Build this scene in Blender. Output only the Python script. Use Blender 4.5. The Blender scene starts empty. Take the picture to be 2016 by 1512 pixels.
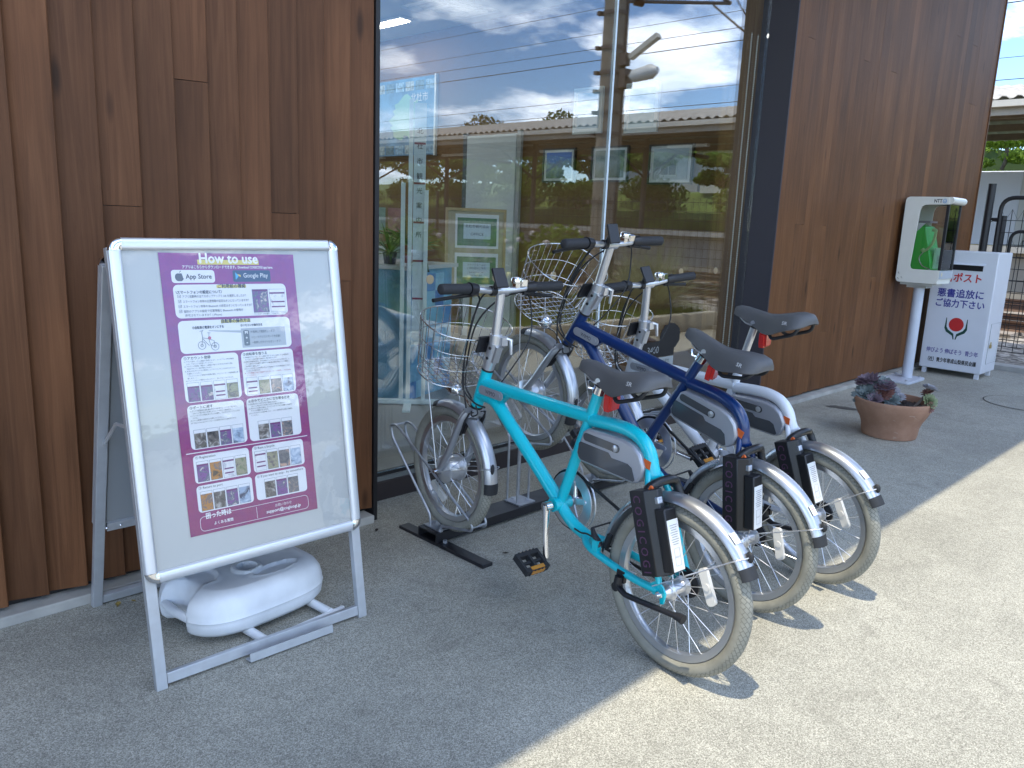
import bpy, bmesh, math, random
from math import sin, cos, pi, radians, atan2, sqrt
from mathutils import Vector, Matrix

random.seed(7)
SC = bpy.context.scene
COL = SC.collection

# ------------------------------------------------------------------ camera
cam_d = bpy.data.cameras.new('camera')
cam_d.sensor_width = 36.0
cam_d.lens = 1571.7 / 2016 * 36
cam_d.clip_start = 0.05
cam_d.clip_end = 800
cam = bpy.data.objects.new('camera', cam_d)
COL.objects.link(cam)
AX_R = Vector((0.7097686547, -0.7032829409, 0.0402686205))
AX_U = Vector((0.1150649831, 0.1721433180, 0.9783285377))
AX_F = Vector((0.6949737451, 0.6897534220, -0.2031051710))
m = Matrix((AX_R, AX_U, -AX_F)).transposed().to_4x4()
m.translation = Vector((0, 0, 1.26))
cam.matrix_world = m
SC.camera = cam

# ------------------------------------------------------------------ sky, sun, exposure
TO_SUN = Vector((-0.32, -0.06, 1.0)).normalized()
SUN_EL = math.asin(TO_SUN.z)
world = bpy.data.worlds.new('World')
SC.world = world
world.use_nodes = True
nt = world.node_tree
nt.nodes.clear()
w_out = nt.nodes.new('ShaderNodeOutputWorld')
w_bg = nt.nodes.new('ShaderNodeBackground')
w_bg.inputs['Strength'].default_value = 0.15
sky = nt.nodes.new('ShaderNodeTexSky')
sky.sky_type = 'NISHITA'
sky.sun_disc = False
sky.sun_elevation = SUN_EL
sky.sun_rotation = atan2(TO_SUN.x, TO_SUN.y)
sky.air_density = 0.95
sky.dust_density = 0.0
sky.ozone_density = 8.0
# scattered cumulus over the whole sky, projected on a flat cloud deck
tc = nt.nodes.new('ShaderNodeTexCoord')
sep = nt.nodes.new('ShaderNodeSeparateXYZ')
nt.links.new(tc.outputs['Generated'], sep.inputs[0])
zz = nt.nodes.new('ShaderNodeMath'); zz.operation = 'MAXIMUM'; zz.inputs[1].default_value = 0.0
nt.links.new(sep.outputs['Z'], zz.inputs[0])
za = nt.nodes.new('ShaderNodeMath'); za.operation = 'ADD'; za.inputs[1].default_value = 0.16
nt.links.new(zz.outputs[0], za.inputs[0])
dvx = nt.nodes.new('ShaderNodeMath'); dvx.operation = 'DIVIDE'
dvy = nt.nodes.new('ShaderNodeMath'); dvy.operation = 'DIVIDE'
nt.links.new(sep.outputs['X'], dvx.inputs[0]); nt.links.new(za.outputs[0], dvx.inputs[1])
nt.links.new(sep.outputs['Y'], dvy.inputs[0]); nt.links.new(za.outputs[0], dvy.inputs[1])
cmb = nt.nodes.new('ShaderNodeCombineXYZ')
nt.links.new(dvx.outputs[0], cmb.inputs[0]); nt.links.new(dvy.outputs[0], cmb.inputs[1])
mp = nt.nodes.new('ShaderNodeMapping')
mp.inputs['Location'].default_value = (3.4, 0.4, 0.0)
nt.links.new(cmb.outputs[0], mp.inputs[0])
cn = nt.nodes.new('ShaderNodeTexNoise')
cn.inputs['Scale'].default_value = 0.95
cn.inputs['Detail'].default_value = 9
cn.inputs['Roughness'].default_value = 0.58
nt.links.new(mp.outputs[0], cn.inputs['Vector'])
cr = nt.nodes.new('ShaderNodeValToRGB')
cr.color_ramp.elements[0].position = 0.515
cr.color_ramp.elements[1].position = 0.59
nt.links.new(cn.outputs['Fac'], cr.inputs[0])
cmul = nt.nodes.new('ShaderNodeMath'); cmul.operation = 'MULTIPLY'; cmul.inputs[1].default_value = 0.92
nt.links.new(cr.outputs[0], cmul.inputs[0])
cn2 = nt.nodes.new('ShaderNodeTexNoise')
cn2.inputs['Scale'].default_value = 2.6
cn2.inputs['Detail'].default_value = 5
nt.links.new(mp.outputs[0], cn2.inputs['Vector'])
cc = nt.nodes.new('ShaderNodeValToRGB')
cc.color_ramp.elements[0].position = 0.35
cc.color_ramp.elements[0].color = (6.0, 7.4, 9.4, 1)
cc.color_ramp.elements[1].position = 0.62
cc.color_ramp.elements[1].color = (12.8, 13.6, 15.0, 1)
nt.links.new(cn2.outputs['Fac'], cc.inputs[0])
mixs = nt.nodes.new('ShaderNodeMix'); mixs.data_type = 'RGBA'
nt.links.new(cmul.outputs[0], mixs.inputs['Factor'])
nt.links.new(sky.outputs[0], mixs.inputs['A'])
nt.links.new(cc.outputs[0], mixs.inputs['B'])
nt.links.new(mixs.outputs['Result'], w_bg.inputs['Color'])
nt.links.new(w_bg.outputs[0], w_out.inputs[0])

sun_d = bpy.data.lights.new('sun', 'SUN')
sun_d.energy = 2.0
sun_d.angle = radians(0.5)
sun_d.color = (1.0, 0.91, 0.71)
sun = bpy.data.objects.new('sun', sun_d)
COL.objects.link(sun)
sun.rotation_euler = TO_SUN.to_track_quat('Z', 'Y').to_euler()
sun.location = (-3, 0, 12)

SC.view_settings.view_transform = 'Standard'
SC.view_settings.look = 'None'
SC.view_settings.gamma = 1.0
SC.view_settings.use_curve_mapping = False
SC.view_settings.exposure = 1.22
SC.cycles.max_bounces = 8
SC.cycles.diffuse_bounces = 4
SC.cycles.glossy_bounces = 4
SC.cycles.transparent_max_bounces = 16
SC.cycles.transmission_bounces = 4
SC.cycles.caustics_reflective = False
SC.cycles.caustics_refractive = False
SC.cycles.sample_clamp_indirect = 6.0
SC.cycles.use_denoising = True

# ------------------------------------------------------------------ mesh helpers
def V(*a):
    return Vector(a[0]) if len(a) == 1 else Vector(a)

class MB:
    """collects shapes; build() links them as ONE mesh object"""
    def __init__(s):
        s.v = []; s.f = []; s.uv = []
    def add(s, vs, fs, uv=None):
        o = len(s.v)
        s.v += [tuple(p) for p in vs]
        s.f += [tuple(i + o for i in f) for f in fs]
        return s
    def box(s, c, d, ax=None):
        c = V(c); ax = ax or (V(1, 0, 0), V(0, 1, 0), V(0, 0, 1))
        h = [d[0] / 2, d[1] / 2, d[2] / 2]
        vs = [c + ax[0] * h[0] * i + ax[1] * h[1] * j + ax[2] * h[2] * k for i in (-1, 1) for j in (-1, 1) for k in (-1, 1)]
        return s.add(vs, [(0, 1, 3, 2), (4, 6, 7, 5), (0, 4, 5, 1), (2, 3, 7, 6), (0, 2, 6, 4), (1, 5, 7, 3)])
    def span(s, lo, hi):
        lo = V(lo); hi = V(hi)
        return s.box((lo + hi) / 2, hi - lo)
    def tube(s, pts, r, seg=8, closed=False, cap=True):
        pts = [V(p) for p in pts]; n = len(pts)
        rs = r if isinstance(r, (list, tuple)) else [r] * n
        tg = []
        for i in range(n):
            a = pts[i - 1] if (i > 0 or closed) else pts[i]
            b = pts[(i + 1) % n] if (i < n - 1 or closed) else pts[i]
            t = (b - a)
            tg.append(t.normalized() if t.length > 1e-9 else V(0, 0, 1))
        up = V(0, 0, 1) if abs(tg[0].z) < 0.9 else V(1, 0, 0)
        nrm = (up - tg[0] * up.dot(tg[0])).normalized()
        vs = []
        for i in range(n):
            nrm = (nrm - tg[i] * nrm.dot(tg[i]))
            nrm = nrm.normalized() if nrm.length > 1e-6 else tg[i].orthogonal().normalized()
            bn = tg[i].cross(nrm)
            for k in range(seg):
                a = 2 * pi * k / seg
                vs.append(pts[i] + (nrm * cos(a) + bn * sin(a)) * rs[i])
        fs = []
        for i in range(n if closed else n - 1):
            j = (i + 1) % n
            for k in range(seg):
                l = (k + 1) % seg
                fs.append((i * seg + k, i * seg + l, j * seg + l, j * seg + k))
        if cap and not closed:
            fs.append(tuple(range(seg - 1, -1, -1)))
            fs.append(tuple((n - 1) * seg + k for k in range(seg)))
        return s.add(vs, fs)
    def cyl(s, p0, p1, r0, r1=None, seg=16):
        return s.tube([p0, p1], [r0, r0 if r1 is None else r1], seg)
    def lathe(s, prof, o=(0, 0, 0), axis=(0, 0, 1), seg=24, cap=True):
        """prof: (radius, height along axis)"""
        o = V(o); ax = V(axis).normalized()
        u = ax.orthogonal().normalized(); w = ax.cross(u)
        vs = []; fs = []
        for r, h in prof:
            for k in range(seg):
                a = 2 * pi * k / seg
                vs.append(o + ax * h + (u * cos(a) + w * sin(a)) * max(r, 1e-5))
        for i in range(len(prof) - 1):
            for k in range(seg):
                l = (k + 1) % seg
                fs.append((i * seg + k, i * seg + l, (i + 1) * seg + l, (i + 1) * seg + k))
        if cap:
            fs.append(tuple(range(seg - 1, -1, -1)))
            fs.append(tuple((len(prof) - 1) * seg + k for k in range(seg)))
        return s.add(vs, fs)
    def prism(s, poly, o, ux, uy, d):
        """polygon (2-D) in plane o,ux,uy extruded by vector d"""
        o = V(o); ux = V(ux); uy = V(uy); d = V(d)
        n = len(poly)
        b = [o + ux * p[0] + uy * p[1] for p in poly]
        vs = b + [p + d for p in b]
        fs = [tuple(range(n - 1, -1, -1)), tuple(range(n, 2 * n))]
        fs += [(i, (i + 1) % n, n + (i + 1) % n, n + i) for i in range(n)]
        return s.add(vs, fs)
    def poly(s, poly, o, ux, uy):
        o = V(o); ux = V(ux); uy = V(uy)
        return s.add([o + ux * p[0] + uy * p[1] for p in poly], [tuple(range(len(poly)))])
    def ball(s, c, r, seg=12, rings=8, ax=None):
        c = V(c); r = r if isinstance(r, (list, tuple)) else (r, r, r)
        ax = ax or (V(1, 0, 0), V(0, 1, 0), V(0, 0, 1))
        vs = []; fs = []
        for i in range(rings + 1):
            t = pi * i / rings
            for k in range(seg):
                a = 2 * pi * k / seg
                vs.append(c + ax[0] * (r[0] * max(sin(t), 1e-4) * cos(a)) + ax[1] * (r[1] * max(sin(t), 1e-4) * sin(a)) + ax[2] * (r[2] * cos(t)))
        for i in range(rings):
            for k in range(seg):
                l = (k + 1) % seg
                fs.append((i * seg + k, (i + 1) * seg + k, (i + 1) * seg + l, i * seg + l))
        return s.add(vs, fs)
    def mesh(s, name, smooth=40, uv=None):
        me = bpy.data.meshes.new(name)
        me.from_pydata(s.v, [], s.f)
        if uv:
            l = me.uv_layers.new(name='UVMap')
            k = 0
            for fu in uv:
                for c in fu:
                    l.data[k].uv = c; k += 1
        bmx = bmesh.new(); bmx.from_mesh(me)
        bmesh.ops.recalc_face_normals(bmx, faces=bmx.faces)
        bmx.to_mesh(me); bmx.free()
        if smooth:
            me.shade_smooth()
            me.set_sharp_from_angle(angle=radians(smooth))
        me.update()
        return me
    def build(s, name, mat, parent=None, smooth=40, bevel=0, uv=None):
        return link(name, s.mesh(name, smooth, uv), mat, parent, bevel)

def link(name, me, mat=None, parent=None, bevel=0):
    o = bpy.data.objects.new(name, me)
    COL.objects.link(o)
    if mat is not None:
        if len(me.materials) == 0:
            me.materials.append(mat)
        elif me.materials[0] != mat:
            o.material_slots[0].link = 'OBJECT'
            o.material_slots[0].material = mat
    if parent is not None:
        o.parent = parent
    if bevel:
        b = o.modifiers.new('bevel', 'BEVEL')
        b.width = bevel; b.segments = 2; b.limit_method = 'ANGLE'; b.angle_limit = radians(40)
    return o

def tag(o, label=None, cat=None, group=None, kind=None):
    if label: o['label'] = label
    if cat: o['category'] = cat
    if group: o['group'] = group
    if kind: o['kind'] = kind
    return o

def thing(name, label, cat, loc=(0, 0, 0), rotz=0, group=None):
    o = bpy.data.objects.new(name, None)
    o.empty_display_size = 0.1
    COL.objects.link(o)
    o.location = loc; o.rotation_euler = (0, 0, rotz)
    return tag(o, label, cat, group)

def smoothpath(pts, n=8, closed=False):
    """Catmull-Rom through points"""
    pts = [V(p) for p in pts]; N = len(pts); out = []
    rng = N if closed else N - 1
    for i in range(rng):
        p0 = pts[(i - 1) % N] if (closed or i > 0) else pts[0] * 2 - pts[1]
        p1 = pts[i]; p2 = pts[(i + 1) % N]
        p3 = pts[(i + 2) % N] if (closed or i < N - 2) else pts[-1] * 2 - pts[-2]
        for k in range(n):
            t = k / n
            out.append(0.5 * ((2 * p1) + (p2 - p0) * t + (2 * p0 - 5 * p1 + 4 * p2 - p3) * t * t + (3 * p1 - p0 - 3 * p2 + p3) * t ** 3))
    if not closed:
        out.append(pts[-1])
    return out

def roundpath(pts, r=0.03, n=4, closed=False):
    """polyline with rounded corners"""
    pts = [V(p) for p in pts]; N = len(pts); out = []
    for i in range(N):
        if not closed and i in (0, N - 1):
            out.append(pts[i]); continue
        a = pts[(i - 1) % N] - pts[i]; b = pts[(i + 1) % N] - pts[i]
        d = min(r, a.length * 0.45, b.length * 0.45)
        p0 = pts[i] + a.normalized() * d; p2 = pts[i] + b.normalized() * d
        for k in range(n + 1):
            t = k / n
            out.append((1 - t) ** 2 * p0 + 2 * t * (1 - t) * pts[i] + t * t * p2)
    return out

def rrect(x0, y0, x1, y1, r, n=5):
    out = []
    for cx, cy, a0 in ((x1 - r, y1 - r, 0), (x0 + r, y1 - r, 90), (x0 + r, y0 + r, 180), (x1 - r, y0 + r, 270)):
        for k in range(n + 1):
            a = radians(a0 + 90 * k / n)
            out.append((cx + r * cos(a), cy + r * sin(a)))
    return out

_tcache = {}
def text_geo(body, size=1.0, align='LEFT', res=2):
    """flat lettering: verts (x,y) and faces"""
    key = (body, align, res)
    if key not in _tcache:
        cu = bpy.data.curves.new('lettering', 'FONT')
        cu.body = body; cu.size = 1.0; cu.align_x = align; cu.resolution_u = res
        o = bpy.data.objects.new('lettering', cu)
        COL.objects.link(o)
        dg = bpy.context.evaluated_depsgraph_get()
        ev = o.evaluated_get(dg)
        me = ev.to_mesh()
        vs = [(v.co.x, v.co.y) for v in me.vertices]
        fs = [tuple(p.vertices) for p in me.polygons]
        ev.to_mesh_clear()
        bpy.data.objects.remove(o); bpy.data.curves.remove(cu)
        _tcache[key] = (vs, fs)
    vs, fs = _tcache[key]
    return [(x * size, y * size) for x, y in vs], fs

def put_text(mb, body, size, o, ux, uy, align='LEFT', width=None, bold=0.0, res=2):
    """adds lettering to mesh builder on plane o,ux,uy; width squeezes/stretches it to fit"""
    vs, fs = text_geo(body, size, align, res)
    if not vs: return
    sx = 1.0
    if width:
        w = max(v[0] for v in vs) - min(v[0] for v in vs)
        sx = width / w
    o = V(o); ux = V(ux); uy = V(uy)
    offs = [(0, 0)] if not bold else [(-bold, 0), (bold, 0), (0, bold), (0, -bold)]
    for k, (dx, dy) in enumerate(offs):
        nrm = ux.cross(uy) * (0.00002 * k)
        mb.add([o + ux * (x * sx + dx) + uy * (y + dy) + nrm for x, y in vs], fs)

# ------------------------------------------------------------------ materials
MATS = {}
def mat(name, col=(0.5, 0.5, 0.5), rough=0.5, metal=0.0, spec=0.5, coat=0.0, coat_rough=0.05, var=0.0, var_scale=8.0, bump=0.0, bump_scale=60.0, trans=0.0, alpha=1.0, emit=None, stretch=None, dirt=0.0):
    if name in MATS: return MATS[name]
    M = bpy.data.materials.new(name)
    M.use_nodes = True
    N = M.node_tree; b = N.nodes['Principled BSDF']
    b.inputs['Base Color'].default_value = (*col, 1)
    b.inputs['Roughness'].default_value = rough
    b.inputs['Metallic'].default_value = metal
    b.inputs['Specular IOR Level'].default_value = spec
    b.inputs['Coat Weight'].default_value = coat
    b.inputs['Coat Roughness'].default_value = coat_rough
    b.inputs['Transmission Weight'].default_value = trans
    b.inputs['Alpha'].default_value = alpha
    if emit:
        b.inputs['Emission Color'].default_value = (*emit[:3], 1); b.inputs['Emission Strength'].default_value = emit[3]
    if var or bump or dirt:
        t = N.nodes.new('ShaderNodeTexCoord'); mp = N.nodes.new('ShaderNodeMapping')
        N.links.new(t.outputs['Object'], mp.inputs[0])
        if stretch: mp.inputs['Scale'].default_value = stretch
        if var:
            n = N.nodes.new('ShaderNodeTexNoise'); n.inputs['Scale'].default_value = var_scale; n.inputs['Detail'].default_value = 5
            N.links.new(mp.outputs[0], n.inputs['Vector'])
            mr = N.nodes.new('ShaderNodeMapRange')
            mr.inputs['From Min'].default_value = 0.3; mr.inputs['From Max'].default_value = 0.7
            mr.inputs['To Min'].default_value = 1 - var; mr.inputs['To Max'].default_value = 1 + var
            N.links.new(n.outputs['Fac'], mr.inputs['Value'])
            vm = N.nodes.new('ShaderNodeVectorMath'); vm.operation = 'SCALE'
            vm.inputs[0].default_value = col
            N.links.new(mr.outputs[0], vm.inputs['Scale'])
            N.links.new(vm.outputs[0], b.inputs['Base Color'])
            mr2 = N.nodes.new('ShaderNodeMapRange')
            mr2.inputs['To Min'].default_value = max(rough - 0.12, 0.02); mr2.inputs['To Max'].default_value = min(rough + 0.15, 1)
            N.links.new(n.outputs['Fac'], mr2.inputs['Value'])
            N.links.new(mr2.outputs[0], b.inputs['Roughness'])
        if bump:
            n2 = N.nodes.new('ShaderNodeTexNoise'); n2.inputs['Scale'].default_value = bump_scale; n2.inputs['Detail'].default_value = 4
            N.links.new(mp.outputs[0], n2.inputs['Vector'])
            bp = N.nodes.new('ShaderNodeBump'); bp.inputs['Strength'].default_value = bump; bp.inputs['Distance'].default_value = 0.004
            N.links.new(n2.outputs['Fac'], bp.inputs['Height'])
            N.links.new(bp.outputs[0], b.inputs['Normal'])
    MATS[name] = M
    return M

def ramp(N, src, stops):
    r = N.nodes.new('ShaderNodeValToRGB')
    e = r.color_ramp.elements
    while len(e) < len(stops): e.new(0.5)
    for k, (p, c) in enumerate(stops):
        e[k].position = p; e[k].color = (*c, 1) if len(c) == 3 else c
    N.links.new(src, r.inputs[0])
    return r

def noise(N, vec, scale, detail=4, rough=0.5, dist=0.0):
    n = N.nodes.new('ShaderNodeTexNoise')
    n.inputs['Scale'].default_value = scale; n.inputs['Detail'].default_value = detail
    n.inputs['Roughness'].default_value = rough; n.inputs['Distortion'].default_value = dist
    if vec is not None: N.links.new(vec, n.inputs['Vector'])
    return n

def mapping(N, scale=(1, 1, 1), src='Object', rot=(0, 0, 0), loc=(0, 0, 0)):
    t = N.nodes.new('ShaderNodeTexCoord'); m = N.nodes.new('ShaderNodeMapping')
    m.inputs['Scale'].default_value = scale; m.inputs['Rotation'].default_value = rot; m.inputs['Location'].default_value = loc
    N.links.new(t.outputs[src], m.inputs[0])
    return m.outputs[0]

def mixc(N, fac, a, b, mode='MIX'):
    x = N.nodes.new('ShaderNodeMix'); x.data_type = 'RGBA'; x.blend_type = mode
    for key, val in (('Factor', fac), ('A', a), ('B', b)):
        if isinstance(val, (int, float)): x.inputs[key].default_value = val
        elif isinstance(val, tuple): x.inputs[key].default_value = (*val, 1) if len(val) == 3 else val
        else: N.links.new(val, x.inputs[key])
    return x.outputs['Result']

def new_mat(name):
    M = bpy.data.materials.new(name); M.use_nodes = True
    MATS[name] = M
    return M, M.node_tree, M.node_tree.nodes['Principled BSDF']

def wood_mat(name, dark, mid, light, knot=0.55, rough=0.5):
    M, N, b = new_mat(name)
    oi = N.nodes.new('ShaderNodeObjectInfo')
    t = N.nodes.new('ShaderNodeTexCoord')
    addv = N.nodes.new('ShaderNodeVectorMath'); addv.operation = 'MULTIPLY_ADD'
    cv = N.nodes.new('ShaderNodeCombineXYZ')
    for k in range(3): N.links.new(oi.outputs['Random'], cv.inputs[k])
    addv.inputs[1].default_value = (37.0, 11.0, 53.0)
    N.links.new(cv.outputs[0], addv.inputs[0]); N.links.new(t.outputs['Object'], addv.inputs[2])
    mg = N.nodes.new('ShaderNodeMapping'); mg.inputs['Scale'].default_value = (12, 12, 0.5)
    N.links.new(addv.outputs[0], mg.inputs[0])
    grain = noise(N, mg.outputs[0], 3.0, 6, 0.6, 1.2)
    mf = N.nodes.new('ShaderNodeMapping'); mf.inputs['Scale'].default_value = (160, 160, 3.0)
    N.links.new(addv.outputs[0], mf.inputs[0])
    fine = noise(N, mf.outputs[0], 3.0, 3, 0.6)
    ml = N.nodes.new('ShaderNodeMapping'); ml.inputs['Scale'].default_value = (1.5, 1.5, 0.7)
    N.links.new(addv.outputs[0], ml.inputs[0])
    big = noise(N, ml.outputs[0], 2.0, 3, 0.5)
    c1 = ramp(N, grain.outputs['Fac'], [(0.25, dark), (0.5, mid), (0.78, light)])
    c2 = mixc(N, 0.24, c1.outputs[0], mixc(N, fine.outputs['Fac'], (0.55, 0.5, 0.48), (1.35, 1.3, 1.28)), 'MULTIPLY')
    bm = N.nodes.new('ShaderNodeMapRange'); bm.inputs['From Min'].default_value = 0.3; bm.inputs['From Max'].default_value = 0.7
    bm.inputs['To Min'].default_value = 0.78; bm.inputs['To Max'].default_value = 1.22
    N.links.new(big.outputs['Fac'], bm.inputs['Value'])
    rm = N.nodes.new('ShaderNodeMapRange'); rm.inputs['To Min'].default_value = 0.82; rm.inputs['To Max'].default_value = 1.18
    N.links.new(oi.outputs['Random'], rm.inputs['Value'])
    mm = N.nodes.new('ShaderNodeMath'); mm.operation = 'MULTIPLY'
    N.links.new(bm.outputs[0], mm.inputs[0]); N.links.new(rm.outputs[0], mm.inputs[1])
    sc = N.nodes.new('ShaderNodeVectorMath'); sc.operation = 'SCALE'
    N.links.new(c2, sc.inputs[0]); N.links.new(mm.outputs[0], sc.inputs['Scale'])
    # knots
    mk = N.nodes.new('ShaderNodeMapping'); mk.inputs['Scale'].default_value = (7.5, 7.5, 1.9)
    N.links.new(addv.outputs[0], mk.inputs[0])
    vo = N.nodes.new('ShaderNodeTexVoronoi'); vo.inputs['Scale'].default_value = 1.0
    N.links.new(mk.outputs[0], vo.inputs['Vector'])
    kr = ramp(N, vo.outputs['Distance'], [(0.05, (1, 1, 1)), (0.13, (0, 0, 0))])
    km = N.nodes.new('ShaderNodeMath'); km.operation = 'MULTIPLY'; km.inputs[1].default_value = knot
    N.links.new(kr.outputs[0], km.inputs[0])
    c3 = mixc(N, km.outputs[0], sc.outputs[0], tuple(x * 0.28 for x in dark))
    # occasional amber resin knots
    mk2 = N.nodes.new('ShaderNodeMapping'); mk2.inputs['Scale'].default_value = (3.6, 3.6, 1.05); mk2.inputs['Location'].default_value = (5.3, 2.1, 7.7)
    N.links.new(addv.outputs[0], mk2.inputs[0])
    dw = noise(N, mg.outputs[0], 9.0, 2)
    vo2 = N.nodes.new('ShaderNodeTexVoronoi'); vo2.inputs['Scale'].default_value = 1.0
    N.links.new(mk2.outputs[0], vo2.inputs['Vector'])
    da = N.nodes.new('ShaderNodeMath'); da.operation = 'MULTIPLY_ADD'; da.inputs[1].default_value = 0.05
    N.links.new(dw.outputs['Fac'], da.inputs[0]); N.links.new(vo2.outputs['Distance'], da.inputs[2])
    kr2 = ramp(N, da.outputs[0], [(0.060, (1, 1, 1)), (0.085, (0, 0, 0))])
    km2 = N.nodes.new('ShaderNodeMath'); km2.operation = 'MULTIPLY'; km2.inputs[1].default_value = 0.8 * knot
    N.links.new(kr2.outputs[0], km2.inputs[0])
    c3 = mixc(N, km2.outputs[0], c3, (0.20, 0.105, 0.022))
    N.links.new(c3, b.inputs['Base Color'])
    b.inputs['Roughness'].default_value = rough
    b.inputs['Specular IOR Level'].default_value = 0.24
    bp = N.nodes.new('ShaderNodeBump'); bp.inputs['Strength'].default_value = 0.35; bp.inputs['Distance'].default_value = 0.002
    N.links.new(fine.outputs['Fac'], bp.inputs['Height'])
    N.links.new(bp.outputs[0], b.inputs['Normal'])
    return M
# ================================================================== THE SETTING
WALL_Y = 2.62
GLASS_Y = 2.81

def ground_mat():
    M, N, b = new_mat('aggregate_paving')
    co = mapping(N)
    vo = N.nodes.new('ShaderNodeTexVoronoi'); vo.inputs['Scale'].default_value = 400
    N.links.new(co, vo.inputs['Vector'])
    sx = N.nodes.new('ShaderNodeSeparateColor'); N.links.new(vo.outputs['Color'], sx.inputs[0])
    c1 = ramp(N, sx.outputs[0], [(0.0, (0.20, 0.19, 0.16)), (0.35, (0.335, 0.325, 0.275)), (0.7, (0.43, 0.415, 0.355)), (1.0, (0.60, 0.58, 0.50))])
    big = noise(N, co, 1.3, 5, 0.6)
    mid = noise(N, co, 14, 4, 0.6)
    mr = N.nodes.new('ShaderNodeMapRange'); mr.inputs['From Min'].default_value = 0.3; mr.inputs['From Max'].default_value = 0.7
    mr.inputs['To Min'].default_value = 0.80; mr.inputs['To Max'].default_value = 1.14
    N.links.new(big.outputs['Fac'], mr.inputs['Value'])
    mr2 = N.nodes.new('ShaderNodeMapRange'); mr2.inputs['From Min'].default_value = 0.3; mr2.inputs['From Max'].default_value = 0.7
    mr2.inputs['To Min'].default_value = 0.93; mr2.inputs['To Max'].default_value = 1.07
    N.links.new(mid.outputs['Fac'], mr2.inputs['Value'])
    mm = N.nodes.new('ShaderNodeMath'); mm.operation = 'MULTIPLY'
    N.links.new(mr.outputs[0], mm.inputs[0]); N.links.new(mr2.outputs[0], mm.inputs[1])
    sc = N.nodes.new('ShaderNodeVectorMath'); sc.operation = 'SCALE'
    N.links.new(c1.outputs[0], sc.inputs[0]); N.links.new(mm.outputs[0], sc.inputs['Scale'])
    # gum spots, grime blotches and faint hairline cracks
    vg = N.nodes.new('ShaderNodeTexVoronoi'); vg.inputs['Scale'].default_value = 2.3; N.links.new(co, vg.inputs['Vector'])
    rg = ramp(N, vg.outputs['Distance'], [(0.022, (1, 1, 1)), (0.034, (0, 0, 0))])
    gm = N.nodes.new('ShaderNodeMath'); gm.operation = 'MULTIPLY'; gm.inputs[1].default_value = 0.35; N.links.new(rg.outputs[0], gm.inputs[0])
    c4 = mixc(N, gm.outputs[0], sc.outputs[0], (0.10, 0.095, 0.085))
    gr = noise(N, co, 3.4, 7, 0.72, 0.8)
    rr = ramp(N, gr.outputs['Fac'], [(0.57, (0, 0, 0)), (0.72, (1, 1, 1))])
    g2 = N.nodes.new('ShaderNodeMath'); g2.operation = 'MULTIPLY'; g2.inputs[1].default_value = 0.38; N.links.new(rr.outputs[0], g2.inputs[0])
    c5 = mixc(N, g2.outputs[0], c4, (0.17, 0.16, 0.135))
    N.links.new(c5, b.inputs['Base Color'])
    b.inputs['Roughness'].default_value = 0.85
    b.inputs['Specular IOR Level'].default_value = 0.3
    bp = N.nodes.new('ShaderNodeBump'); bp.inputs['Strength'].default_value = 0.35; bp.inputs['Distance'].default_value = 0.003
    N.links.new(sx.outputs[1], bp.inputs['Height']); N.links.new(bp.outputs[0], b.inputs['Normal'])
    return M

def concrete_mat(name, col, sc=9.0):
    return mat(name, col, 0.85, var=0.16, var_scale=sc, bump=0.25, bump_scale=120, spec=0.3)

M_ground = ground_mat()
M_conc = concrete_mat('concrete', (0.42, 0.41, 0.38))
M_kerb = concrete_mat('planter_concrete', (0.55, 0.52, 0.44), 5)
M_soil = mat('ground_soil', (0.12, 0.13, 0.06), 0.95, var=0.4, var_scale=2)
M_woodL = wood_mat('dark_stained_cedar', (0.090, 0.036, 0.014), (0.128, 0.053, 0.022), (0.170, 0.076, 0.034), 0.75)
M_woodR = wood_mat('brown_stained_cedar', (0.104, 0.043, 0.016), (0.138, 0.060, 0.023), (0.176, 0.080, 0.034), 0.7)
M_brown = wood_mat('interior_timber', (0.16, 0.085, 0.025), (0.24, 0.13, 0.04), (0.32, 0.19, 0.07), 0.1, 0.45)
M_black = mat('black_gasket', (0.012, 0.011, 0.012), 0.5)
M_sill = mat('dark_bronze_sill', (0.030, 0.022, 0.022), 0.45, metal=0.0, var=0.2)
M_column = mat('charcoal_panel', (0.030, 0.027, 0.036), 0.55, var=0.08)
M_alu = mat('brushed_aluminium', (0.72, 0.74, 0.78), 0.32, metal=0.9, var=0.06, var_scale=30)
M_white = mat('white_paint', (0.78, 0.79, 0.80), 0.4, var=0.03)
M_blackm = mat('black_metal', (0.014, 0.014, 0.017), 0.38, var=0.15, var_scale=20)
M_chrome = mat('chrome', (0.86, 0.86, 0.88), 0.12, metal=1.0)
M_rubber = mat('black_rubber', (0.018, 0.019, 0.022), 0.6)
M_paper = mat('paper_white', (0.8, 0.82, 0.84), 0.6)

tag(MB().span((-300, -300, -0.6), (300, 300, -0.02)).build('ground', M_soil, smooth=0), kind='structure')
fc = MB().span((-40, -22, -0.3), (8.80, 12, 0.0)).build('forecourt', M_ground, smooth=0)
tag(fc, kind='structure')

# ---------------------------------------------------------------- station building
bld = thing('station_building', 'low timber clad station building with big shop window and dark boards', 'building', (0, WALL_Y, 0))
def bp_(x, y, z):      # building-local point
    return (x, y - WALL_Y, z)

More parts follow.
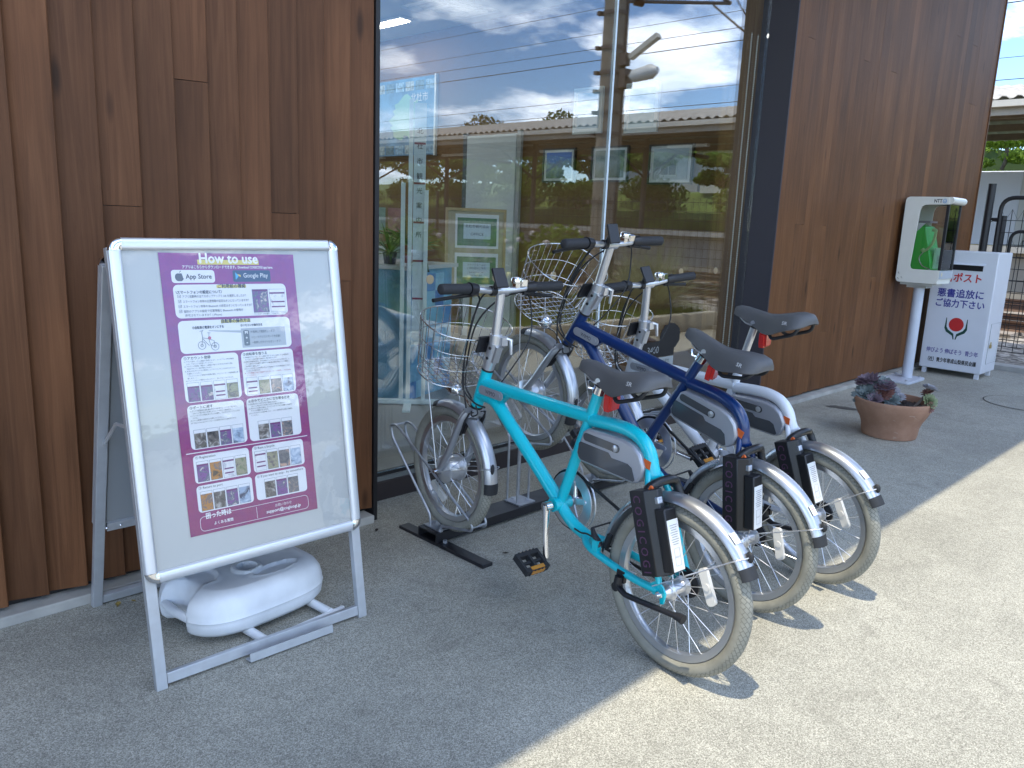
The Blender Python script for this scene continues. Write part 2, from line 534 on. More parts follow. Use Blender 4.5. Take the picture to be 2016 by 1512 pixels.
def plank(name, x0, x1, z0, z1, yl, yr, th, m, parent):
    """one board; yl,yr = front face y at its left and right edge"""
    c = 0.003
    cx = (x0 + x1) / 2
    prof = [(x0, yl + th), (x0, yl), (x1 - c, yr), (x1, yr + c), (x1, yr + th)]
    mb = MB()
    n = len(prof)
    vs = [(x - cx, y - WALL_Y, z0) for x, y in prof] + [(x - cx, y - WALL_Y, z1) for x, y in prof]
    fs = [tuple(range(n - 1, -1, -1)), tuple(range(n, 2 * n))] + [(i, (i + 1) % n, n + (i + 1) % n, n + i) for i in range(n)]
    mb.add(vs, fs)
    o = mb.build('plank', m, parent, smooth=0)
    o.location.x = cx
    return o

wl = MB().span(bp_(-7.0, 2.66, 0.0), bp_(1.842, 2.80, 4.2)).build('timber_wall', M_black, bld, smooth=0)
wl['label'] = 'dark brown stepped board wall left of the window'
x = 1.842
k = 0
edges = [0.632, 0.742, 0.859, 0.976, 1.087, 1.199, 1.304, 1.412, 1.521, 1.627, 1.737, 1.842]
ed = [edges[0] - 0.112 * i for i in range(68, 0, -1)] + edges
joint = {1.087: 1.646, 0.859: 1.249, 1.412: 1.245}
for i in range(len(ed) - 1):
    a, b2 = ed[i], ed[i + 1]
    if a < -6.9: continue
    jit = random.uniform(-0.003, 0.003)
    zj = joint.get(a, None)
    if zj is None and random.random() < 0.55: zj = random.choice([0.35, 0.6, 1.0, 1.9, 2.4, 2.9, 3.3])
    step = 0.030 + random.uniform(-0.004, 0.005)
    yl, yr = 2.646 + jit, 2.646 + jit - step
    zb = 0.052 + random.uniform(-0.004, 0.004)
    if zj:
        plank('plank', a + 0.0015, b2, zb, zj - 0.001, yl, yr, 0.018, M_woodL, wl)
        plank('plank', a + 0.0015, b2, zj + 0.001, 4.2, yl - 0.001, yr - 0.001, 0.018, M_woodL, wl)
    else:
        plank('plank', a + 0.0015, b2, zb, 4.2, yl, yr, 0.018, M_woodL, wl)

wr = MB().span(bp_(5.10, 2.66, 0.0), bp_(9.28, 2.80, 4.2)).build('timber_wall', M_black, bld, smooth=0)
wr['label'] = 'lighter brown flush board wall right of the window'
x = 5.085
while x < 9.26:
    w = random.choice([0.085, 0.095, 0.105, 0.12, 0.14])
    x1 = min(x + w, 9.29)
    if 9.29 - x1 < 0.05: x1 = 9.29
    jit = random.uniform(-0.0025, 0.0025)
    zj = random.choice([None, None, None, 0.5, 0.9, 1.3, 1.7, 2.1, 2.5, 3.0])
    yl, yr = 2.632 + jit, 2.632 + jit - 0.004
    zb = 0.045 + random.uniform(-0.003, 0.003)
    if zj:
        plank('plank', x + 0.001, x1, zb, zj - 0.0008, yl, yr, 0.018, M_woodR, wr)
        plank('plank', x + 0.001, x1, zj + 0.0008, 4.2, yl - 0.001, yr - 0.001, 0.018, M_woodR, wr)
    else:
        plank('plank', x + 0.001, x1, zb, 4.2, yl, yr, 0.018, M_woodR, wr)
    x = x1
# end corner trim, plinth strips, return walls
MB().span(bp_(9.29, 2.622, 0.045), bp_(9.315, 2.9, 4.2)).build('corner_trim', M_woodR, bld, smooth=0)
MB().span(bp_(-7.0, 2.585, 0.0), bp_(1.83, 2.665, 0.035)).build('plinth', M_conc, bld, smooth=0, bevel=0.004)
MB().span(bp_(5.10, 2.570, 0.0), bp_(9.30, 2.665, 0.030)).build('plinth', M_conc, bld, smooth=0, bevel=0.004)
MB().span(bp_(9.18, 2.82, 0.0), bp_(9.28, 11.0, 4.2)).build('end_wall', M_woodR, bld, smooth=0)
MB().span(bp_(-7.0, 10.9, 0.0), bp_(9.18, 11.0, 0.6)).build('back_wall', M_woodR, bld, smooth=0)  # unseen back wall, split by an opening made to brighten the room
MB().span(bp_(-7.0, 10.9, 3.2), bp_(9.18, 11.0, 4.2)).build('back_wall', M_woodR, bld, smooth=0)
MB().span(bp_(-7.0, 2.81, 0.0), bp_(-6.9, 10.89, 4.2)).build('end_wall', M_woodL, bld, smooth=0)
MB().span(bp_(5.084, 2.622, 0.0), bp_(5.099, 2.87, 4.2)).build('window_return', M_column, bld, smooth=0)
MB().span(bp_(1.843, 2.612, 0.0), bp_(1.862, 2.86, 4.2)).build('window_jamb', M_black, bld, smooth=0)
# deep eaves: this roof throws the shade along the front
rf = MB()
rf.span(bp_(-8.0, 0.90, 4.22), bp_(10.0, 11.1, 4.42))
rf.build('roof', mat('roof_metal', (0.10, 0.10, 0.11), 0.45), bld, smooth=0)
MB().span(bp_(-7.98, 0.92, 4.20), bp_(9.98, 11.08, 4.217)).build('soffit', mat('soffit_bounce_white', (0.60, 0.63, 0.66), 0.7, var=0.04), bld, smooth=0)  # unseen underside, made pale to bounce light onto the shaded front

# ---------------------------------------------------------------- shop window
def glass_mat():
    M, N, b = new_mat('window_glass')
    N.nodes.remove(b)
    out = N.nodes['Material Output']
    lw = N.nodes.new('ShaderNodeLayerWeight'); lw.inputs['Blend'].default_value = 0.5
    p = N.nodes.new('ShaderNodeMath'); p.operation = 'POWER'; p.inputs[1].default_value = 3.0
    N.links.new(lw.outputs['Facing'], p.inputs[0])
    ma = N.nodes.new('ShaderNodeMath'); ma.operation = 'MULTIPLY_ADD'; ma.inputs[1].default_value = 0.86; ma.inputs[2].default_value = 0.115
    N.links.new(p.outputs[0], ma.inputs[0])
    tr = N.nodes.new('ShaderNodeBsdfTransparent'); tr.inputs[0].default_value = (0.95, 0.97, 0.96, 1)
    gl = N.nodes.new('ShaderNodeBsdfGlossy'); gl.inputs['Roughness'].default_value = 0.004; gl.inputs[0].default_value = (0.95, 0.97, 1.0, 1)
    mx = N.nodes.new('ShaderNodeMixShader')
    N.links.new(ma.outputs[0], mx.inputs[0]); N.links.new(tr.outputs[0], mx.inputs[1]); N.links.new(gl.outputs[0], mx.inputs[2])
    N.links.new(mx.outputs[0], out.inputs[0])
    return M
M_glass = glass_mat()
win = MB().span(bp_(1.864, 2.79, 0.0), bp_(5.083, 2.86, 0.084)).build('window', M_sill, bld, smooth=0)
win['label'] = 'large frameless shop window with dark sill'
MB().span(bp_(1.866, 2.805, 0.084), bp_(5.082, 2.835, 0.104)).build('gasket', mat('grey_gasket', (0.16, 0.17, 0.16), 0.6), win, smooth=0)
MB().span(bp_(1.866, 2.815, 0.104), bp_(5.082, 2.84, 0.122)).build('gasket', M_black, win, smooth=0)
MB().span(bp_(1.866, 2.810, 0.122), bp_(3.492, 2.822, 4.19)).build('pane', M_glass, win, smooth=0)
MB().span(bp_(3.508, 2.810, 0.122), bp_(5.080, 2.822, 4.19)).build('pane', M_glass, win, smooth=0)
MB().span(bp_(3.493, 2.812, 0.122), bp_(3.507, 2.826, 4.19)).build('glass_joint', mat('pale_joint', (0.62, 0.72, 0.80), 0.3), win, smooth=0)

M_disc = mat('brass_disc', (0.62, 0.50, 0.34), 0.3, metal=0.7)
for xx in (2.28, 2.686, 3.10, 3.931, 4.28, 4.683):
    mb = MB().cyl((0, 0, 0), (0, -0.003, 0), 0.021, seg=24)
    o = mb.build('glass_marker', M_disc, win)
    o.location = bp_(xx, 2.8085, 0.977)
# brushed black blot notice stuck on the glass, low right
nb = thing('window_notice', 'black brush stroke notice with grey card stuck low on the glass behind the white bicycle', 'notice', (4.14, 2.808, 0.545))
blot = []
for i in range(72):
    a = 2 * pi * i / 72
    blot.append((0.105 * cos(a) * (1 + random.uniform(-0.03, 0.09)), 0.085 * sin(a) * (1 + random.uniform(-0.05, 0.09))))
MB().poly(blot, (0.08, -0.001, 0.03), (1, 0, 0), (0, 0, 1)).build('blot', mat('black_print', (0.01, 0.01, 0.012), 0.5), nb, smooth=0)
MB().poly([(-0.3, 0), (0.13, 0), (0.13, 0.1), (-0.3, 0.1)], (0, -0.0015, -0.09), (1, 0, 0), (0, 0, 1)).build('band', MATS['black_print'], nb, smooth=0)
MB().poly([(-0.3, 0), (0.13, 0), (0.13, 0.2), (-0.3, 0.2)], (0, -0.0012, -0.295), (1, 0, 0), (0, 0, 1)).build('card', mat('grey_card', (0.30, 0.33, 0.34), 0.4), nb, smooth=0)
mb = MB(); put_text(mb, '3400', 0.062, (-0.16, -0.0022, -0.065), (1, 0, 0), (0, 0, 1)); mb.build('lettering', mat('grey_print', (0.25, 0.27, 0.28), 0.5), nb, smooth=0)
mb = MB(); put_text(mb, 'レンタサイクル受付', 0.025, (-0.14, -0.0020, -0.13), (1, 0, 0), (0, 0, 1)); mb.build('lettering', MATS['black_print'], nb, smooth=0)

# ---------------------------------------------------------------- interior room
M_plaster = mat('interior_plaster', (0.20, 0.105, 0.038), 0.8, var=0.04, var_scale=3)
M_plaster2 = mat('interior_white', (0.66, 0.66, 0.64), 0.8, var=0.03, var_scale=3)
tag(MB().span((-3.0, 2.87, -0.02), (5.6, 10.8, 0.03)).build('interior_floor', mat('interior_floor', (0.30, 0.28, 0.25), 0.35, var=0.12, var_scale=4), smooth=0), kind='structure')
tag(MB().span((-3.0, 2.87, 3.13), (5.7, 10.8, 3.25)).build('interior_ceiling', M_plaster2, smooth=0), kind='structure')
iw = tag(MB().span((5.60, 2.88, 0.0), (5.70, 10.8, 3.13)).build('interior_wall', M_plaster, smooth=0), kind='structure')
tag(MB().span((0.9, 10.6, 0.0), (5.6, 10.7, 0.6)).build('interior_back_wall', M_plaster2, smooth=0), kind='structure')  # unseen, kept low so daylight from the added back opening reaches the room
tag(MB().span((-3.0, 2.88, 0.0), (-2.9, 10.7, 3.13)).build('interior_side_wall', M_plaster2, smooth=0), kind='structure')
MB().span((5.11, 2.872, 0.03), (5.5985, 3.14, 3.12)).build('timber_reveal', M_brown, iw, smooth=0)
# bead chains of the blind
for i, xx in enumerate((4.955, 5.035)):
    mb = MB()
    for j in range(150):
        mb.ball((0, 0, j * 0.014), 0.0055, 6, 4)
    mb.cyl((0, 0, 0), (0, 0, 2.1), 0.0015, seg=4)
    o = mb.build('blind_chain', mat('bead_chain', (0.75, 0.72, 0.62), 0.35, metal=0.3))
    o.location = (xx, 2.862 + 0.0 * i, 0.40)
    tag(o, ['left bead chain of the window blind', 'right bead chain of the window blind'][i] + ' beside the charcoal window return', 'blind chain', 'bead chains of the blind')

M_mat_ = mat('picture_mat', (0.78, 0.82, 0.82), 0.6)
M_dkframe = mat('dark_picture_frame', (0.03, 0.025, 0.02), 0.4)
def picture_mat(name, stops, scale=6.0, zmix=True):
    M, N, b = new_mat(name)
    t = N.nodes.new('ShaderNodeTexCoord'); sp = N.nodes.new('ShaderNodeSeparateXYZ')
    N.links.new(t.outputs['Object'], sp.inputs[0])
    n = noise(N, t.outputs['Object'], scale * 3, 6, 0.6)
    ad = N.nodes.new('ShaderNodeMath'); ad.operation = 'MULTIPLY_ADD'; ad.inputs[1].default_value = 2.6; ad.inputs[2].default_value = 0.22
    N.links.new(sp.outputs['Z'], ad.inputs[0])
    a2 = N.nodes.new('ShaderNodeMath'); a2.operation = 'MULTIPLY_ADD'; a2.inputs[1].default_value = 0.5
    N.links.new(n.outputs['Fac'], a2.inputs[0]); N.links.new(ad.outputs[0], a2.inputs[2])
    r = ramp(N, a2.outputs[0], stops)
    N.links.new(r.outputs[0], b.inputs['Base Color']); b.inputs['Roughness'].default_value = 0.3
    return M
pics = [
    ((4.602, 4.888), (2.03, 2.377), 'tall white mounted picture of a blue dome, left of the upper pair', [(0.1, (0.35, 0.5, 0.62)), (0.5, (0.5, 0.68, 0.8)), (0.9, (0.3, 0.55, 0.75))]),
    ((4.022, 4.315), (2.016, 2.373), 'tall white mounted picture of a waterfall, right of the upper pair', [(0.1, (0.5, 0.65, 0.7)), (0.5, (0.25, 0.45, 0.5)), (0.9, (0.5, 0.7, 0.78))]),
    ((4.879, 5.233), (1.617, 1.878), 'small dark framed picture of trees under blue sky, leftmost of the lower row', [(0.2, (0.03, 0.08, 0.05)), (0.5, (0.2, 0.3, 0.4)), (0.62, (0.08, 0.2, 0.6)), (0.95, (0.06, 0.18, 0.6))]),
    ((4.287, 4.652), (1.62, 1.88), 'dark framed forest picture in the middle of the lower row', [(0.2, (0.05, 0.12, 0.06)), (0.5, (0.2, 0.3, 0.3)), (0.7, (0.06, 0.15, 0.12)), (0.95, (0.15, 0.3, 0.35))]),
    ((3.652, 4.039), (1.60, 1.877), 'dark framed pale landscape picture, rightmost of the lower row', [(0.2, (0.55, 0.6, 0.6)), (0.5, (0.35, 0.45, 0.5)), (0.65, (0.55, 0.68, 0.75)), (0.95, (0.6, 0.75, 0.85))]),
]
for i, ((y0, y1), (z0, z1), lab, stops) in enumerate(pics):
    cy, cz = (y0 + y1) / 2, (z0 + z1) / 2
    t = thing('wall_picture', lab, 'picture', (5.585, cy, cz), 0, 'framed pictures on the inside wall')
    w, h = (y1 - y0) / 2 + 0.012, (z1 - z0) / 2 + 0.012
    mb = MB()
    for yy, hh in ((-w, 1), (w, 1)): mb.box((0, yy, 0), (0.026, 0.014, 2 * h + 0.014))
    for z_ in (-h, h): mb.box((0, 0, z_), (0.025, 2 * w - 0.014, 0.014))
    mb.build('picture_frame', M_dkframe if i > 1 else M_mat_, t, smooth=0)
    MB().box((0.002, 0, 0), (0.008, 2 * w - 0.014, 2 * h - 0.014)).build('mount', M_mat_, t, smooth=0)
    iy, iz = w * 0.80, h * 0.80
    MB().box((-0.004, 0, 0), (0.004, 2 * iy, 2 * iz)).build('print', picture_mat('print_%d' % i, stops), t, smooth=0)
# wall map
t = thing('wall_map', 'large blue city map panel with photographs on the inside wall', 'map', (5.585, 7.45, 2.29))
MB().box((0, 0, 0), (0.02, 1.25, 0.80)).build('panel', mat('map_blue', (0.10, 0.24, 0.42), 0.35, var=0.35, var_scale=5), t, smooth=0)
MB().box((-0.004, -0.62, 0), (0.03, 0.025, 0.82)).build('edge', M_mat_, t, smooth=0)
pl = [(0.30 * cos(2 * pi * k / 30) * random.uniform(0.7, 1.15), 0.24 * sin(2 * pi * k / 30) * random.uniform(0.7, 1.15)) for k in range(30)]
MB().poly(pl, (-0.0115, -0.12, -0.02), (0, 1, 0), (0, 0, 1)).build('island', mat('map_green', (0.24, 0.48, 0.38), 0.4), t, smooth=0)
for r_ in range(2):
    for q in range(7):
        MB().box((-0.011, -0.53 + q * 0.175, 0.32 - r_ * 0.66), (0.004, 0.145, 0.095)).build('photo', mat('map_photo_%d' % (q % 3), [(0.25, 0.4, 0.55), (0.12, 0.2, 0.25), (0.35, 0.42, 0.45)][q % 3], 0.4, var=0.5, var_scale=40), t, smooth=0)
mb = MB(); put_text(mb, '北杜市', 0.10, (-0.013, -0.20, 0.16), (0, -1, 0), (0, 0, 1)); mb.build('lettering', M_paper, t, smooth=0)
# white door in the inside wall
t = thing('inside_door', 'pale grey inside door in the picture wall', 'door', (5.58, 5.95, 0.03))
MB().box((0, 0, 1.01), (0.03, 0.70, 2.02)).build('leaf', mat('door_grey', (0.62, 0.66, 0.66), 0.45), t, smooth=0)
MB().box((0.003, 0.385, 1.02), (0.03, 0.06, 2.06)).build('jamb', M_dkframe, t, smooth=0)
MB().box((0.003, -0.385, 1.02), (0.03, 0.05, 2.06)).build('jamb', mat('door_jamb', (0.4, 0.4, 0.38), 0.5), t, smooth=0)
MB().cyl((-0.02, -0.28, 1.0), (-0.06, -0.28, 1.0), 0.012).build('handle', M_chrome, t)
# ceiling vent
t = thing('ceiling_vent', 'square louvred air vent in the inside ceiling', 'vent', (5.06, 6.02, 3.12))
for q, s_ in enumerate((0.30, 0.225, 0.15, 0.075)):
    mb = MB()
    for a_, b_ in ((0, 1), (0, -1), (1, 0), (-1, 0)):
        mb.box((a_ * s_, b_ * s_, -0.012 - 0.008 * q), (0.045 if a_ else 2 * s_ + 0.045, 0.045 if b_ else 2 * s_ - 0.045, 0.012))
    mb.build('louvre', M_white, t, smooth=0)

# slot lights in the inside ceiling; first two unseen, added to brighten the room
M_lamp = mat('lit_diffuser', (0.9, 0.9, 0.88), 0.5, emit=(1.0, 0.96, 0.90, 10.0))
for i, (x_, y_) in enumerate(((2.6, 4.4), (2.6, 6.6), (5.05, 7.3))):
    t = thing('ceiling_light', ['added unseen slot light in the inside ceiling near the window', 'added unseen slot light in the inside ceiling further back', 'lit slot light in the inside ceiling by the picture wall'][i], 'ceiling light', (x_, y_, 3.10), 0, 'slot lights in the inside ceiling')
    MB().box((0, 0, 0.012), (0.16, 1.30, 0.022)).build('housing', M_white, t, smooth=0)
    MB().box((0, 0, -0.004), (0.12, 1.24, 0.008)).build('diffuser', M_lamp, t, smooth=0)

# blue counter
ca, cb2 = V(3.194, 4.157, 0.03), V(3.78, 4.385, 0.03)
ux = (cb2 - ca).normalized()
t = thing('display_counter', 'pale blue patchwork counter behind the glass', 'counter', (ca + cb2) / 2, atan2(ux.y, ux.x))
M_blue = mat('counter_blue', (0.17, 0.44, 0.66), 0.45, var=0.25, var_scale=6)
MB().box((0, 0.24, 0.435), (0.60, 0.46, 0.87)).build('body', M_blue, t, smooth=0)
MB().box((0.02, 0.24, 0.885), (0.68, 0.50, 0.025)).build('top', mat('counter_top', (0.62, 0.66, 0.68), 0.4), t, smooth=0)
shades = [(0.10, 0.30, 0.62), (0.22, 0.52, 0.74), (0.08, 0.22, 0.55), (0.30, 0.60, 0.78)]
for q in range(5):
    for r_ in range(7):
        if random.random() < 0.55:
            MB().box((-0.24 + q * 0.12, 0.008, 0.06 + r_ * 0.12), (0.118, 0.004, 0.118)).build('patch', mat('patch_%d' % ((q * 3 + r_) % 4), shades[(q * 3 + r_) % 4], 0.5, var=0.12, var_scale=10), t, smooth=0)

# leaf helper for plants
def blade(mb, p, d, L, w, droop, n=4, up=V(0, 0, 1), fold=0.25):
    p = V(p); d = V(d).normalized()
    side = d.cross(up); side = side.normalized() if side.length > 1e-4 else V(1, 0, 0)
    vs = []; pos = p.copy(); cur = d.copy()
    for k in range(n + 1):
        t = k / n
        ww = w * (0.35 + 1.3 * t if t < 0.5 else 2.0 * (1 - t) + 0.02)
        lift = up * (-fold * ww)
        vs += [pos - side * ww / 2, pos + lift, pos + side * ww / 2]
        cur = (cur - up * droop / n).normalized()
        pos = pos + cur * L / n
    fs = []
    for k in range(n):
        a = k * 3
        fs += [(a, a + 1, a + 4, a + 3), (a + 1, a + 2, a + 5, a + 4)]
    mb.add(vs, fs)

M_leaf = mat('leaf_green', (0.07, 0.14, 0.035), 0.45, var=0.3, var_scale=20)
M_leafp = mat('leaf_striped', (0.22, 0.30, 0.12), 0.45, var=0.4, var_scale=30)
def pot_plant(loc, label, potcol, n, L, w, r, h, m):
    t = thing('potted_plant', label, 'plant', loc, 0, 'plants on the counter')
    MB().lathe([(r * 0.75, 0), (r, h), (r * 0.9, h), (r * 0.88, h - 0.02)], seg=20).build('pot', mat('pot_' + label[:5], potcol, 0.35), t)
    mb = MB()
    for k in range(n):
        a = random.uniform(0, 2 * pi); e = random.uniform(0.4, 1.3)
        blade(mb, (0, 0, h - 0.02), (cos(a) * cos(e), sin(a) * cos(e), sin(e)), L * random.uniform(0.7, 1.15), w, random.uniform(0.5, 1.3), 5)
    mb.build('leaves', m, t, smooth=60)
    return t
base = (ca + cb2) / 2; uy_ = V(-ux.y, ux.x, 0)
top_z = 0.93
pot_plant((base + ux * 0.02 + uy_ * 0.2).to_tuple()[:2] + (top_z,), 'striped leaf plant in a red pot on the blue counter', (0.30, 0.05, 0.03), 22, 0.26, 0.05, 0.055, 0.12, M_leafp)
pot_plant((base + ux * 0.22 + uy_ * 0.26).to_tuple()[:2] + (top_z,), 'dark potted plant with thin leaves beside the red pot', (0.02, 0.02, 0.025), 26, 0.22, 0.018, 0.05, 0.10, M_leaf)
pot_plant((base - ux * 0.22 + uy_ * 0.2).to_tuple()[:2] + (top_z,), 'trailing green plant at the left end of the counter', (0.05, 0.05, 0.06), 30, 0.24, 0.02, 0.05, 0.08, M_leaf)
# small wooden doll sitting on the counter edge
t = thing('wooden_doll', 'tiny wooden doll sitting on the front edge of the blue counter', 'doll', (base - ux * 0.09 + uy_ * 0.02).to_tuple()[:2] + (top_z,))
mb = MB(); mb.lathe([(0.012, 0), (0.02, 0.015), (0.014, 0.045), (0.007, 0.055)], seg=12)
for s_ in (-1, 1): mb.tube([(s_ * 0.01, 0, 0.008), (s_ * 0.014, -0.03, 0.008), (s_ * 0.016, -0.034, -0.035)], 0.004, 6); mb.tube([(s_ * 0.014, 0, 0.045), (s_ * 0.024, -0.006, 0.02)], 0.0035, 6)
mb.build('body', mat('doll_green', (0.05, 0.10, 0.04), 0.6), t)
MB().ball((0, 0, 0.07), 0.015, 12, 8).build('head', mat('doll_wood', (0.4, 0.22, 0.1), 0.5), t)
mb = MB(); [mb.ball((s_ * 0.016, -0.038, -0.04), (0.006, 0.01, 0.006), 8, 6) for s_ in (-1, 1)]; mb.build('shoes', M_black, t)

# wooden easel board with the two OFFICE notices
t = thing('easel_notice_board', 'wooden framed notice board with two green office notices behind the glass', 'notice board', (4.46, 4.90, 0.03), radians(-35))
t.rotation_euler = (radians(-4), 0, radians(-35))
mb = MB()
for s_ in (-1, 1): mb.box((s_ * 0.24, 0, 0.94), (0.022, 0.022, 0.72))
for z_ in (0.591, 1.289): mb.box((0, 0, z_), (0.458, 0.0215, 0.022))
mb.build('picture_frame', mat('pine_frame', (0.5, 0.36, 0.18), 0.5, var=0.15), t, smooth=0)
MB().box((0, 0.004, 0.94), (0.46, 0.008, 0.68)).build('board', mat('cork', (0.48, 0.42, 0.30), 0.7, var=0.1), t, smooth=0)
for z_, lines in ((1.115, (('北杜市観光協会', 0.028, 0.03), ('OFFICE', 0.034, -0.035))), (0.80, (('スタッフルームに', 0.02, 0.035), ('ご用の方はこちら', 0.02, 0.008), ('営業時間 9:00-17:00', 0.014, -0.025), ('北杜市観光協会', 0.014, -0.05)))):
    MB().box((0.01, -0.002, z_), (0.36, 0.003, 0.275)).build('sheet', M_paper, t, smooth=0)
    MB().box((0.01, -0.0045, z_ - 0.005), (0.325, 0.002, 0.225)).build('green_print', mat('office_green', (0.10, 0.22, 0.12), 0.5, var=0.4, var_scale=9), t, smooth=0)
    MB().box((0.01, -0.007, z_), (0.225, 0.002, 0.125)).build('label_card', mat('pale_blue_card', (0.52, 0.68, 0.74), 0.5), t, smooth=0)
    mb = MB()
    for s_, sz, dz in lines: put_text(mb, s_, sz, (0.01, -0.0085, z_ + dz), (1, 0, 0), (0, 0, 1), 'CENTER')
    mb.build('lettering', MATS['black_print'], t, smooth=0)
mb = MB()
for s_ in (-1, 1): mb.tube([(s_ * 0.2, 0.02, 0.6), (s_ * 0.24, 0.0, 0.0)], 0.012, 6)
mb.tube([(0, 0.02, 1.2), (0, 0.45, -0.05)], 0.012, 6)
mb.build('stand_legs', mat('pine_frame', (0.5, 0.36, 0.18)), t)

# tall acrylic sign stand by the left edge of the window
t = thing('acrylic_sign_stand', 'tall clear sign stand with white aluminium posts at the window edge', 'sign stand', (3.16, 4.10, 0.03), radians(-40))
for xx, hh in ((-0.045, 1.42), (0.0, 1.92), (0.10, 1.38)):
    MB().box((xx, 0, hh / 2), (0.026, 0.02, hh)).build('post', mat('pale_aluminium', (0.70, 0.80, 0.80), 0.3), t, smooth=0)
MB().box((0.055, 0.004, 1.15), (0.075, 0.006, 1.50)).build('panel', mat('pale_sign', (0.60, 0.70, 0.72), 0.35), t, smooth=0)
mb = MB()
for k, ch in enumerate('北杜市観光案内所'): put_text(mb, ch, 0.040, (0.055, -0.001, 1.72 - k * 0.09), (1, 0, 0), (0, 0, 1), 'CENTER')
mb.build('lettering', MATS['black_print'], t, smooth=0)
for k in range(5): MB().box((0.055, -0.0005, 1.66 - k * 0.24), (0.07, 0.004, 0.012)).build('stripe', mat('wine_red', (0.22, 0.03, 0.07), 0.5), t, smooth=0)
MB().box((0.0, 0.0, 0.02), (0.62, 0.05, 0.03)).build('foot', MATS['pale_aluminium'], t, smooth=0, bevel=0.006)
MB().box((0.0, 0.0, 0.006), (0.05, 0.45, 0.012)).build('foot', MATS['pale_aluminium'], t, smooth=0)
# leaflets further back
t = thing('leaflet_rack', 'dark wire leaflet rack with pale brochures far inside the room', 'rack', (4.3, 6.4, 0.03), radians(-45))
mb = MB()
for s_ in (-0.45, 0.45): mb.box((s_, 0, 0.62), (0.03, 0.03, 1.24))
for z_ in (0.35, 0.7, 1.05): mb.box((0, 0, z_), (0.87, 0.14, 0.02))
mb.build('frame', M_dkframe, t, smooth=0)
for r_ in range(3):
    for q in range(6):
        MB().box((-0.36 + q * 0.145, -0.03, 0.36 + r_ * 0.35 + 0.115), (0.12, 0.01, 0.21)).build('brochure', mat('brochure_%d' % ((q + r_) % 4), [(0.5, 0.62, 0.68), (0.62, 0.66, 0.64), (0.3, 0.42, 0.38), (0.42, 0.2, 0.2)][(q + r_) % 4], 0.5, var=0.2, var_scale=15), t, smooth=0)
# ================================================================== A-BOARD SIGN
F0 = V(0.705, 1.972, 0.0)
RT = V(0.653, -0.011, 0.0).normalized()
UP = V(-0.005, 0.168, 1.165).normalized()
UP = (UP - RT * UP.dot(RT) * 0.0).normalized()
NR = RT.cross(UP).normalized()          # towards the viewer
if NR.y > 0: NR = -NR
ab = thing('sidewalk_sign', 'silver A-frame board with a purple bicycle hire poster by the timber wall', 'sign board', F0)
def q(s, t, d=0.0):
    return RT * s + UP * t + NR * d
AXS = (RT, UP, NR)
M_snap = mat('satin_aluminium', (0.76, 0.78, 0.82), 0.36, metal=0.6)
M_snapd = mat('grey_aluminium', (0.55, 0.57, 0.60), 0.42, metal=0.5, var=0.05, var_scale=30)
M_board = mat('board_grey', (0.54, 0.555, 0.54), 0.5, var=0.03, var_scale=4)

def snap_bar(mb, p0, p1, side, nrm, w=0.031):
    """half-round snap-frame profile between two points"""
    p0 = V(p0); p1 = V(p1)
    prof = [(-w / 2, 0.0), (-w / 2, 0.005), (-w / 2 + 0.003, 0.0085), (-w / 2 + 0.008, 0.0105), (w / 2 - 0.008, 0.0125), (w / 2 - 0.002, 0.010), (w / 2, 0.004), (w / 2, 0.0)]
    vs = [p + side * a + nrm * b for p in (p0, p1) for a, b in prof]
    n = len(prof)
    fs = [(i, i + 1, n + i + 1, n + i) for i in range(n - 1)] + [tuple(range(n)), tuple(range(2 * n - 1, n - 1, -1)), (0, n, 2 * n - 1, n - 1)]
    mb.add(vs, fs)

W_, T0, T1 = 0.653, 0.289, 1.184
def board_side(o, rt, up, nr, front):
    """one leaf of the A-board as parts of the sign"""
    def Q(s, t, d=0.0): return o + rt * s + up * t + nr * d
    c = 0.032
    for s_ in (0.0145, W_ - 0.0145):
        mb = MB(); mb.box(Q(s_, 0.58, -0.006), (0.029, 1.16, 0.022), (rt, up, nr)); mb.build('leg', M_snapd, ab, smooth=0, bevel=0.002)
    mb = MB(); mb.box(Q(W_ / 2, 0.026, -0.006), (W_ - 0.06, 0.030, 0.018), (rt, up, nr)); mb.build('foot_rail', M_snapd, ab, smooth=0, bevel=0.002)
    mb = MB(); mb.box(Q(W_ / 2, (T0 + T1) / 2, 0.0075), (W_ - 0.03, T1 - T0 - 0.03, 0.004), (rt, up, nr)); mb.build('panel', M_board, ab, smooth=0)
    for a_, b_, sd in (((0.016, T0 + c), (0.016, T1 - c), -rt), ((W_ - 0.016, T0 + c), (W_ - 0.016, T1 - c), rt), ((c, T0 + 0.016), (W_ - c, T0 + 0.016), -up), ((c, T1 - 0.016), (W_ - c, T1 - 0.016), up)):
        mb = MB(); snap_bar(mb, Q(*a_, 0.0105), Q(*b_, 0.0105), sd * -1, nr); mb.build('snap_rail', M_snap, ab, smooth=50)
    for cx, cy, a0 in ((c, T0 + c, 180), (W_ - c, T0 + c, 270), (W_ - c, T1 - c, 0), (c, T1 - c, 90)):
        mb = MB()
        rings = [(0.0315, 0.0), (0.0315, 0.012), (0.028, 0.017), (0.016, 0.0185), (0.001, 0.014)]
        n = 8; vs = []; fs = []
        for r_, h_ in rings:
            for k in range(n + 1):
                a = radians(a0 + 90 * k / n)
                vs.append(Q(cx + r_ * cos(a), cy + r_ * sin(a), 0.006 + h_))
        for i in range(len(rings) - 1):
            for k in range(n):
                fs.append((i * (n + 1) + k, i * (n + 1) + k + 1, (i + 1) * (n + 1) + k + 1, (i + 1) * (n + 1) + k))
        mb.add(vs, fs); mb.build('corner_cap', M_chrome, ab, smooth=60)

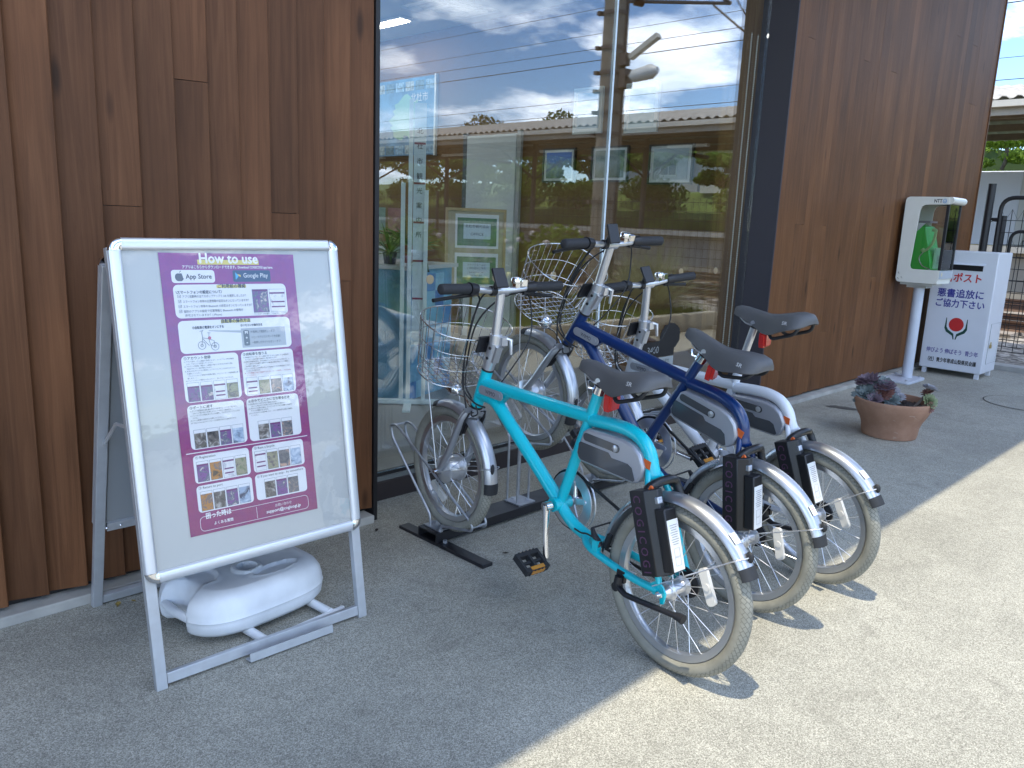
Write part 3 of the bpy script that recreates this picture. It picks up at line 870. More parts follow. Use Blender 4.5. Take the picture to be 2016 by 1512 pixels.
ZERO = V(0, 0, 0)
board_side(ZERO, RT, UP, NR, True)
# rear leaf leans the other way
RO = V(0.734, 2.572, 0.0) - F0 + V(W_, -0.010, 0)
RRT = V(-1, 0.016, 0).normalized(); RUP = V(-0.026, -0.375, 1.150).normalized(); RNR = RRT.cross(RUP).normalized()
if RNR.y < 0: RNR = -RNR
board_side(RO, RRT, RUP, RNR, False)
# inner backing sheets (grey backs seen between the leaves) and hinges
MB().box(q(W_ / 2, 0.74, -0.004), (W_ - 0.07, 0.86, 0.003), AXS).build('backing', mat('backing_grey', (0.30, 0.32, 0.34), 0.5), ab, smooth=0)
MB().box(RO + RRT * (W_ / 2) + RUP * 0.74 - RNR * 0.004, (W_ - 0.07, 0.86, 0.003), (RRT, RUP, RNR)).build('backing', MATS['backing_grey'], ab, smooth=0)
MB().box(RO + RRT * (W_ / 2) + RUP * 0.312 - RNR * 0.010, (W_ - 0.07, 0.028, 0.012), (RRT, RUP, RNR)).build('cross_rail', M_snapd, ab, smooth=0)
mb = MB()
for t_ in (0.58, 0.62): mb.ball(RO + RRT * t_ + RUP * 0.312 - RNR * 0.017, 0.005, 8, 6)
mb.build('rivet', M_chrome, ab)
for s_ in (0.10, 0.54):
    MB().box((q(s_, 1.165, -0.02) + RO + RRT * (W_ - s_) + RUP * 1.165) / 2, (0.05, 0.10, 0.018)).build('hinge', M_blackm, ab, smooth=0)
for s_ in (0.018, W_ - 0.018):
    p0 = q(s_, 0.70, -0.02); p1 = RO + RRT * (W_ - s_) + RUP * 0.62 - RNR * 0.02
    MB().tube([p0, (p0 + p1) / 2 + V(0, 0, 0.035), p1], 0.0055, 6).build('stay', M_snap, ab)
    MB().cyl(p0 + V(-0.012, 0, 0), p0 + V(0.012, 0, 0), 0.008).build('stay_bolt', M_rubber, ab)
# ledge plate clipped to the front foot rail
mb = MB()
prof = [(0.0, 0.0), (0.0, 0.003), (0.028, 0.003), (0.031, 0.006), (0.031, 0.024), (0.034, 0.024), (0.034, 0.0)]
mb.prism([(a_, b_) for a_, b_ in prof], q(0.245, 0.002, 0.004), NR, UP, RT * 0.265)
mb.build('ledge', M_snapd, ab, smooth=0)

# ---- poster (0.40 x 0.777 m) printed sheet
PTL, PTR, PBL = (0.122, 1.147), (0.505, 1.141), (0.127, 0.389)
PU = (RT * (PTR[0] - PTL[0]) + UP * (PTR[1] - PTL[1]))
PV = (RT * (PBL[0] - PTL[0]) + UP * (PBL[1] - PTL[1]))
PO = q(*PTL, 0.0115)
PUn, PVn = PU.normalized(), PV.normalized()
PW, PH = PU.length, PV.length
def pp(u, v, d=0.0):
    return PO + PU * u + PV * v + NR * d
def poster_mat():
    M, N, b = new_mat('poster_purple')
    co = mapping(N)
    n = noise(N, co, 5, 5, 0.65, 0.6); n2 = noise(N, co, 40, 3, 0.7)
    sp = N.nodes.new('ShaderNodeSeparateXYZ'); N.links.new(co, sp.inputs[0])
    mr = N.nodes.new('ShaderNodeMapRange'); mr.inputs['From Min'].default_value = 0.37; mr.inputs['From Max'].default_value = 1.12
    N.links.new(sp.outputs['Z'], mr.inputs['Value'])
    g = ramp(N, mr.outputs[0], [(0.0, (0.23, 0.032, 0.14)), (0.35, (0.25, 0.035, 0.17)), (0.5, (0.22, 0.05, 0.22)), (1.0, (0.26, 0.065, 0.27))])
    c = mixc(N, n.outputs['Fac'], g.outputs[0], (0.40, 0.06, 0.20))
    c = mixc(N, 0.55, c, g.outputs[0])
    c = mixc(N, 0.25, c, n2.outputs['Color'], 'OVERLAY')
    N.links.new(c, b.inputs['Base Color']); b.inputs['Roughness'].default_value = 0.35
    return M
ps = MB().add([pp(0, 0), pp(1, 0), pp(1, 1), pp(0, 1)], [(0, 3, 2, 1)]).build('poster', poster_mat(), ab, smooth=0)
ps['label'] = 'purple poster headed How to use with white instruction cards'
M_card = mat('poster_white', (0.80, 0.81, 0.84), 0.45)
M_txt = mat('poster_ink', (0.035, 0.035, 0.06), 0.5)
M_yel = mat('poster_yellow', (0.72, 0.62, 0.16), 0.5)
M_wt = mat('poster_reversed', (0.88, 0.88, 0.9), 0.5)

def prect(u0, v0, u1, v1, r, d):
    pts = rrect(u0 * PW, -v1 * PH, u1 * PW, -v0 * PH, r, 5)
    return [PO + PUn * x - PVn * y + NR * d for x, y in pts]
def pbox(mb, u0, v0, u1, v1, r, d):
    p = prect(u0, v0, u1, v1, r, d); mb.add(p, [tuple(range(len(p)))])
def ptext(mb, s, u, v, h, width=None, align='LEFT', d=0.0012, bold=0.0):
    """h: cap height as fraction of poster width, width: fraction of poster width"""
    put_text(mb, s, h * PW, pp(u, v, d), PUn, -PVn, align, None if width is None else width * PW, bold)

cards = MB()
for c_ in ((0.071, 0.059, 0.374, 0.104, 0.008), (0.072, 0.110, 0.912, 0.227, 0.014), (0.077, 0.236, 0.917, 0.351, 0.014), (0.073, 0.358, 0.482, 0.524, 0.012), (0.505, 0.358, 0.919, 0.523, 0.012), (0.075, 0.533, 0.488, 0.692, 0.012), (0.508, 0.532, 0.927, 0.693, 0.012), (0.076, 0.713, 0.487, 0.814, 0.010), (0.513, 0.712, 0.928, 0.812, 0.010), (0.076, 0.823, 0.488, 0.920, 0.010), (0.513, 0.821, 0.928, 0.919, 0.010)):
    pbox(cards, c_[0], c_[1], c_[2], c_[3], c_[4], 0.0004)
pbox(cards, 0.033, 0.7015, 0.970, 0.7045, 0.0004, 0.0005)
pbox(cards, 0.4995, 0.941, 0.5025, 0.985, 0.0004, 0.0005)
cards.build('cards', M_card, ps, smooth=0)
# outlined contact box
ol = prect(0.077, 0.936, 0.925, 0.9885, 0.012, 0.0005)
MB().tube(ol, 0.0007, 4, closed=True).build('outline', M_wt, ps)
yel = MB()
for b_ in ((0.261, 0.023, 0.715, 0.040), (0.378, 0.1125, 0.600, 0.1235), (0.382, 0.239, 0.605, 0.2495)): pbox(yel, *b_, 0.0006, 0.0007)
yel.build('highlight', M_yel, ps, smooth=0)
gp = MB(); pbox(gp, 0.508, 0.060, 0.798, 0.102, 0.005, 0.0005); gp.build('store_badge', mat('badge_navy', (0.05, 0.09, 0.17), 0.4), ps, smooth=0)
# play triangle and apple mark
tri = MB(); tri.add([pp(0.527, 0.067, 0.001), pp(0.527, 0.095, 0.001), pp(0.552, 0.081, 0.001)], [(0, 1, 2)]); tri.build('play_mark', mat('play_blue', (0.10, 0.45, 0.75), 0.5), ps, smooth=0)
tri = MB(); tri.add([pp(0.5525, 0.081, 0.001), pp(0.566, 0.0775, 0.001), pp(0.566, 0.0845, 0.001)], [(0, 1, 2)]); tri.add([pp(0.540, 0.0735, 0.0011), pp(0.5525, 0.0805, 0.0011), pp(0.566, 0.0775, 0.0011)], [(0, 1, 2)]); tri.build('play_mark', mat('play_yellow', (0.8, 0.6, 0.12), 0.5), ps, smooth=0)
ap = MB()
prof = []
for k in range(40):
    a = 2 * pi * k / 40
    r_ = 0.0105 * (1 + 0.10 * abs(cos(a)) - 0.16 * max(0, cos(a - pi / 2)) ** 8 - 0.10 * max(0, cos(a + pi / 2)) ** 10)
    if abs((a if a < pi else a - 2 * pi) - 0.25) < 0.42: r_ *= 0.80
    prof.append((r_ * cos(a), r_ * 1.08 * sin(a)))
ap.poly(prof, pp(0.125, 0.084, 0.001), PUn, -PVn)
lf = [(0.0 + 0.0045 * sin(t_ / 8 * pi) * (1 if i == 0 else -0.25), 0.006 * (t_ / 8) * 1.0) for i in (0, 1) for t_ in (range(9) if i == 0 else range(8, -1, -1))]
ap.poly(lf, pp(0.127, 0.0695, 0.001), (PUn * 0.8 - PVn * 0.6), (PUn * 0.45 - PVn * 0.9))
ap.build('store_mark', mat('mark_grey', (0.12, 0.13, 0.16), 0.5), ps, smooth=0)

wt = MB()
ptext(wt, 'How to use', 0.49, 0.0345, 0.098, 0.43, 'CENTER', 0.0012, 0.0010)
ptext(wt, 'アプリはこちらからダウンロードできます。Download COGICOGI app here.', 0.486, 0.0535, 0.026, 0.67, 'CENTER', bold=0.0002)
ptext(wt, 'Google Play', 0.585, 0.0865, 0.046, 0.19)
ptext(wt, '困った時は', 0.119, 0.944, 0.046, 0.185, bold=0.0004)
ptext(wt, 'よくある質問', 0.172, 0.972, 0.026, 0.14, bold=0.0002)
ptext(wt, 'お問い合わせ', 0.716, 0.955, 0.024, 0.135, 'CENTER')
ptext(wt, 'support@cogicogi.jp', 0.716, 0.974, 0.033, 0.282, 'CENTER', bold=0.0003)
wt.build('lettering', M_wt, ps, smooth=0)

ink = MB()
ptext(ink, 'App Store', 0.168, 0.0895, 0.046, 0.182, bold=0.0002)
ptext(ink, 'ご利用前の確認', 0.489, 0.1225, 0.031, 0.205, 'CENTER', bold=0.0003)
ptext(ink, '\\スマートフォンの設定について/', 0.088, 0.1415, 0.026, 0.325, bold=0.0002)
for s_, v_, w_ in (('アプリ起動時の全てのポップアップで OK を選択しましたか？', 0.1555, 0.46), ('スマートフォン本体の位置情報の設定はオンになっていますか？', 0.1730, 0.48), ('スマートフォン本体の Bluetooth の設定はオンになっていますか？', 0.1905, 0.50), ('個別のアプリの設定で位置情報と Bluetooth の使用が', 0.2075, 0.43)):
    ptext(ink, s_, 0.128, v_, 0.021, w_)
    p0 = pp(0.098, v_ - 0.010, 0.0011); sz = 0.0075
    fr = [p0, p0 + PUn * sz, p0 + PUn * sz + PVn * sz, p0 + PVn * sz]
    for i in range(4): ink.tube([fr[i], fr[(i + 1) % 4]], 0.0003, 4)
    ink.tube([p0 + PUn * 0.002 + PVn * 0.003, p0 + PUn * 0.0035 + PVn * 0.006, p0 + PUn * 0.0075 + PVn * 0.001], 0.0004, 4)
ptext(ink, '許可されていますか？( iPhone)', 0.135, 0.2215, 0.021, 0.26)
ptext(ink, '自転車の操作方法', 0.4935, 0.2485, 0.032, 0.215, 'CENTER', bold=0.0003)
ptext(ink, '①自転車の電源をオンにする', 0.172, 0.2655, 0.022, 0.225, bold=0.0002)
ptext(ink, '②リモコンの操作方法', 0.524, 0.2645, 0.020, 0.168, bold=0.0002)
for s_, v_ in (('M 長押しで電源オン・オフ！', 0.2905), ('＋と－でアシストモードを変更！', 0.3105), ('－長押しでライトのオン・オフ！', 0.3300)): ptext(ink, s_, 0.597, v_, 0.021, 0.23 if v_ != 0.2905 else 0.19, d=0.0016)
ptext(ink, 'ポップは全て OK を選択！', 0.640, 0.2235, 0.013, 0.12)
ptext(ink, '「COGICOGI」アプリ設定', 0.772, 0.2235, 0.013, 0.125)
smalls = {
 (0.088, 0.372): ('①アカウント登録', [('(1) アプリを開き、ホーム画面の“登録する”より、メールアドレス等の情報を', 0.36), ('入力しアカウントを登録してください。', 0.19), ('(2) アカウント登録後、画面ホーム画面の“購入する”ボタンを押すと購入', 0.35), ('可能なチケット一覧が表示されます。', 0.18), ('(3) 表示されたチケットから専用のシェアサイクルプランでお好きなチケット', 0.365), ('を選択してください。', 0.1), ('（クレジットカード情報が未登録の場合、クレジットカード登録画面に移', 0.36), ('動します。）', 0.06), ('(4) クレジットカード情報を入力いただくと、購入することができます。', 0.345)]),
 (0.518, 0.372): ('②自転車を借りる', [('(1) 自転車のサドル下の、ホーム画面の“借りる”ボタンを押して 1.2 米回以内', 0.36), ('ちいただくと利用可能な自転車の一覧が表示されます。', 0.25), ('(2) 選択する自転車を選び、その自転車のロックとスマートフォンを近づけ、ア', 0.365), ('プリに表示された番号と選択する自転車の番号が同じことを確認し、', 0.35), ('その番号を選択します。', 0.11), ('(3) ロックのカチッと音が鳴ったら７秒以内にツマミを時計回りに下げ', 0.36), ('るとロックが開きます。', 0.11)]),
 (0.090, 0.547): ('③ポートに返す', [('(1) ポートの区画内に自転車を停めて自転車のロックを手で閉めます。', 0.345), ('（オレンジ色のボタンを押しながら下へ動かすと動きます。）', 0.29), ('(2) グレーのツマミが完全に戻ったことを確認し、ロックとスマートフォンを近', 0.36), ('づける。', 0.04), ('(3) ホーム画面の“返却する”を押してください。', 0.235), ('(4) “Have a nice day”のメッセージが表示されたら返却完了です。', 0.33)]),
 (0.520, 0.547): ('④途中でどこかに立ち寄るとき', [('(1) 自転車のロックを手で下げて開錠されます。', 0.225), ('（オレンジ色のボタンを押しながら下へ動かすと動きます。）', 0.29), ('(2) 再びロックを開ける時は、ロックとスマートフォンを連動させながら', 0.345), ('アプリの“開錠する”を押す。', 0.14), ('(3) ロックのカチッと音が鳴ったら、ツマミを時計回りに回して開錠し', 0.35), ('てください。', 0.06)]),
}
for (u_, v_), (hd, ls) in smalls.items():
    ptext(ink, hd, u_, v_, 0.024, None, bold=0.0001)
    for k, (s_, w_) in enumerate(ls): ptext(ink, s_, u_ + (0.0 if s_[0] == '(' else 0.014), v_ + 0.0095 + k * 0.0084, 0.0118, w_)
for u_, v_, s_ in ((0.090, 0.7255, '① Registration'), (0.527, 0.7245, '② Rent a bicycle'), (0.090, 0.8355, '③ Return to port'), (0.527, 0.8335, '④ If you want to stop - by somewhere')): ptext(ink, s_, u_, v_, 0.024, None)
ink.build('lettering', M_txt, ps, smooth=0)
red = MB()
ptext(red, '(4) アプリ画面上で必ず“ENJOY!” というメッセージを確認し、アプリを閉', 0.518, 0.372 + 0.0095 + 7 * 0.0084, 0.0118, 0.365)
ptext(red, 'じてください。', 0.532, 0.372 + 0.0095 + 8 * 0.0084, 0.0118, 0.07)
red.build('lettering', mat('poster_red', (0.45, 0.05, 0.08), 0.5), ps, smooth=0)
gb = MB(); pbox(gb, 0.525, 0.272, 0.872, 0.343, 0.0008, 0.0008)
gb.add([pp(0.285, 0.2725, 0.0007), pp(0.29, 0.2755, 0.0007), pp(0.525, 0.2875, 0.0007), pp(0.525, 0.279, 0.0007)], [(0, 1, 2, 3)])
gb.build('remote_box', mat('poster_grey', (0.42, 0.45, 0.50), 0.5), ps, smooth=0)
gb = MB(); pbox(gb, 0.540, 0.279, 0.585, 0.336, 0.004, 0.0012); gb.build('remote', mat('remote_grey', (0.12, 0.14, 0.18), 0.5), ps, smooth=0)
gb = MB(); ptext(gb, 'M', 0.5625, 0.2925, 0.03, None, 'CENTER', 0.0016, 0.0003); ptext(gb, '+', 0.5625, 0.3125, 0.03, None, 'CENTER', 0.0016, 0.0003); ptext(gb, '-', 0.5625, 0.3300, 0.04, None, 'CENTER', 0.0016, 0.0003); gb.build('lettering', M_wt, ps, smooth=0)
# little line drawing of the hire bicycle
dr = MB()
def dpt(u_, v_): return pp(u_, v_, 0.0012)
def dcirc(cu, cv, r_, w_=0.0006):
    dr.tube([dpt(cu + r_ * cos(2 * pi * k / 24), cv + r_ * PW / PH * sin(2 * pi * k / 24)) for k in range(24)], w_, 4, closed=True)
for cx_, cy_ in ((0.229, 0.325), (0.322, 0.331)): dcirc(cx_, cy_, 0.027); dcirc(cx_, cy_, 0.009)
for pl_ in (((0.229, 0.325), (0.238, 0.298), (0.236, 0.277), (0.246, 0.273)), ((0.238, 0.298), (0.282, 0.303), (0.291, 0.325), (0.322, 0.331)), ((0.24, 0.302), (0.281, 0.327)), ((0.282, 0.303), (0.287, 0.283)), ((0.275, 0.281), (0.298, 0.282)), ((0.222, 0.275), (0.248, 0.272)), ((0.291, 0.305), (0.318, 0.31), (0.322, 0.331))):
    dr.tube([dpt(*p_) for p_ in pl_], 0.0006, 4)
dr.build('bicycle_drawing', mat('drawing_grey', (0.16, 0.19, 0.25), 0.5), ps)
MB().poly([(0.0045 * cos(2 * pi * k / 16), 0.0045 * sin(2 * pi * k / 16)) for k in range(16)], pp(0.288, 0.300, 0.0014), PUn, -PVn).build('bicycle_dot', mat('poster_pink', (0.55, 0.12, 0.22), 0.5), ps, smooth=0)

def photo_mat(name, stops, sc, seed):
    M, N, b = new_mat(name)
    co = mapping(N, loc=(seed * 3.1, seed * 1.7, seed))
    n = noise(N, co, sc, 4, 0.6, 1.0)
    r = ramp(N, n.outputs['Fac'], stops); r.color_ramp.interpolation = 'EASE'
    N.links.new(r.outputs[0], b.inputs['Base Color']); b.inputs['Roughness'].default_value = 0.45
    return M
PM = {
 'p': photo_mat('photo_purple', [(0.3, (0.05, 0.06, 0.10)), (0.45, (0.22, 0.08, 0.28)), (0.58, (0.12, 0.14, 0.2)), (0.7, (0.6, 0.5, 0.5))], 55, 1),
 'g': photo_mat('photo_grass', [(0.3, (0.16, 0.2, 0.10)), (0.5, (0.32, 0.30, 0.2)), (0.65, (0.12, 0.10, 0.11)), (0.8, (0.5, 0.45, 0.4))], 45, 2),
 'd': photo_mat('photo_dark', [(0.3, (0.03, 0.03, 0.035)), (0.5, (0.14, 0.12, 0.11)), (0.62, (0.35, 0.32, 0.30)), (0.75, (0.7, 0.7, 0.72))], 50, 3),
 'h': photo_mat('photo_hand', [(0.3, (0.06, 0.07, 0.09)), (0.5, (0.18, 0.17, 0.18)), (0.58, (0.52, 0.32, 0.24)), (0.75, (0.6, 0.42, 0.34))], 40, 4),
 'b': photo_mat('photo_blue', [(0.3, (0.06, 0.07, 0.12)), (0.5, (0.35, 0.45, 0.6)), (0.65, (0.6, 0.68, 0.78)), (0.8, (0.1, 0.1, 0.14))], 45, 5),
 'o': photo_mat('photo_orange', [(0.3, (0.10, 0.07, 0.05)), (0.48, (0.5, 0.22, 0.05)), (0.6, (0.2, 0.15, 0.14)), (0.75, (0.6, 0.5, 0.42))], 50, 6),
 'w': photo_mat('photo_form', [(0.35, (0.72, 0.72, 0.76)), (0.55, (0.78, 0.78, 0.8)), (0.66, (0.5, 0.5, 0.56)), (0.72, (0.72, 0.72, 0.76))], 30, 7),
}
def photos(u0, u1, v0, v1, seqs, head=0.013):
    n = len(seqs); w = (u1 - u0) / n
    for k, ch in enumerate(seqs):
        a_, b_ = u0 + k * w + 0.004, u0 + (k + 1) * w - 0.004
        mb = MB(); pbox(mb, a_, v0, b_, v1, 0.0003, 0.0007); mb.build('picture_edge', MATS['drawing_grey'], ps, smooth=0)
        mb = MB(); pbox(mb, a_ + 0.002, v0 + 0.001, b_ - 0.002, v1 - 0.001, 0.0003, 0.0009); mb.build('caption', M_card, ps, smooth=0)
        mb = MB(); pbox(mb, a_ + 0.002, v0 + head, b_ - 0.002, v1 - 0.001, 0.0003, 0.0011); mb.build('picture', PM[ch], ps, smooth=0)
        if ch in 'pw':
            mb = MB(); pbox(mb, a_ + 0.002, v0 + head, b_ - 0.002, v0 + head + 0.006, 0.0003, 0.0013); mb.build('bar', mat('bar_purple', (0.16, 0.03, 0.15), 0.5), ps, smooth=0)
        if ch == 'w':
            for z_ in (0.45, 0.7): 
                mb = MB(); vv = v0 + head + (v1 - v0 - head) * z_; pbox(mb, a_ + 0.01, vv, b_ - 0.008, vv + 0.005, 0.0003, 0.0013); mb.build('bar', MATS['bar_purple'], ps, smooth=0)
photos(0.635, 0.768, 0.130, 0.216, 'p', 0.001); photos(0.770, 0.903, 0.130, 0.216, 'w', 0.012)
photos(0.088, 0.464, 0.4535, 0.5215, 'ppwg'); photos(0.520, 0.902, 0.4545, 0.5195, 'wghb')
photos(0.097, 0.468, 0.6215, 0.689, 'ddpb'); photos(0.576, 0.858, 0.6205, 0.6895, 'dph')
photos(0.090, 0.466, 0.736, 0.810, 'powg', 0.010); photos(0.524, 0.906, 0.733, 0.808, 'wghb', 0.010)
photos(0.094, 0.470, 0.845, 0.916, 'odpb', 0.010); photos(0.578, 0.862, 0.843, 0.914, 'dph', 0.010)
# clear cover sheet over the front panel
def cover_mat():
    M, N, b = new_mat('clear_cover'); N.nodes.remove(b); out = N.nodes['Material Output']
    fr = N.nodes.new('ShaderNodeFresnel'); fr.inputs['IOR'].default_value = 1.5
    ma = N.nodes.new('ShaderNodeMath'); ma.operation = 'MULTIPLY_ADD'; ma.inputs[1].default_value = 1.6; ma.inputs[2].default_value = 0.02; ma.use_clamp = True
    N.links.new(fr.outputs[0], ma.inputs[0])
    nb_ = noise(N, mapping(N), 9, 3, 0.5)
    bp = N.nodes.new('ShaderNodeBump'); bp.inputs['Strength'].default_value = 0.10; bp.inputs['Distance'].default_value = 0.01
    N.links.new(nb_.outputs['Fac'], bp.inputs['Height'])
    tr = N.nodes.new('ShaderNodeBsdfTransparent'); gl = N.nodes.new('ShaderNodeBsdfGlossy'); gl.inputs['Roughness'].default_value = 0.03
    N.links.new(bp.outputs[0], gl.inputs['Normal'])
    mx = N.nodes.new('ShaderNodeMixShader')
    N.links.new(ma.outputs[0], mx.inputs[0]); N.links.new(tr.outputs[0], mx.inputs[1]); N.links.new(gl.outputs[0], mx.inputs[2]); N.links.new(mx.outputs[0], out.inputs[0])
    return M
MB().add([q(0.028, T0 + 0.028, 0.0150), q(W_ - 0.028, T0 + 0.028, 0.0150), q(W_ - 0.028, T1 - 0.028, 0.0150), q(0.028, T1 - 0.028, 0.0150)], [(0, 1, 2, 3)]).build('clear_cover', cover_mat(), ab, smooth=0)

# ================================================================== WATER TANK BASE
tk = thing('water_tank_base', 'white plastic water filled banner base inside the A-frame board', 'weight base', (1.080, 2.232, 0.0), radians(6))
hx, hy = 0.238, 0.178
def outline(a):
    n = 3.2
    r = (abs(cos(a) / hx) ** n + abs(sin(a) / hy) ** n) ** (-1 / n)
    dn = (a - pi + pi) % (2 * pi) - pi
    notch = 0.055 * max(0.0, 1 - (abs(abs(((a - pi) + pi) % (2 * pi) - pi)) / 0.30) ** 4)
    return r - notch
prof = [(0.0, 0.030), (0.80, 0.030), (0.93, 0.034), (0.985, 0.048), (1.0, 0.072), (1.0, 0.081), (1.007, 0.083), (1.0, 0.085), (0.994, 0.102), (0.970, 0.124), (0.92, 0.142), (0.85, 0.153), (0.77, 0.159)]
prof += [(0.77 - 0.77 * k / 40, 0.160) for k in range(1, 41)]
SEG = 144
vs = []; fs = []
for r_, h_ in prof:
    for k in range(SEG):
        a = 2 * pi * k / SEG
        R_ = outline(a) * max(r_, 0.0005)
        x_, y_ = R_ * cos(a), R_ * sin(a)
        h2 = h_
        if h_ > 0.1585:
            for (cx_, cy_, ex, ey) in ((0.060, -0.088, 0.078, 0.030), (-0.130, 0.03, 0.045, 0.07), (0.14, 0.065, 0.05, 0.05)):
                e = ((x_ - cx_) / ex) ** 2 + ((y_ - cy_) / ey) ** 2
                if e < 1: h2 -= 0.008 * min(1.0, (1 - e) * 3.0)
                elif e < 1.6: h2 += 0.003 * (1.6 - e) / 0.6
            d = sqrt((x_ + 0.005) ** 2 + (y_ + 0.028) ** 2)
            if d < 0.030: h2 -= 0.075
            elif d < 0.046: h2 += 0.007
        vs.append((x_, y_, h2))
for i in range(len(prof) - 1):
    for k in range(SEG):
        l = (k + 1) % SEG
        fs.append((i * SEG + k, i * SEG + l, (i + 1) * SEG + l, (i + 1) * SEG + k))
M_poly = mat('white_polyethylene', (0.72, 0.75, 0.78), 0.5, var=0.10, var_scale=10, bump=0.1, bump_scale=300)
MB().add(vs, fs).build('tank', M_poly, tk, smooth=60)
MB().tube([(-0.195, -0.080, 0.080), (-0.222, -0.066, 0.085), (-0.228, 0.0, 0.085), (-0.222, 0.066, 0.085), (-0.195, 0.080, 0.080)], 0.014, 10).build('handle', M_poly, tk)
for xx in (-0.08, 0.155):
    mb = MB(); mb.cyl((xx, 0.12, 0.022), (xx, -0.236, 0.022), 0.014, seg=14); mb.build('support_tube', M_white, tk)
mb = MB(); mb.box((0.04, -0.240, 0.018), (0.33, 0.014, 0.022)); mb.build('support_bar', M_white, tk, smooth=0, bevel=0.003)
# ================================================================== CYCLE RACK
rk = thing('bicycle_rack', 'low black steel cycle rack with bent wire wheel holders under the window', 'bicycle rack', (1.91, 2.295, 0))
def rp(x, y, z): return V(x - 1.91, y - 2.295, z)
M_galv = mat('galvanised_steel', (0.46, 0.48, 0.52), 0.38, metal=0.75, var=0.12, var_scale=30)
RX1 = 3.36
mb = MB(); mb.prism([(0, 0), (0.006, 0), (0.006, 0.030), (0.108, 0.030), (0.108, 0), (0.114, 0), (0.114, 0.036), (0, 0.036)], rp(1.875, 2.238, 0.014), (0, 1, 0), (0, 0, 1), (RX1 - 1.875, 0, 0))
mb.build('base_rail', M_blackm, rk, smooth=0)
for xx in (1.875, RX1 - 0.05):
    mb = MB(); mb.span(rp(xx, 1.972, 0.0), rp(xx + 0.05, 2.478, 0.013)); mb.build('foot_bar', M_blackm, rk, smooth=0, bevel=0.002)
    mb = MB(); mb.cyl(rp(xx + 0.03, 2.25, 0.05), rp(xx + 0.03, 2.25, 0.062), 0.009, seg=6); mb.cyl(rp(xx + 0.03, 2.222, 0.013), rp(xx + 0.03, 2.222, 0.024), 0.009, seg=6); mb.build('bolt', M_galv, rk)
def holder(xc, dz):
    y_f, y_b = 2.257 if not dz else 2.281, 2.322 if not dz else 2.342
    for sgn, xx in ((-1, xc - 0.035), (1, xc + 0.035)):
        mb = MB()
        if not dz:
            pts = [rp(xx, 2.257, 0.045), rp(xx, 2.258, 0.068), rp(xx, 2.077, 0.105), rp(xx, 2.078, 0.132), rp(xx, 2.545, 0.414), rp(xx, 2.588, 0.412), rp(xx, 2.579, 0.360), rp(xx, 2.324, 0.095), rp(xx, 2.322, 0.045)]
        else:
            pts = [rp(xx, 2.281, 0.045), rp(xx, 2.281, 0.325), rp(xx, 2.101, 0.358), rp(xx, 2.103, 0.390), rp(xx, 2.560, 0.675), rp(xx, 2.600, 0.672), rp(xx, 2.590, 0.620), rp(xx, 2.342, 0.344), rp(xx, 2.342, 0.045)]
        mb.tube(roundpath(pts, 0.022, 4), 0.0052, 8); mb.build('wheel_hoop', M_galv, rk)
    mb = MB()
    for (y_, z_) in (((2.077, 0.118), (2.590, 0.405), (2.257, 0.069)) if not dz else ((2.101, 0.372), (2.598, 0.660), (2.342, 0.30), (2.281, 0.27))):
        mb.cyl(rp(xc - 0.035, y_, z_), rp(xc + 0.035, y_, z_), 0.0048, seg=8)
    mb.build('cross_wire', M_galv, rk)
    mb = MB(); mb.span(rp(xc - 0.05, 2.252, 0.050), rp(xc + 0.05, 2.346, 0.055)); mb.build('base_plate', M_galv, rk, smooth=0)
    mb = MB()
    for dx, dy in ((-0.012, 0.075), (0.03, 0.03)): mb.cyl(rp(xc + dx, 2.256 + dy, 0.055), rp(xc + dx, 2.256 + dy, 0.063), 0.008, seg=6)
    mb.build('bolt', M_galv, rk)
for xc, dz in ((1.947, 0), (2.393, 1), (2.880, 0), (3.27, 1)): holder(xc, dz)

# ================================================================== BICYCLES
def tyre_mat():
    M, N, b = new_mat('grey_tyre')
    uv = N.nodes.new('ShaderNodeUVMap')
    mp_ = N.nodes.new('ShaderNodeMapping'); mp_.inputs['Rotation'].default_value = (0, 0, radians(38)); mp_.inputs['Scale'].default_value = (46, 46, 1)
    N.links.new(uv.outputs[0], mp_.inputs[0])
    br = N.nodes.new('ShaderNodeTexBrick'); br.inputs['Scale'].default_value = 1.0; br.inputs['Mortar Size'].default_value = 0.045
    br.inputs['Brick Width'].default_value = 0.75; br.inputs['Row Height'].default_value = 0.5
    br.inputs['Color1'].default_value = (1, 1, 1, 1); br.inputs['Color2'].default_value = (1, 1, 1, 1); br.inputs['Mortar'].default_value = (0, 0, 0, 1)
    N.links.new(mp_.outputs[0], br.inputs['Vector'])
    sp = N.nodes.new('ShaderNodeSeparateXYZ'); N.links.new(uv.outputs[0], sp.inputs[0])
    band = ramp(N, sp.outputs['Y'], [(0.038, (1, 1, 1)), (0.041, (0, 0, 0)), (0.097, (0, 0, 0)), (0.100, (1, 1, 1))])
    h = mixc(N, band.outputs[0], br.outputs['Color'], (1, 1, 1))
    n = noise(N, mapping(N), 14, 5, 0.6)
    base = ramp(N, n.outputs['Fac'], [(0.3, (0.235, 0.23, 0.195)), (0.7, (0.33, 0.322, 0.275))])
    c = mixc(N, h, (0.175, 0.17, 0.14), base.outputs[0])
    N.links.new(c, b.inputs['Base Color']); b.inputs['Roughness'].default_value = 0.75; b.inputs['Specular IOR Level'].default_value = 0.3
    bp = N.nodes.new('ShaderNodeBump'); bp.inputs['Strength'].default_value = 0.8; bp.inputs['Distance'].default_value = 0.002
    N.links.new(h, bp.inputs['Height']); N.links.new(bp.outputs[0], b.inputs['Normal'])
    return M
M_tyre = tyre_mat()
M_rim = mat('rim_silver', (0.62, 0.63, 0.65), 0.30, metal=0.85)
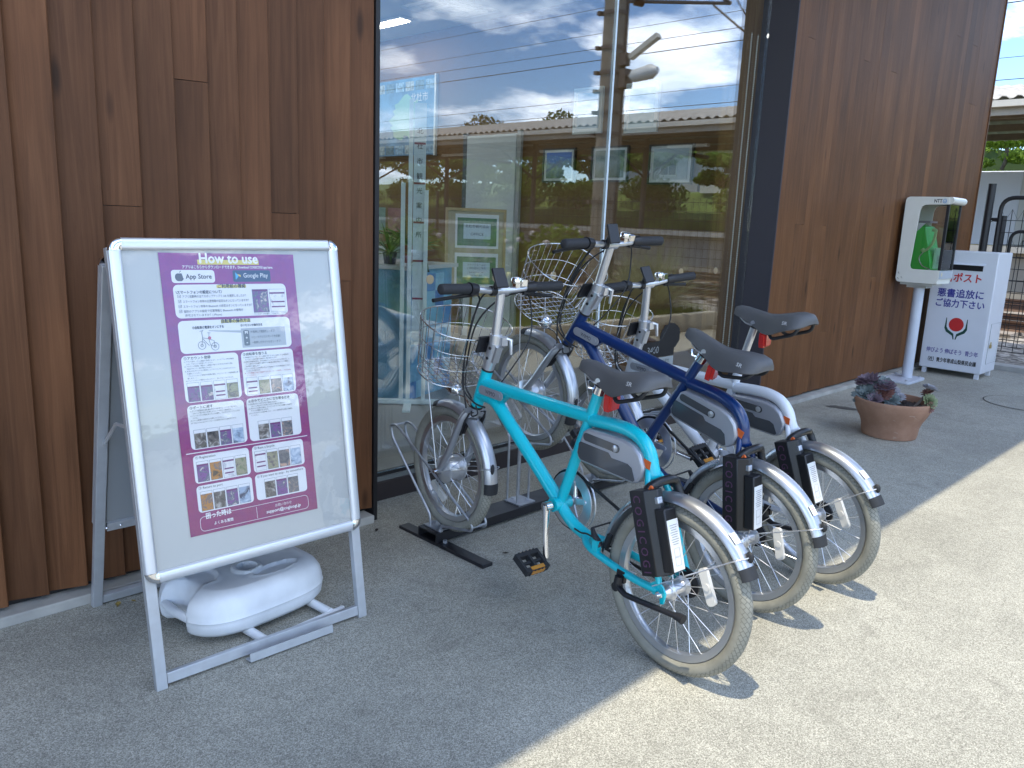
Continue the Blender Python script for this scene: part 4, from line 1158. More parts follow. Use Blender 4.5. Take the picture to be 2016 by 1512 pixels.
M_silver = mat('silver_paint', (0.52, 0.54, 0.58), 0.30, metal=0.8, coat=0.25, var=0.03)
M_satin = mat('satin_silver', (0.70, 0.71, 0.74), 0.30, metal=0.8)
M_grip = mat('grip_rubber', (0.022, 0.023, 0.027), 0.7, bump=0.3, bump_scale=400)
M_saddle = mat('grey_saddle', (0.105, 0.105, 0.108), 0.5, var=0.06, var_scale=14, bump=0.12, bump_scale=500, spec=0.4)
M_batt = mat('battery_silver', (0.42, 0.43, 0.47), 0.33, metal=0.35, coat=0.2)
M_battd = mat('battery_smoke', (0.075, 0.08, 0.088), 0.16, coat=0.5)
M_lock = mat('lock_black', (0.014, 0.014, 0.016), 0.35, var=0.1)
M_refl = mat('clear_reflector', (0.72, 0.70, 0.66), 0.2, coat=0.6)
M_redrefl = mat('red_reflector', (0.55, 0.03, 0.025), 0.12, coat=0.8)
M_amber = mat('amber_reflector', (0.50, 0.22, 0.03), 0.2, coat=0.6)
M_wire = mat('basket_wire', (0.66, 0.66, 0.66), 0.26, metal=0.9)
M_orange = mat('orange_sticker', (0.72, 0.14, 0.03), 0.5)
M_frames = {
    'teal': mat('teal_paint', (0.003, 0.56, 0.66), 0.30, coat=0.55, coat_rough=0.12),
    'navy': mat('navy_paint', (0.002, 0.026, 0.125), 0.30, coat=0.6, coat_rough=0.12),
    'white': mat('white_frame_paint', (0.76, 0.79, 0.84), 0.32, coat=0.4, coat_rough=0.12),
}
def B(a, n, b): return V(a, n, b + 0.25)
_mc = {}
def part(name, mb, m, parent, smooth=40, bevel=0, uv=None, key=None):
    """mesh data shared between the three bicycles"""
    if key and key in _mc:
        return link(name, _mc[key], m, parent, bevel)
    me = mb.mesh(name, smooth, uv) if not callable(mb) else mb().mesh(name, smooth, uv)
    if key: _mc[key] = me
    return link(name, me, m, parent, bevel)

def tyre_mesh():
    if 'tyre' in _mc: return _mc['tyre']
    R_, r_, NU, NV = 0.2275, 0.0225, 72, 16
    vs = []; fs = []; uv = []
    for i in range(NU):
        a = 2 * pi * i / NU
        for j in range(NV):
            t_ = 2 * pi * j / NV + pi
            rr = R_ + r_ * cos(t_)
            vs.append((rr * cos(a), r_ * 1.06 * sin(t_), rr * sin(a)))
    for i in range(NU):
        for j in range(NV):
            i2, j2 = (i + 1) % NU, (j + 1) % NV
            fs.append((i * NV + j, i * NV + j2, i2 * NV + j2, i2 * NV + j))
            u0, u1 = i * 1.5 / NU, (i + 1) * 1.5 / NU; v0, v1 = j * 0.14 / NV, (j + 1) * 0.14 / NV
            uv.append([(u0, v0), (u0, v1), (u1, v1), (u1, v0)])
    me = bpy.data.meshes.new('tyre'); me.from_pydata(vs, [], fs)
    l = me.uv_layers.new(name='UVMap'); k = 0
    for f_ in uv:
        for c_ in f_: l.data[k].uv = c_; k += 1
    me.shade_smooth(); me.flip_normals() if hasattr(me, 'flip_normals') else None
    _mc['tyre'] = me
    return me

def wheel(bk, a, motor, rot):
    def rimf():
        mb = MB(); vs = []; fs = []; NU = 72
        pr = [(0.206, -0.014), (0.208, -0.010), (0.199, -0.008), (0.195, -0.0045), (0.195, 0.0045), (0.199, 0.008), (0.208, 0.010), (0.206, 0.014), (0.187, 0.012), (0.182, 0.0), (0.187, -0.012)]
        for i in range(NU):
            an = 2 * pi * i / NU
            vs += [(r_ * cos(an), y_, r_ * sin(an)) for r_, y_ in pr]
        n = len(pr)
        for i in range(NU):
            for j in range(n):
                i2, j2 = (i + 1) % NU, (j + 1) % n
                fs.append((i * n + j, i * n + j2, i2 * n + j2, i2 * n + j))
        return mb.add(vs, fs)
    w = part('wheel', rimf, M_rim, bk, 50, key='rim')
    w.location = B(a, 0, 0); w.rotation_euler = (0, rot, 0)
    link('tyre', tyre_mesh(), M_tyre, w)
    hr, hw = (0.052, 0.036) if motor else (0.026, 0.030)
    def sp():
        mb = MB(); random.seed(3)
        for k in range(28):
            a0 = 2 * pi * k / 28; sd = 1 if k % 2 else -1
            a1 = a0 + (0.55 if (k // 2) % 2 else -0.55) * (0.5 if motor else 1.2)
            mb.tube([(0.186 * cos(a0), 0, 0.186 * sin(a0)), (hr * 0.96 * cos(a1), sd * hw, hr * 0.96 * sin(a1))], 0.00115, 4)
        a0 = 0.06; mb.cyl((0.184 * cos(a0), 0, 0.184 * sin(a0)), (0.150 * cos(a0), 0, 0.150 * sin(a0)), 0.0028, seg=6)
        return mb
    part('spokes', sp, M_satin, w, key='spokes%d' % motor)
    def hub():
        mb = MB()
        if motor: pr = [(0.012, -0.055), (0.02, -0.048), (0.046, -0.042), (0.054, -0.036), (0.055, -0.030), (0.049, -0.028), (0.049, -0.004), (0.051, 0.0), (0.049, 0.004), (0.049, 0.028), (0.055, 0.030), (0.054, 0.036), (0.046, 0.042), (0.02, 0.048), (0.012, 0.055)]
        else: pr = [(0.008, -0.06), (0.02, -0.045), (0.022, -0.036), (0.029, -0.032), (0.029, -0.028), (0.018, -0.024), (0.018, 0.024), (0.029, 0.028), (0.029, 0.032), (0.022, 0.036), (0.02, 0.045), (0.008, 0.06)]
        mb.lathe(pr, (0, 0, 0), (0, 1, 0), 28)
        return mb
    part('hub', hub, M_satin, w, 35, key='hub%d' % motor)
    def ax():
        mb = MB(); mb.cyl((0, -0.085, 0), (0, 0.085, 0), 0.0055, seg=10)
        for s_ in (-1, 1): mb.cyl((0, s_ * 0.066, 0), (0, s_ * 0.076, 0), 0.011, seg=6)
        return mb
    part('axle', ax, M_chrome, w, key='axle')
    def rf():
        mb = MB(); pts = rrect(-0.052, -0.014, 0.052, 0.014, 0.010, 4)
        mb.prism(pts, (0, -0.006, 0), (1, 0, 0), (0, 0, 1), (0, 0.012, 0)); mb.cyl((0, -0.009, 0), (0, 0.009, 0), 0.010, seg=14); return mb
    r_ = part('spoke_reflector', rf, M_refl, w, key='spref')
    ra = radians(152) + rot if not motor else radians(-75) + rot
    ra2 = (radians(152) if not motor else radians(-62))
    # placed in wheel space: undo the wheel's own spin
    p = Matrix.Rotation(-rot, 3, 'Y') @ V(0.127 * cos(ra2), 0.012, 0.127 * sin(ra2))
    r_.location = p
    r_.rotation_euler = (0, -rot - (ra2 + pi / 2), 0)
    return w

def fender(bk, a, ang0, ang1, R_=0.272, w=0.029, key=''):
    """arc of sheet with curved section plus black end caps"""
    def sheet(g0, g1, rr, ww, dth=0.0):
        mb = MB(); NU = max(4, int((g1 - g0) / 4)); NV = 8; vs = []; fs = []
        for lay, off in ((0, 0.0), (1, -0.0022)):
            for i in range(NU + 1):
                an = radians(g0 + (g1 - g0) * i / NU)
                for j in range(NV + 1):
                    t_ = -1 + 2 * j / NV
                    r2 = rr + off - 0.016 * t_ * t_ * t_ * t_ - 0.004 * t_ * t_
                    vs.append((r2 * cos(an), ww * t_, r2 * sin(an)))
        n1 = NV + 1; S_ = (NU + 1) * n1
        for i in range(NU):
            for j in range(NV):
                p = i * n1 + j
                fs.append((p, p + 1, p + n1 + 1, p + n1)); fs.append((S_ + p, S_ + p + n1, S_ + p + n1 + 1, S_ + p + 1))
        for i in range(NU):
            for j in (0, NV):
                p = i * n1 + j; fs.append((p, p + n1, S_ + p + n1, S_ + p))
        for i in (0, NU):
            for j in range(NV):
                p = i * n1 + j; fs.append((p, p + 1, S_ + p + 1, S_ + p))
        return mb.add(vs, fs)
    f = part('fender', lambda: sheet(ang0, ang1, R_, w), M_silver, bk, 60, key='fend' + key)
    f.location = B(a, 0, 0)
    ends = (ang0, ang1)
    for g in ends:
        lo, hi = (g - 1.5, g + 5) if g == ang0 else (g - 5, g + 1.5)
        if key == 'r' and g == ang1: lo, hi = g - 2.5, g + 4.5
        if key == 'f' and g == ang1: lo, hi = g - 3, g + 6
        part('end_cap', lambda: sheet(lo, hi, R_ + 0.0012, w + 0.0012), M_rubber, f, 60, key='cap%s%d' % (key, int(g)))
    return f

SAD = [(0.132, 0.020, 0.574, 0.014), (0.138, 0.050, 0.582, 0.030), (0.152, 0.070, 0.590, 0.044), (0.180, 0.078, 0.592, 0.054), (0.212, 0.076, 0.586, 0.060), (0.245, 0.067, 0.577, 0.066), (0.275, 0.055, 0.571, 0.070), (0.305, 0.043, 0.568, 0.068), (0.335, 0.034, 0.569, 0.060), (0.370, 0.0285, 0.573, 0.050), (0.405, 0.0270, 0.577, 0.042), (0.435, 0.0235, 0.576, 0.036), (0.453, 0.015, 0.570, 0.027), (0.460, 0.004, 0.560, 0.012)]
def saddle_mesh():
    mb = MB(); vs = []; fs = []; NV = 16
    for a, w, top, sk in SAD:
        for j in range(NV):
            t_ = j / (NV - 1)
            if True:
                an = pi * t_
                yy = w * cos(an)
                e = abs(cos(an))
                zz_ = top - sk * e ** 3.6
                if 0.18 < a < 0.33: zz_ -= 0.004 * max(0, 1 - (yy / 0.02) ** 2)
            vs.append((a, yy, zz_ + 0.25))
    S_ = len(SAD)
    off = len(vs)
    for a, w, top, sk in SAD:
        for j in range(NV):
            t_ = j / (NV - 1); an = pi * t_
            vs.append((a, (w - 0.006) * cos(an) if w > 0.008 else 0.5 * w * cos(an), top - 0.016 - (sk - 0.014) * abs(cos(an)) ** 3.6 + 0.25))
    for i in range(S_ - 1):
        for j in range(NV - 1):
            p = i * NV + j
            fs.append((p, p + 1, p + NV + 1, p + NV)); fs.append((off + p, off + p + NV, off + p + NV + 1, off + p + 1))
        for j in (0, NV - 1):
            p = i * NV + j; fs.append((p, p + NV, off + p + NV, off + p))
    for i in (0, S_ - 1):
        for j in range(NV - 1):
            p = i * NV + j; fs.append((p, p + 1, off + p + 1, off + p))
    return mb.add(vs, fs)

def bicycle(name_lab, colour, yaw, pitch, lean, R0, raise_=0.0, crank=-100.0, spin=(0.3, 0.9)):
    a_ = V(cos(yaw) * cos(pitch), sin(yaw) * cos(pitch), sin(pitch))
    n_ = V(0, 0, 1).cross(a_).normalized(); b_ = a_.cross(n_)
    n2 = n_ * cos(lean) + b_ * sin(lean); b2 = b_ * cos(lean) - n_ * sin(lean)
    bk = thing('bicycle', name_lab, 'bicycle', (0, 0, 0), 0, 'hire bicycles in the rack')
    mw = Matrix((a_, n2, b2)).transposed()
    bk.rotation_euler = mw.to_euler()
    bk.location = V(R0) - b2 * 0.25
    FM = M_frames[colour]
    # ---- frame
    def frame():
        mb = MB()
        mb.tube([B(0.9245, 0, 0.432), B(0.973, 0, 0.288)], 0.0215, 16)
        mb.tube(smoothpath([B(0.935, 0, 0.380), B(0.80, 0, 0.384), B(0.60, 0, 0.391), B(0.387, 0, 0.400)], 4), 0.0215, 16)
        mb.tube(smoothpath([B(0.955, 0, 0.332), B(0.905, 0, 0.334), B(0.865, 0, 0.327), B(0.832, 0, 0.307), B(0.800, 0, 0.285)], 4) + [B(0.66, 0, 0.192), B(0.495, 0, 0.079)], 0.0225, 16)
        # head gusset
        mb.prism([(0.952, 0.335), (0.940, 0.385), (0.80, 0.388), (0.79, 0.372), (0.835, 0.325), (0.87, 0.325)], B(0, -0.013, 0), (1, 0, 0), (0, 0, 1), (0, 0.026, 0))
        mb.tube([B(0.495, 0, 0.079), B(0.371, 0, 0.492)], 0.0175, 16)
        mb.tube(smoothpath([B(0.387, 0, 0.392), B(0.30, 0, 0.402), B(0.235, 0, 0.403), B(0.183, 0, 0.389), B(0.150, 0, 0.358), B(0.134, 0, 0.320), B(0.122, 0, 0.290)], 5), [0.0205] * 25 + [0.0205, 0.021, 0.0215, 0.022, 0.022, 0.020], 16)
        for s_ in (-1, 1):
            mb.tube(smoothpath([B(0.140, s_ * 0.010, 0.318), B(0.118, s_ * 0.032, 0.285), B(0.098, s_ * 0.044, 0.245), B(0.055, s_ * 0.056, 0.130), B(0.012, s_ * 0.062, 0.026)], 5), 0.0095, 12)
            mb.tube(smoothpath([B(0.36, s_ * 0.012, 0.017), B(0.325, s_ * 0.034, 0.010), B(0.27, s_ * 0.046, 0.004), B(0.12, s_ * 0.058, -0.002), B(0.012, s_ * 0.062, 0.004)], 5), 0.0115, 12)
            mb.prism([(0.040, 0.016), (0.020, 0.034), (-0.004, 0.022), (-0.016, 0.004), (-0.012, -0.026), (-0.002, -0.030), (0.004, -0.010), (0.030, -0.012)], B(0, s_ * 0.062 - 0.003, 0), (1, 0, 0), (0, 0, 1), (0, 0.006, 0))
        mb.tube(smoothpath([B(0.495, 0, 0.079), B(0.462, 0, 0.052), B(0.42, 0, 0.030), B(0.37, 0, 0.018), B(0.335, 0, 0.014)], 5), 0.0195, 16)
        mb.cyl(B(0.495, -0.036, 0.079), B(0.495, 0.036, 0.079), 0.0225, seg=20)
        mb.box(B(0.275, 0.046, 0.030), (0.022, 0.018, 0.035)); mb.box(B(0.275, -0.046, 0.030), (0.022, 0.018, 0.035))
        return mb
    fr = part('frame', frame, FM, bk, 50, key='frame')
    def badge():
        mb = MB()
        for s_ in (-1, 1):
            pts = rrect(-0.067, -0.0155, 0.067, 0.0155, 0.0150, 6)
            ang = radians(-1)
            mb.prism(pts, B(0.868, s_ * 0.0225 - (0.0 if s_ > 0 else 0.004), 0.362), (cos(ang), 0, sin(ang)), (-sin(ang), 0, cos(ang)), (0, 0.004, 0))
            pts = rrect(-0.055, -0.0085, 0.055, 0.0085, 0.008, 5)
            mb.prism(pts, B(0.868, s_ * 0.0268 - (0.0 if s_ > 0 else 0.002), 0.362), (cos(ang), 0, sin(ang)), (-sin(ang), 0, cos(ang)), (0, 0.0022, 0))
        return mb
    bd = part('badge', badge, M_batt, fr, 30, key='badge')
    mb = MB(); put_text(mb, 'WIMO', 0.021, B(0.893, 0.0294, 0.3555), (-1, 0, 0), (0, 0, 1), 'LEFT', 0.055, 0.0004); part('lettering', mb, mat('badge_ink', (0.10, 0.10, 0.12), 0.4), fr, 0, key='wimo')
    mb = MB(); mb.prism([(0.0, 0), (0.026, 0.004), (0.024, 0.028), (-0.002, 0.024)], B(0.127, 0.0200, 0.318), (1, 0, 0), (0, 0, 1), (0, 0.0022, 0)); part('sticker', mb, M_orange, fr, 0, key='sticker')
    # ---- fork
    def fork():
        mb = MB()
        mb.cyl(B(0.974, 0, 0.284), B(0.987, 0, 0.245), 0.019, seg=16)
        mb.box(B(0.988, 0, 0.258), (0.030, 0.085, 0.024), (V(0.95, 0, 0.31), V(0, 1, 0), V(-0.31, 0, 0.95)))
        for s_ in (-1, 1):
            mb.tube(smoothpath([B(0.982, s_ * 0.034, 0.262), B(0.998, s_ * 0.046, 0.230), B(1.022, s_ * 0.050, 0.175), B(1.055, s_ * 0.054, 0.095), B(1.092, s_ * 0.058, 0.025), B(1.108, s_ * 0.060, -0.004)], 5), [0.0145] * 10 + [0.0142] * 5 + [0.0135] * 5 + [0.0125] * 5 + [0.010], 12)
            mb.cyl(B(1.108, s_ * 0.055, -0.002), B(1.108, s_ * 0.064, -0.002), 0.014, seg=12)
        return mb
    part('fork', fork, M_silver, bk, 50, key='fork')
    part('headset_ring', lambda: MB().cyl(B(0.9755, 0, 0.2795), B(0.9735, 0, 0.2875), 0.0235, seg=20), M_blackm, bk, key='headset0')
    part('headset_ring', lambda: MB().cyl(B(0.9245, 0, 0.432), B(0.9225, 0, 0.438), 0.0235, seg=20), M_blackm, bk, key='headset1')
    # ---- stem
    st = V(-0.316, 0, 0.949)
    def stem():
        mb = MB()
        p0 = B(0.9225, 0, 0.438)
        mb.cyl(p0, p0 + st * 0.024, 0.0215, seg=20)
        mb.cyl(p0 + st * 0.024, p0 + st * 0.105, 0.0232, seg=20)
        mb.box(p0 + st * 0.066 + V(-0.020, 0.0, -0.004), (0.020, 0.026, 0.062), (V(0.949, 0, 0.316), V(0, 1, 0), st))
        mb.cyl(B(0.893, 0, 0.528), B(0.889, 0, 0.566), 0.0225, seg=20)
        mb.box(B(0.868, -0.012, 0.546), (0.030, 0.026, 0.030))
        mb.tube([B(0.892, 0, 0.54), B(0.8815, 0, 0.690), B(0.8805, 0, 0.712)], [0.0162, 0.0162, 0.017], 18)
        mb.cyl(B(0.880, -0.026, 0.722), B(0.880, 0.026, 0.722), 0.0185, seg=16)
        return mb
    sm = part('stem', stem, M_satin, bk, 40, key='stem')
    def lever():
        mb = MB(); mb.tube([B(0.862, -0.020, 0.556), B(0.848, -0.034, 0.552), B(0.846, -0.038, 0.500)], [0.008, 0.008, 0.005], 8); return mb
    part('clamp_lever', lever, M_satin, sm, key='stemlever')
    def bolts():
        mb = MB()
        for h_ in (0.045, 0.085):
            p = B(0.9225, 0, 0.438) + st * h_ + V(-0.006, 0.0215, 0)
            mb.cyl(p, p + V(0, 0.004, 0), 0.0055, seg=10)
        return mb
    part('bolt', bolts, M_rubber, sm, key='stembolts')
    # ---- handlebar
    def bar():
        mb = MB(); mb.tube(smoothpath([B(0.862, 0.262, 0.735), B(0.872, 0.15, 0.733), B(0.880, 0.04, 0.722), B(0.880, -0.04, 0.722), B(0.872, -0.15, 0.733), B(0.862, -0.262, 0.735)], 5), 0.0112, 12); return mb
    hb = part('handlebar', bar, M_satin, bk, 50, key='bar')
    for s_ in (1, -1):
        def grip():
            mb = MB()
            mb.tube([B(0.861, s_ * 0.266, 0.735), B(0.862, s_ * 0.262, 0.735), B(0.8635, s_ * 0.250, 0.735), B(0.871, s_ * 0.165, 0.7333), B(0.873, s_ * 0.145, 0.733)], [0.013, 0.0175, 0.0180, 0.0172, 0.0180], 16)
            return mb
        part('grip', grip, M_grip, hb, 50, key='grip%d' % s_)
        def shifter():
            mb = MB(); mb.cyl(B(0.873, s_ * 0.142, 0.733), B(0.876, s_ * 0.108, 0.731), 0.0215, 0.017, seg=18)
            mb.box(B(0.885, s_ * 0.115, 0.722), (0.026, 0.030, 0.028)); return mb
        part('control', shifter, M_blackm, hb, 40, key='ctl%d' % s_)
        def lev():
            mb = MB(); mb.tube(smoothpath([B(0.888, s_ * 0.112, 0.712), B(0.908, s_ * 0.135, 0.704), B(0.912, s_ * 0.19, 0.698), B(0.905, s_ * 0.262, 0.692)], 4), [0.008, 0.0085, 0.009, 0.0085, 0.008, 0.0075, 0.007, 0.0068, 0.0066, 0.0065, 0.0065, 0.0065, 0.007], 8); return mb
        part('brake_lever', lev, M_blackm, hb, 50, key='lev%d' % s_)
    def disp():
        mb = MB(); ax = (V(0, 1, 0), V(0.52, 0, 0.855), V(-0.855, 0, 0.52))
        mb.box(B(0.862, 0.022, 0.768), (0.052, 0.072, 0.010), ax); mb.cyl(B(0.878, 0.030, 0.722), B(0.866, 0.028, 0.760), 0.010, seg=10); mb.cyl(B(0.880, 0.022, 0.722), B(0.880, 0.046, 0.722), 0.0175, seg=14)
        return mb
    part('display', disp, M_lock, hb, 30, bevel=0.003, key='disp')
    def bell():
        mb = MB(); mb.lathe([(0.004, 0.0), (0.019, 0.002), (0.020, 0.014), (0.017, 0.020), (0.006, 0.023)], B(0.878, -0.066, 0.745), (0, 0, 1), 20); mb.box(B(0.878, -0.066, 0.737), (0.018, 0.020, 0.016)); mb.box(B(0.868, -0.090, 0.748), (0.016, 0.022, 0.022)); return mb
    part('bell', bell, M_chrome, hb, 40, key='bell')
    # ---- cables
    cabs = [
        [B(0.888, 0.10, 0.715), B(0.925, 0.055, 0.68), B(0.975, 0.045, 0.60), B(1.010, 0.040, 0.48), B(1.018, 0.034, 0.36), B(1.000, 0.028, 0.27)],
        [B(0.888, -0.10, 0.715), B(0.93, -0.03, 0.68), B(0.98, 0.020, 0.59), B(1.012, 0.026, 0.46), B(1.010, 0.030, 0.36), B(0.965, 0.034, 0.32)],
        [B(0.885, 0.02, 0.73), B(0.925, 0.05, 0.69), B(0.968, 0.052, 0.58), B(1.004, 0.046, 0.46), B(1.012, 0.040, 0.35), B(0.955, 0.028, 0.305), B(0.90, 0.020, 0.300)],
        [B(0.886, -0.12, 0.72), B(0.90, -0.16, 0.66), B(0.87, -0.14, 0.55), B(0.885, -0.08, 0.44), B(0.93, -0.034, 0.34)],
    ]
    for k, cpts in enumerate(cabs):
        part('cable', lambda: MB().tube(smoothpath(cpts, 6), 0.0032 if k < 3 else 0.0026, 6), M_rubber, bk, 60, key='cab%d' % k)
    def rcab():
        mb = MB(); mb.tube(smoothpath([B(0.965, 0.03, 0.27), B(0.94, 0.045, 0.26), B(0.915, 0.04, 0.275), B(0.935, 0.035, 0.30)], 5), 0.0026, 6)
        mb.tube(smoothpath([B(0.400, 0.020, 0.030), B(0.36, 0.030, 0.034), B(0.33, 0.038, 0.045), B(0.295, 0.046, 0.050)], 4), 0.0030, 6)
        return mb
    part('cable', rcab, M_rubber, bk, 60, key='rcab')
    # ---- saddle and post
    sd = V(-0.287, 0, 0.958)
    sp_ = MB(); sp_.cyl(B(0.384, 0, 0.452), B(0.358, 0, 0.538) + sd * raise_, 0.0142, seg=18); part('seat_post', sp_, M_satin, bk)
    def clampm():
        mb = MB(); mb.cyl(B(0.3745, 0, 0.482), B(0.3665, 0, 0.506), 0.0205, seg=18); mb.tube([B(0.385, 0.012, 0.494), B(0.398, 0.022, 0.496), B(0.404, 0.020, 0.512), B(0.398, -0.012, 0.52)], [0.006, 0.006, 0.004, 0.003], 8); return mb
    part('seat_clamp', clampm, M_chrome, bk, key='seatclamp')
    s_o = part('saddle', saddle_mesh, M_saddle, bk, 70, key='saddle')
    s_o.location = sd * raise_
    def rails():
        mb = MB()
        for s_ in (-1, 1):
            mb.tube(smoothpath([B(0.440, s_ * 0.008, 0.545), B(0.405, s_ * 0.016, 0.525), B(0.375, s_ * 0.021, 0.518), B(0.30, s_ * 0.022, 0.522), B(0.255, s_ * 0.024, 0.530), B(0.20, s_ * 0.045, 0.553)], 5), 0.0036, 8)
        mb.box(B(0.355, 0, 0.526), (0.040, 0.050, 0.022)); mb.cyl(B(0.355, -0.03, 0.526), B(0.355, 0.03, 0.526), 0.010, seg=12)
        return mb
    part('rails', rails, M_satin, s_o, 50, key='rails')
    def loop():
        mb = MB(); mb.tube(roundpath([B(0.285, 0.030, 0.520), B(0.262, 0.046, 0.486), B(0.165, 0.050, 0.522), B(0.150, 0.040, 0.556), B(0.150, -0.040, 0.556), B(0.165, -0.050, 0.522), B(0.262, -0.046, 0.486), B(0.285, -0.030, 0.520)], 0.02, 4), 0.0062, 10); return mb
    part('grab_loop', loop, M_rubber, s_o, 60, key='loop')
    mb = MB(); put_text(mb, 'SR', 0.017, B(0.190, 0.0782, 0.556), (-1, -0.02, 0.03), (0.0, -0.30, 0.95), 'CENTER', 0.020, 0.0003); part('lettering', mb, mat('saddle_print', (0.55, 0.55, 0.56), 0.5), s_o, 0, key='sr')
    def refl():
        mb = MB(); pts = [(-0.024, -0.030), (0.024, -0.030), (0.030, -0.012), (0.028, 0.026), (0.014, 0.034), (-0.018, 0.034), (-0.030, 0.020), (-0.030, -0.014)]
        mb.prism(pts, V(0, 0, 0), (0.25, -0.968, 0), (0, 0, 1), V(-0.968, -0.25, 0) * 0.016); mb.prism([(x * 0.8, y * 0.8) for x, y in pts], V(-0.0155, -0.004, 0), (0.25, -0.968, 0), (0, 0, 1), V(-0.968, -0.25, 0) * 0.010); return mb
    r_o = part('reflector', refl, M_redrefl, bk, 20, key='redref')
    r_o.location = B(0.330, 0.0, 0.470) + sd * raise_
    rb = MB(); rb.cyl(V(0.0, 0, 0.03), V(0.03, 0, 0.04), 0.006, seg=8); rb.cyl(B(0.3655, 0, 0.506) - B(0.330, 0.0, 0.470), B(0.361, 0, 0.520) - B(0.330, 0, 0.470), 0.0195, seg=18); part('reflector_clip', rb, M_rubber, r_o, key='redclip')
    # ---- battery
    BO = [(0.412, 0.288), (0.404, 0.268), (0.388, 0.2615), (0.182, 0.2615), (0.156, 0.270), (0.143, 0.292), (0.141, 0.322), (0.160, 0.356), (0.190, 0.374), (0.226, 0.380), (0.30, 0.3785), (0.372, 0.373), (0.392, 0.360)]
    def batt():
        mb = MB(); mb.prism(BO, B(0, -0.034, 0), (1, 0, 0), (0, 0, 1), (0, 0.068, 0)); return mb
    bt = part('battery_pack', batt, M_batt, bk, 30, bevel=0.007, key='batt')
    for s_ in (-1, 1):
        yo = 0.0345 if s_ > 0 else -0.0345
        def pan():
            mb = MB(); pts = rrect(0.236, 0.3345, 0.386, 0.3595, 0.012, 5); mb.prism(pts, B(0, yo, 0), (1, 0, 0), (0, 0, 1), (0, 0.0012 * s_, 0))
            mb.prism([(0.402, 0.320), (0.396, 0.326), (0.278, 0.326), (0.264, 0.314), (0.200, 0.316), (0.182, 0.308), (0.166, 0.276), (0.172, 0.270), (0.386, 0.270), (0.398, 0.276), (0.404, 0.288)], B(0, yo, 0), (1, 0, 0), (0, 0, 1), (0, 0.0012 * s_, 0)); return mb
        part('smoked_panel', pan, M_battd, bt, 0, key='bpan%d' % s_)
        part('button', lambda: MB().lathe([(0.0105, 0), (0.0105, 0.0025), (0.008, 0.0035)], B(0.252, yo + 0.0012 * s_, 0.3470), (0, s_, 0), 18), M_satin, bt, 40, key='bbtn%d' % s_)
    # ---- ring lock
    e1 = V(0.345, 0, 0.9386); e2 = V(0.9386, 0, -0.345)     # up the stay, forwards across it
    lc = B(0.054, 0.074, 0.168)
    def lockb():
        mb = MB(); pts = [(-0.044, -0.026), (0.034, -0.026), (0.038, -0.014), (0.038, 0.022), (-0.016, 0.022), (-0.044, -0.006)]
        mb.prism(pts, lc - e1 * 0.120, e2, (0, 1, 0), e1 * 0.240); return mb
    lk = part('ring_lock', lockb, M_lock, bk, 25, bevel=0.003, key='lockb')
    def ring():
        mb = MB(); pts = [B(0.098, 0.064, 0.258), B(0.092, 0.056, 0.282), B(0.086, 0.032, 0.295), B(0.084, 0.0, 0.298), B(0.086, -0.032, 0.295), B(0.090, -0.056, 0.282), B(0.070, -0.064, 0.235), B(0.045, -0.066, 0.17)]
        mb.tube(smoothpath(pts, 4), 0.0135, 10); return mb
    part('lock_ring', ring, M_lock, lk, 60, key='ring')
    def lower():
        mb = MB(); mb.box(lc - e1 * 0.022 - e2 * 0.052 + V(0, -0.014, 0), (0.036, 0.048, 0.176), (e2, V(0, 1, 0), e1)); return mb
    part('lock_case', lower, M_lock, lk, 20, bevel=0.004, key='lockcase')
    LR = lc - e1 * 0.036 - e2 * 0.0715 + V(0, -0.014, 0)
    mb = MB(); mb.box(LR, (0.0016, 0.044, 0.140), (e2, V(0, 1, 0), e1)); part('label', mb, M_paper, lk, 0, key='locklab')
    def labtxt():
        mb = MB()
        for k in range(9): mb.box(LR - e2 * 0.0012 + e1 * (0.055 - k * 0.0065) , (0.0006, 0.030 - 0.004 * (k % 3), 0.0016), (e2, V(0, 1, 0), e1))
        fr_ = [LR - e2 * 0.0012 - e1 * 0.008 + V(0, 0.011, 0), LR - e2 * 0.0012 - e1 * 0.008 - V(0, 0.011, 0), LR - e2 * 0.0012 - e1 * 0.055 - V(0, 0.011, 0), LR - e2 * 0.0012 - e1 * 0.055 + V(0, 0.011, 0)]
        mb.tube(fr_, 0.0005, 4, closed=True); put_text(mb, 'ENJOY', 0.006, LR - e2 * 0.0014 - e1 * 0.034, (0, -1, 0), e1, 'CENTER'); return mb
    part('label_print', labtxt, mat('label_grey', (0.30, 0.30, 0.32), 0.5), lk, 0, key='labtxt')
    mb = MB(); put_text(mb, 'C O G I C O G I', 0.037, lc + e1 * 0.108 + V(0, 0.0226, 0) + e2 * 0.025, -e1, -e2, 'LEFT', 0.216, 0.0003)
    part('lettering', mb, mat('lock_print', (0.115, 0.05, 0.11), 0.5), lk, 0, key='cogi')
    mb = MB(); mb.tube(smoothpath([lc + e1 * 0.118 - e2 * 0.020, lc + e1 * 0.128 - e2 * 0.028, lc + e1 * 0.122 - e2 * 0.034], 4), 0.0035, 6); part('lock_tab', mb, M_orange, lk, 60, key='locktab')
    mb = MB(); mb.box(lc + e1 * 0.088 - e2 * 0.040 + V(0, -0.008, 0), (0.014, 0.020, 0.020), (e2, V(0, 1, 0), e1)); part('lock_knob', mb, M_silver, lk, 0, bevel=0.003, key='lockknob')
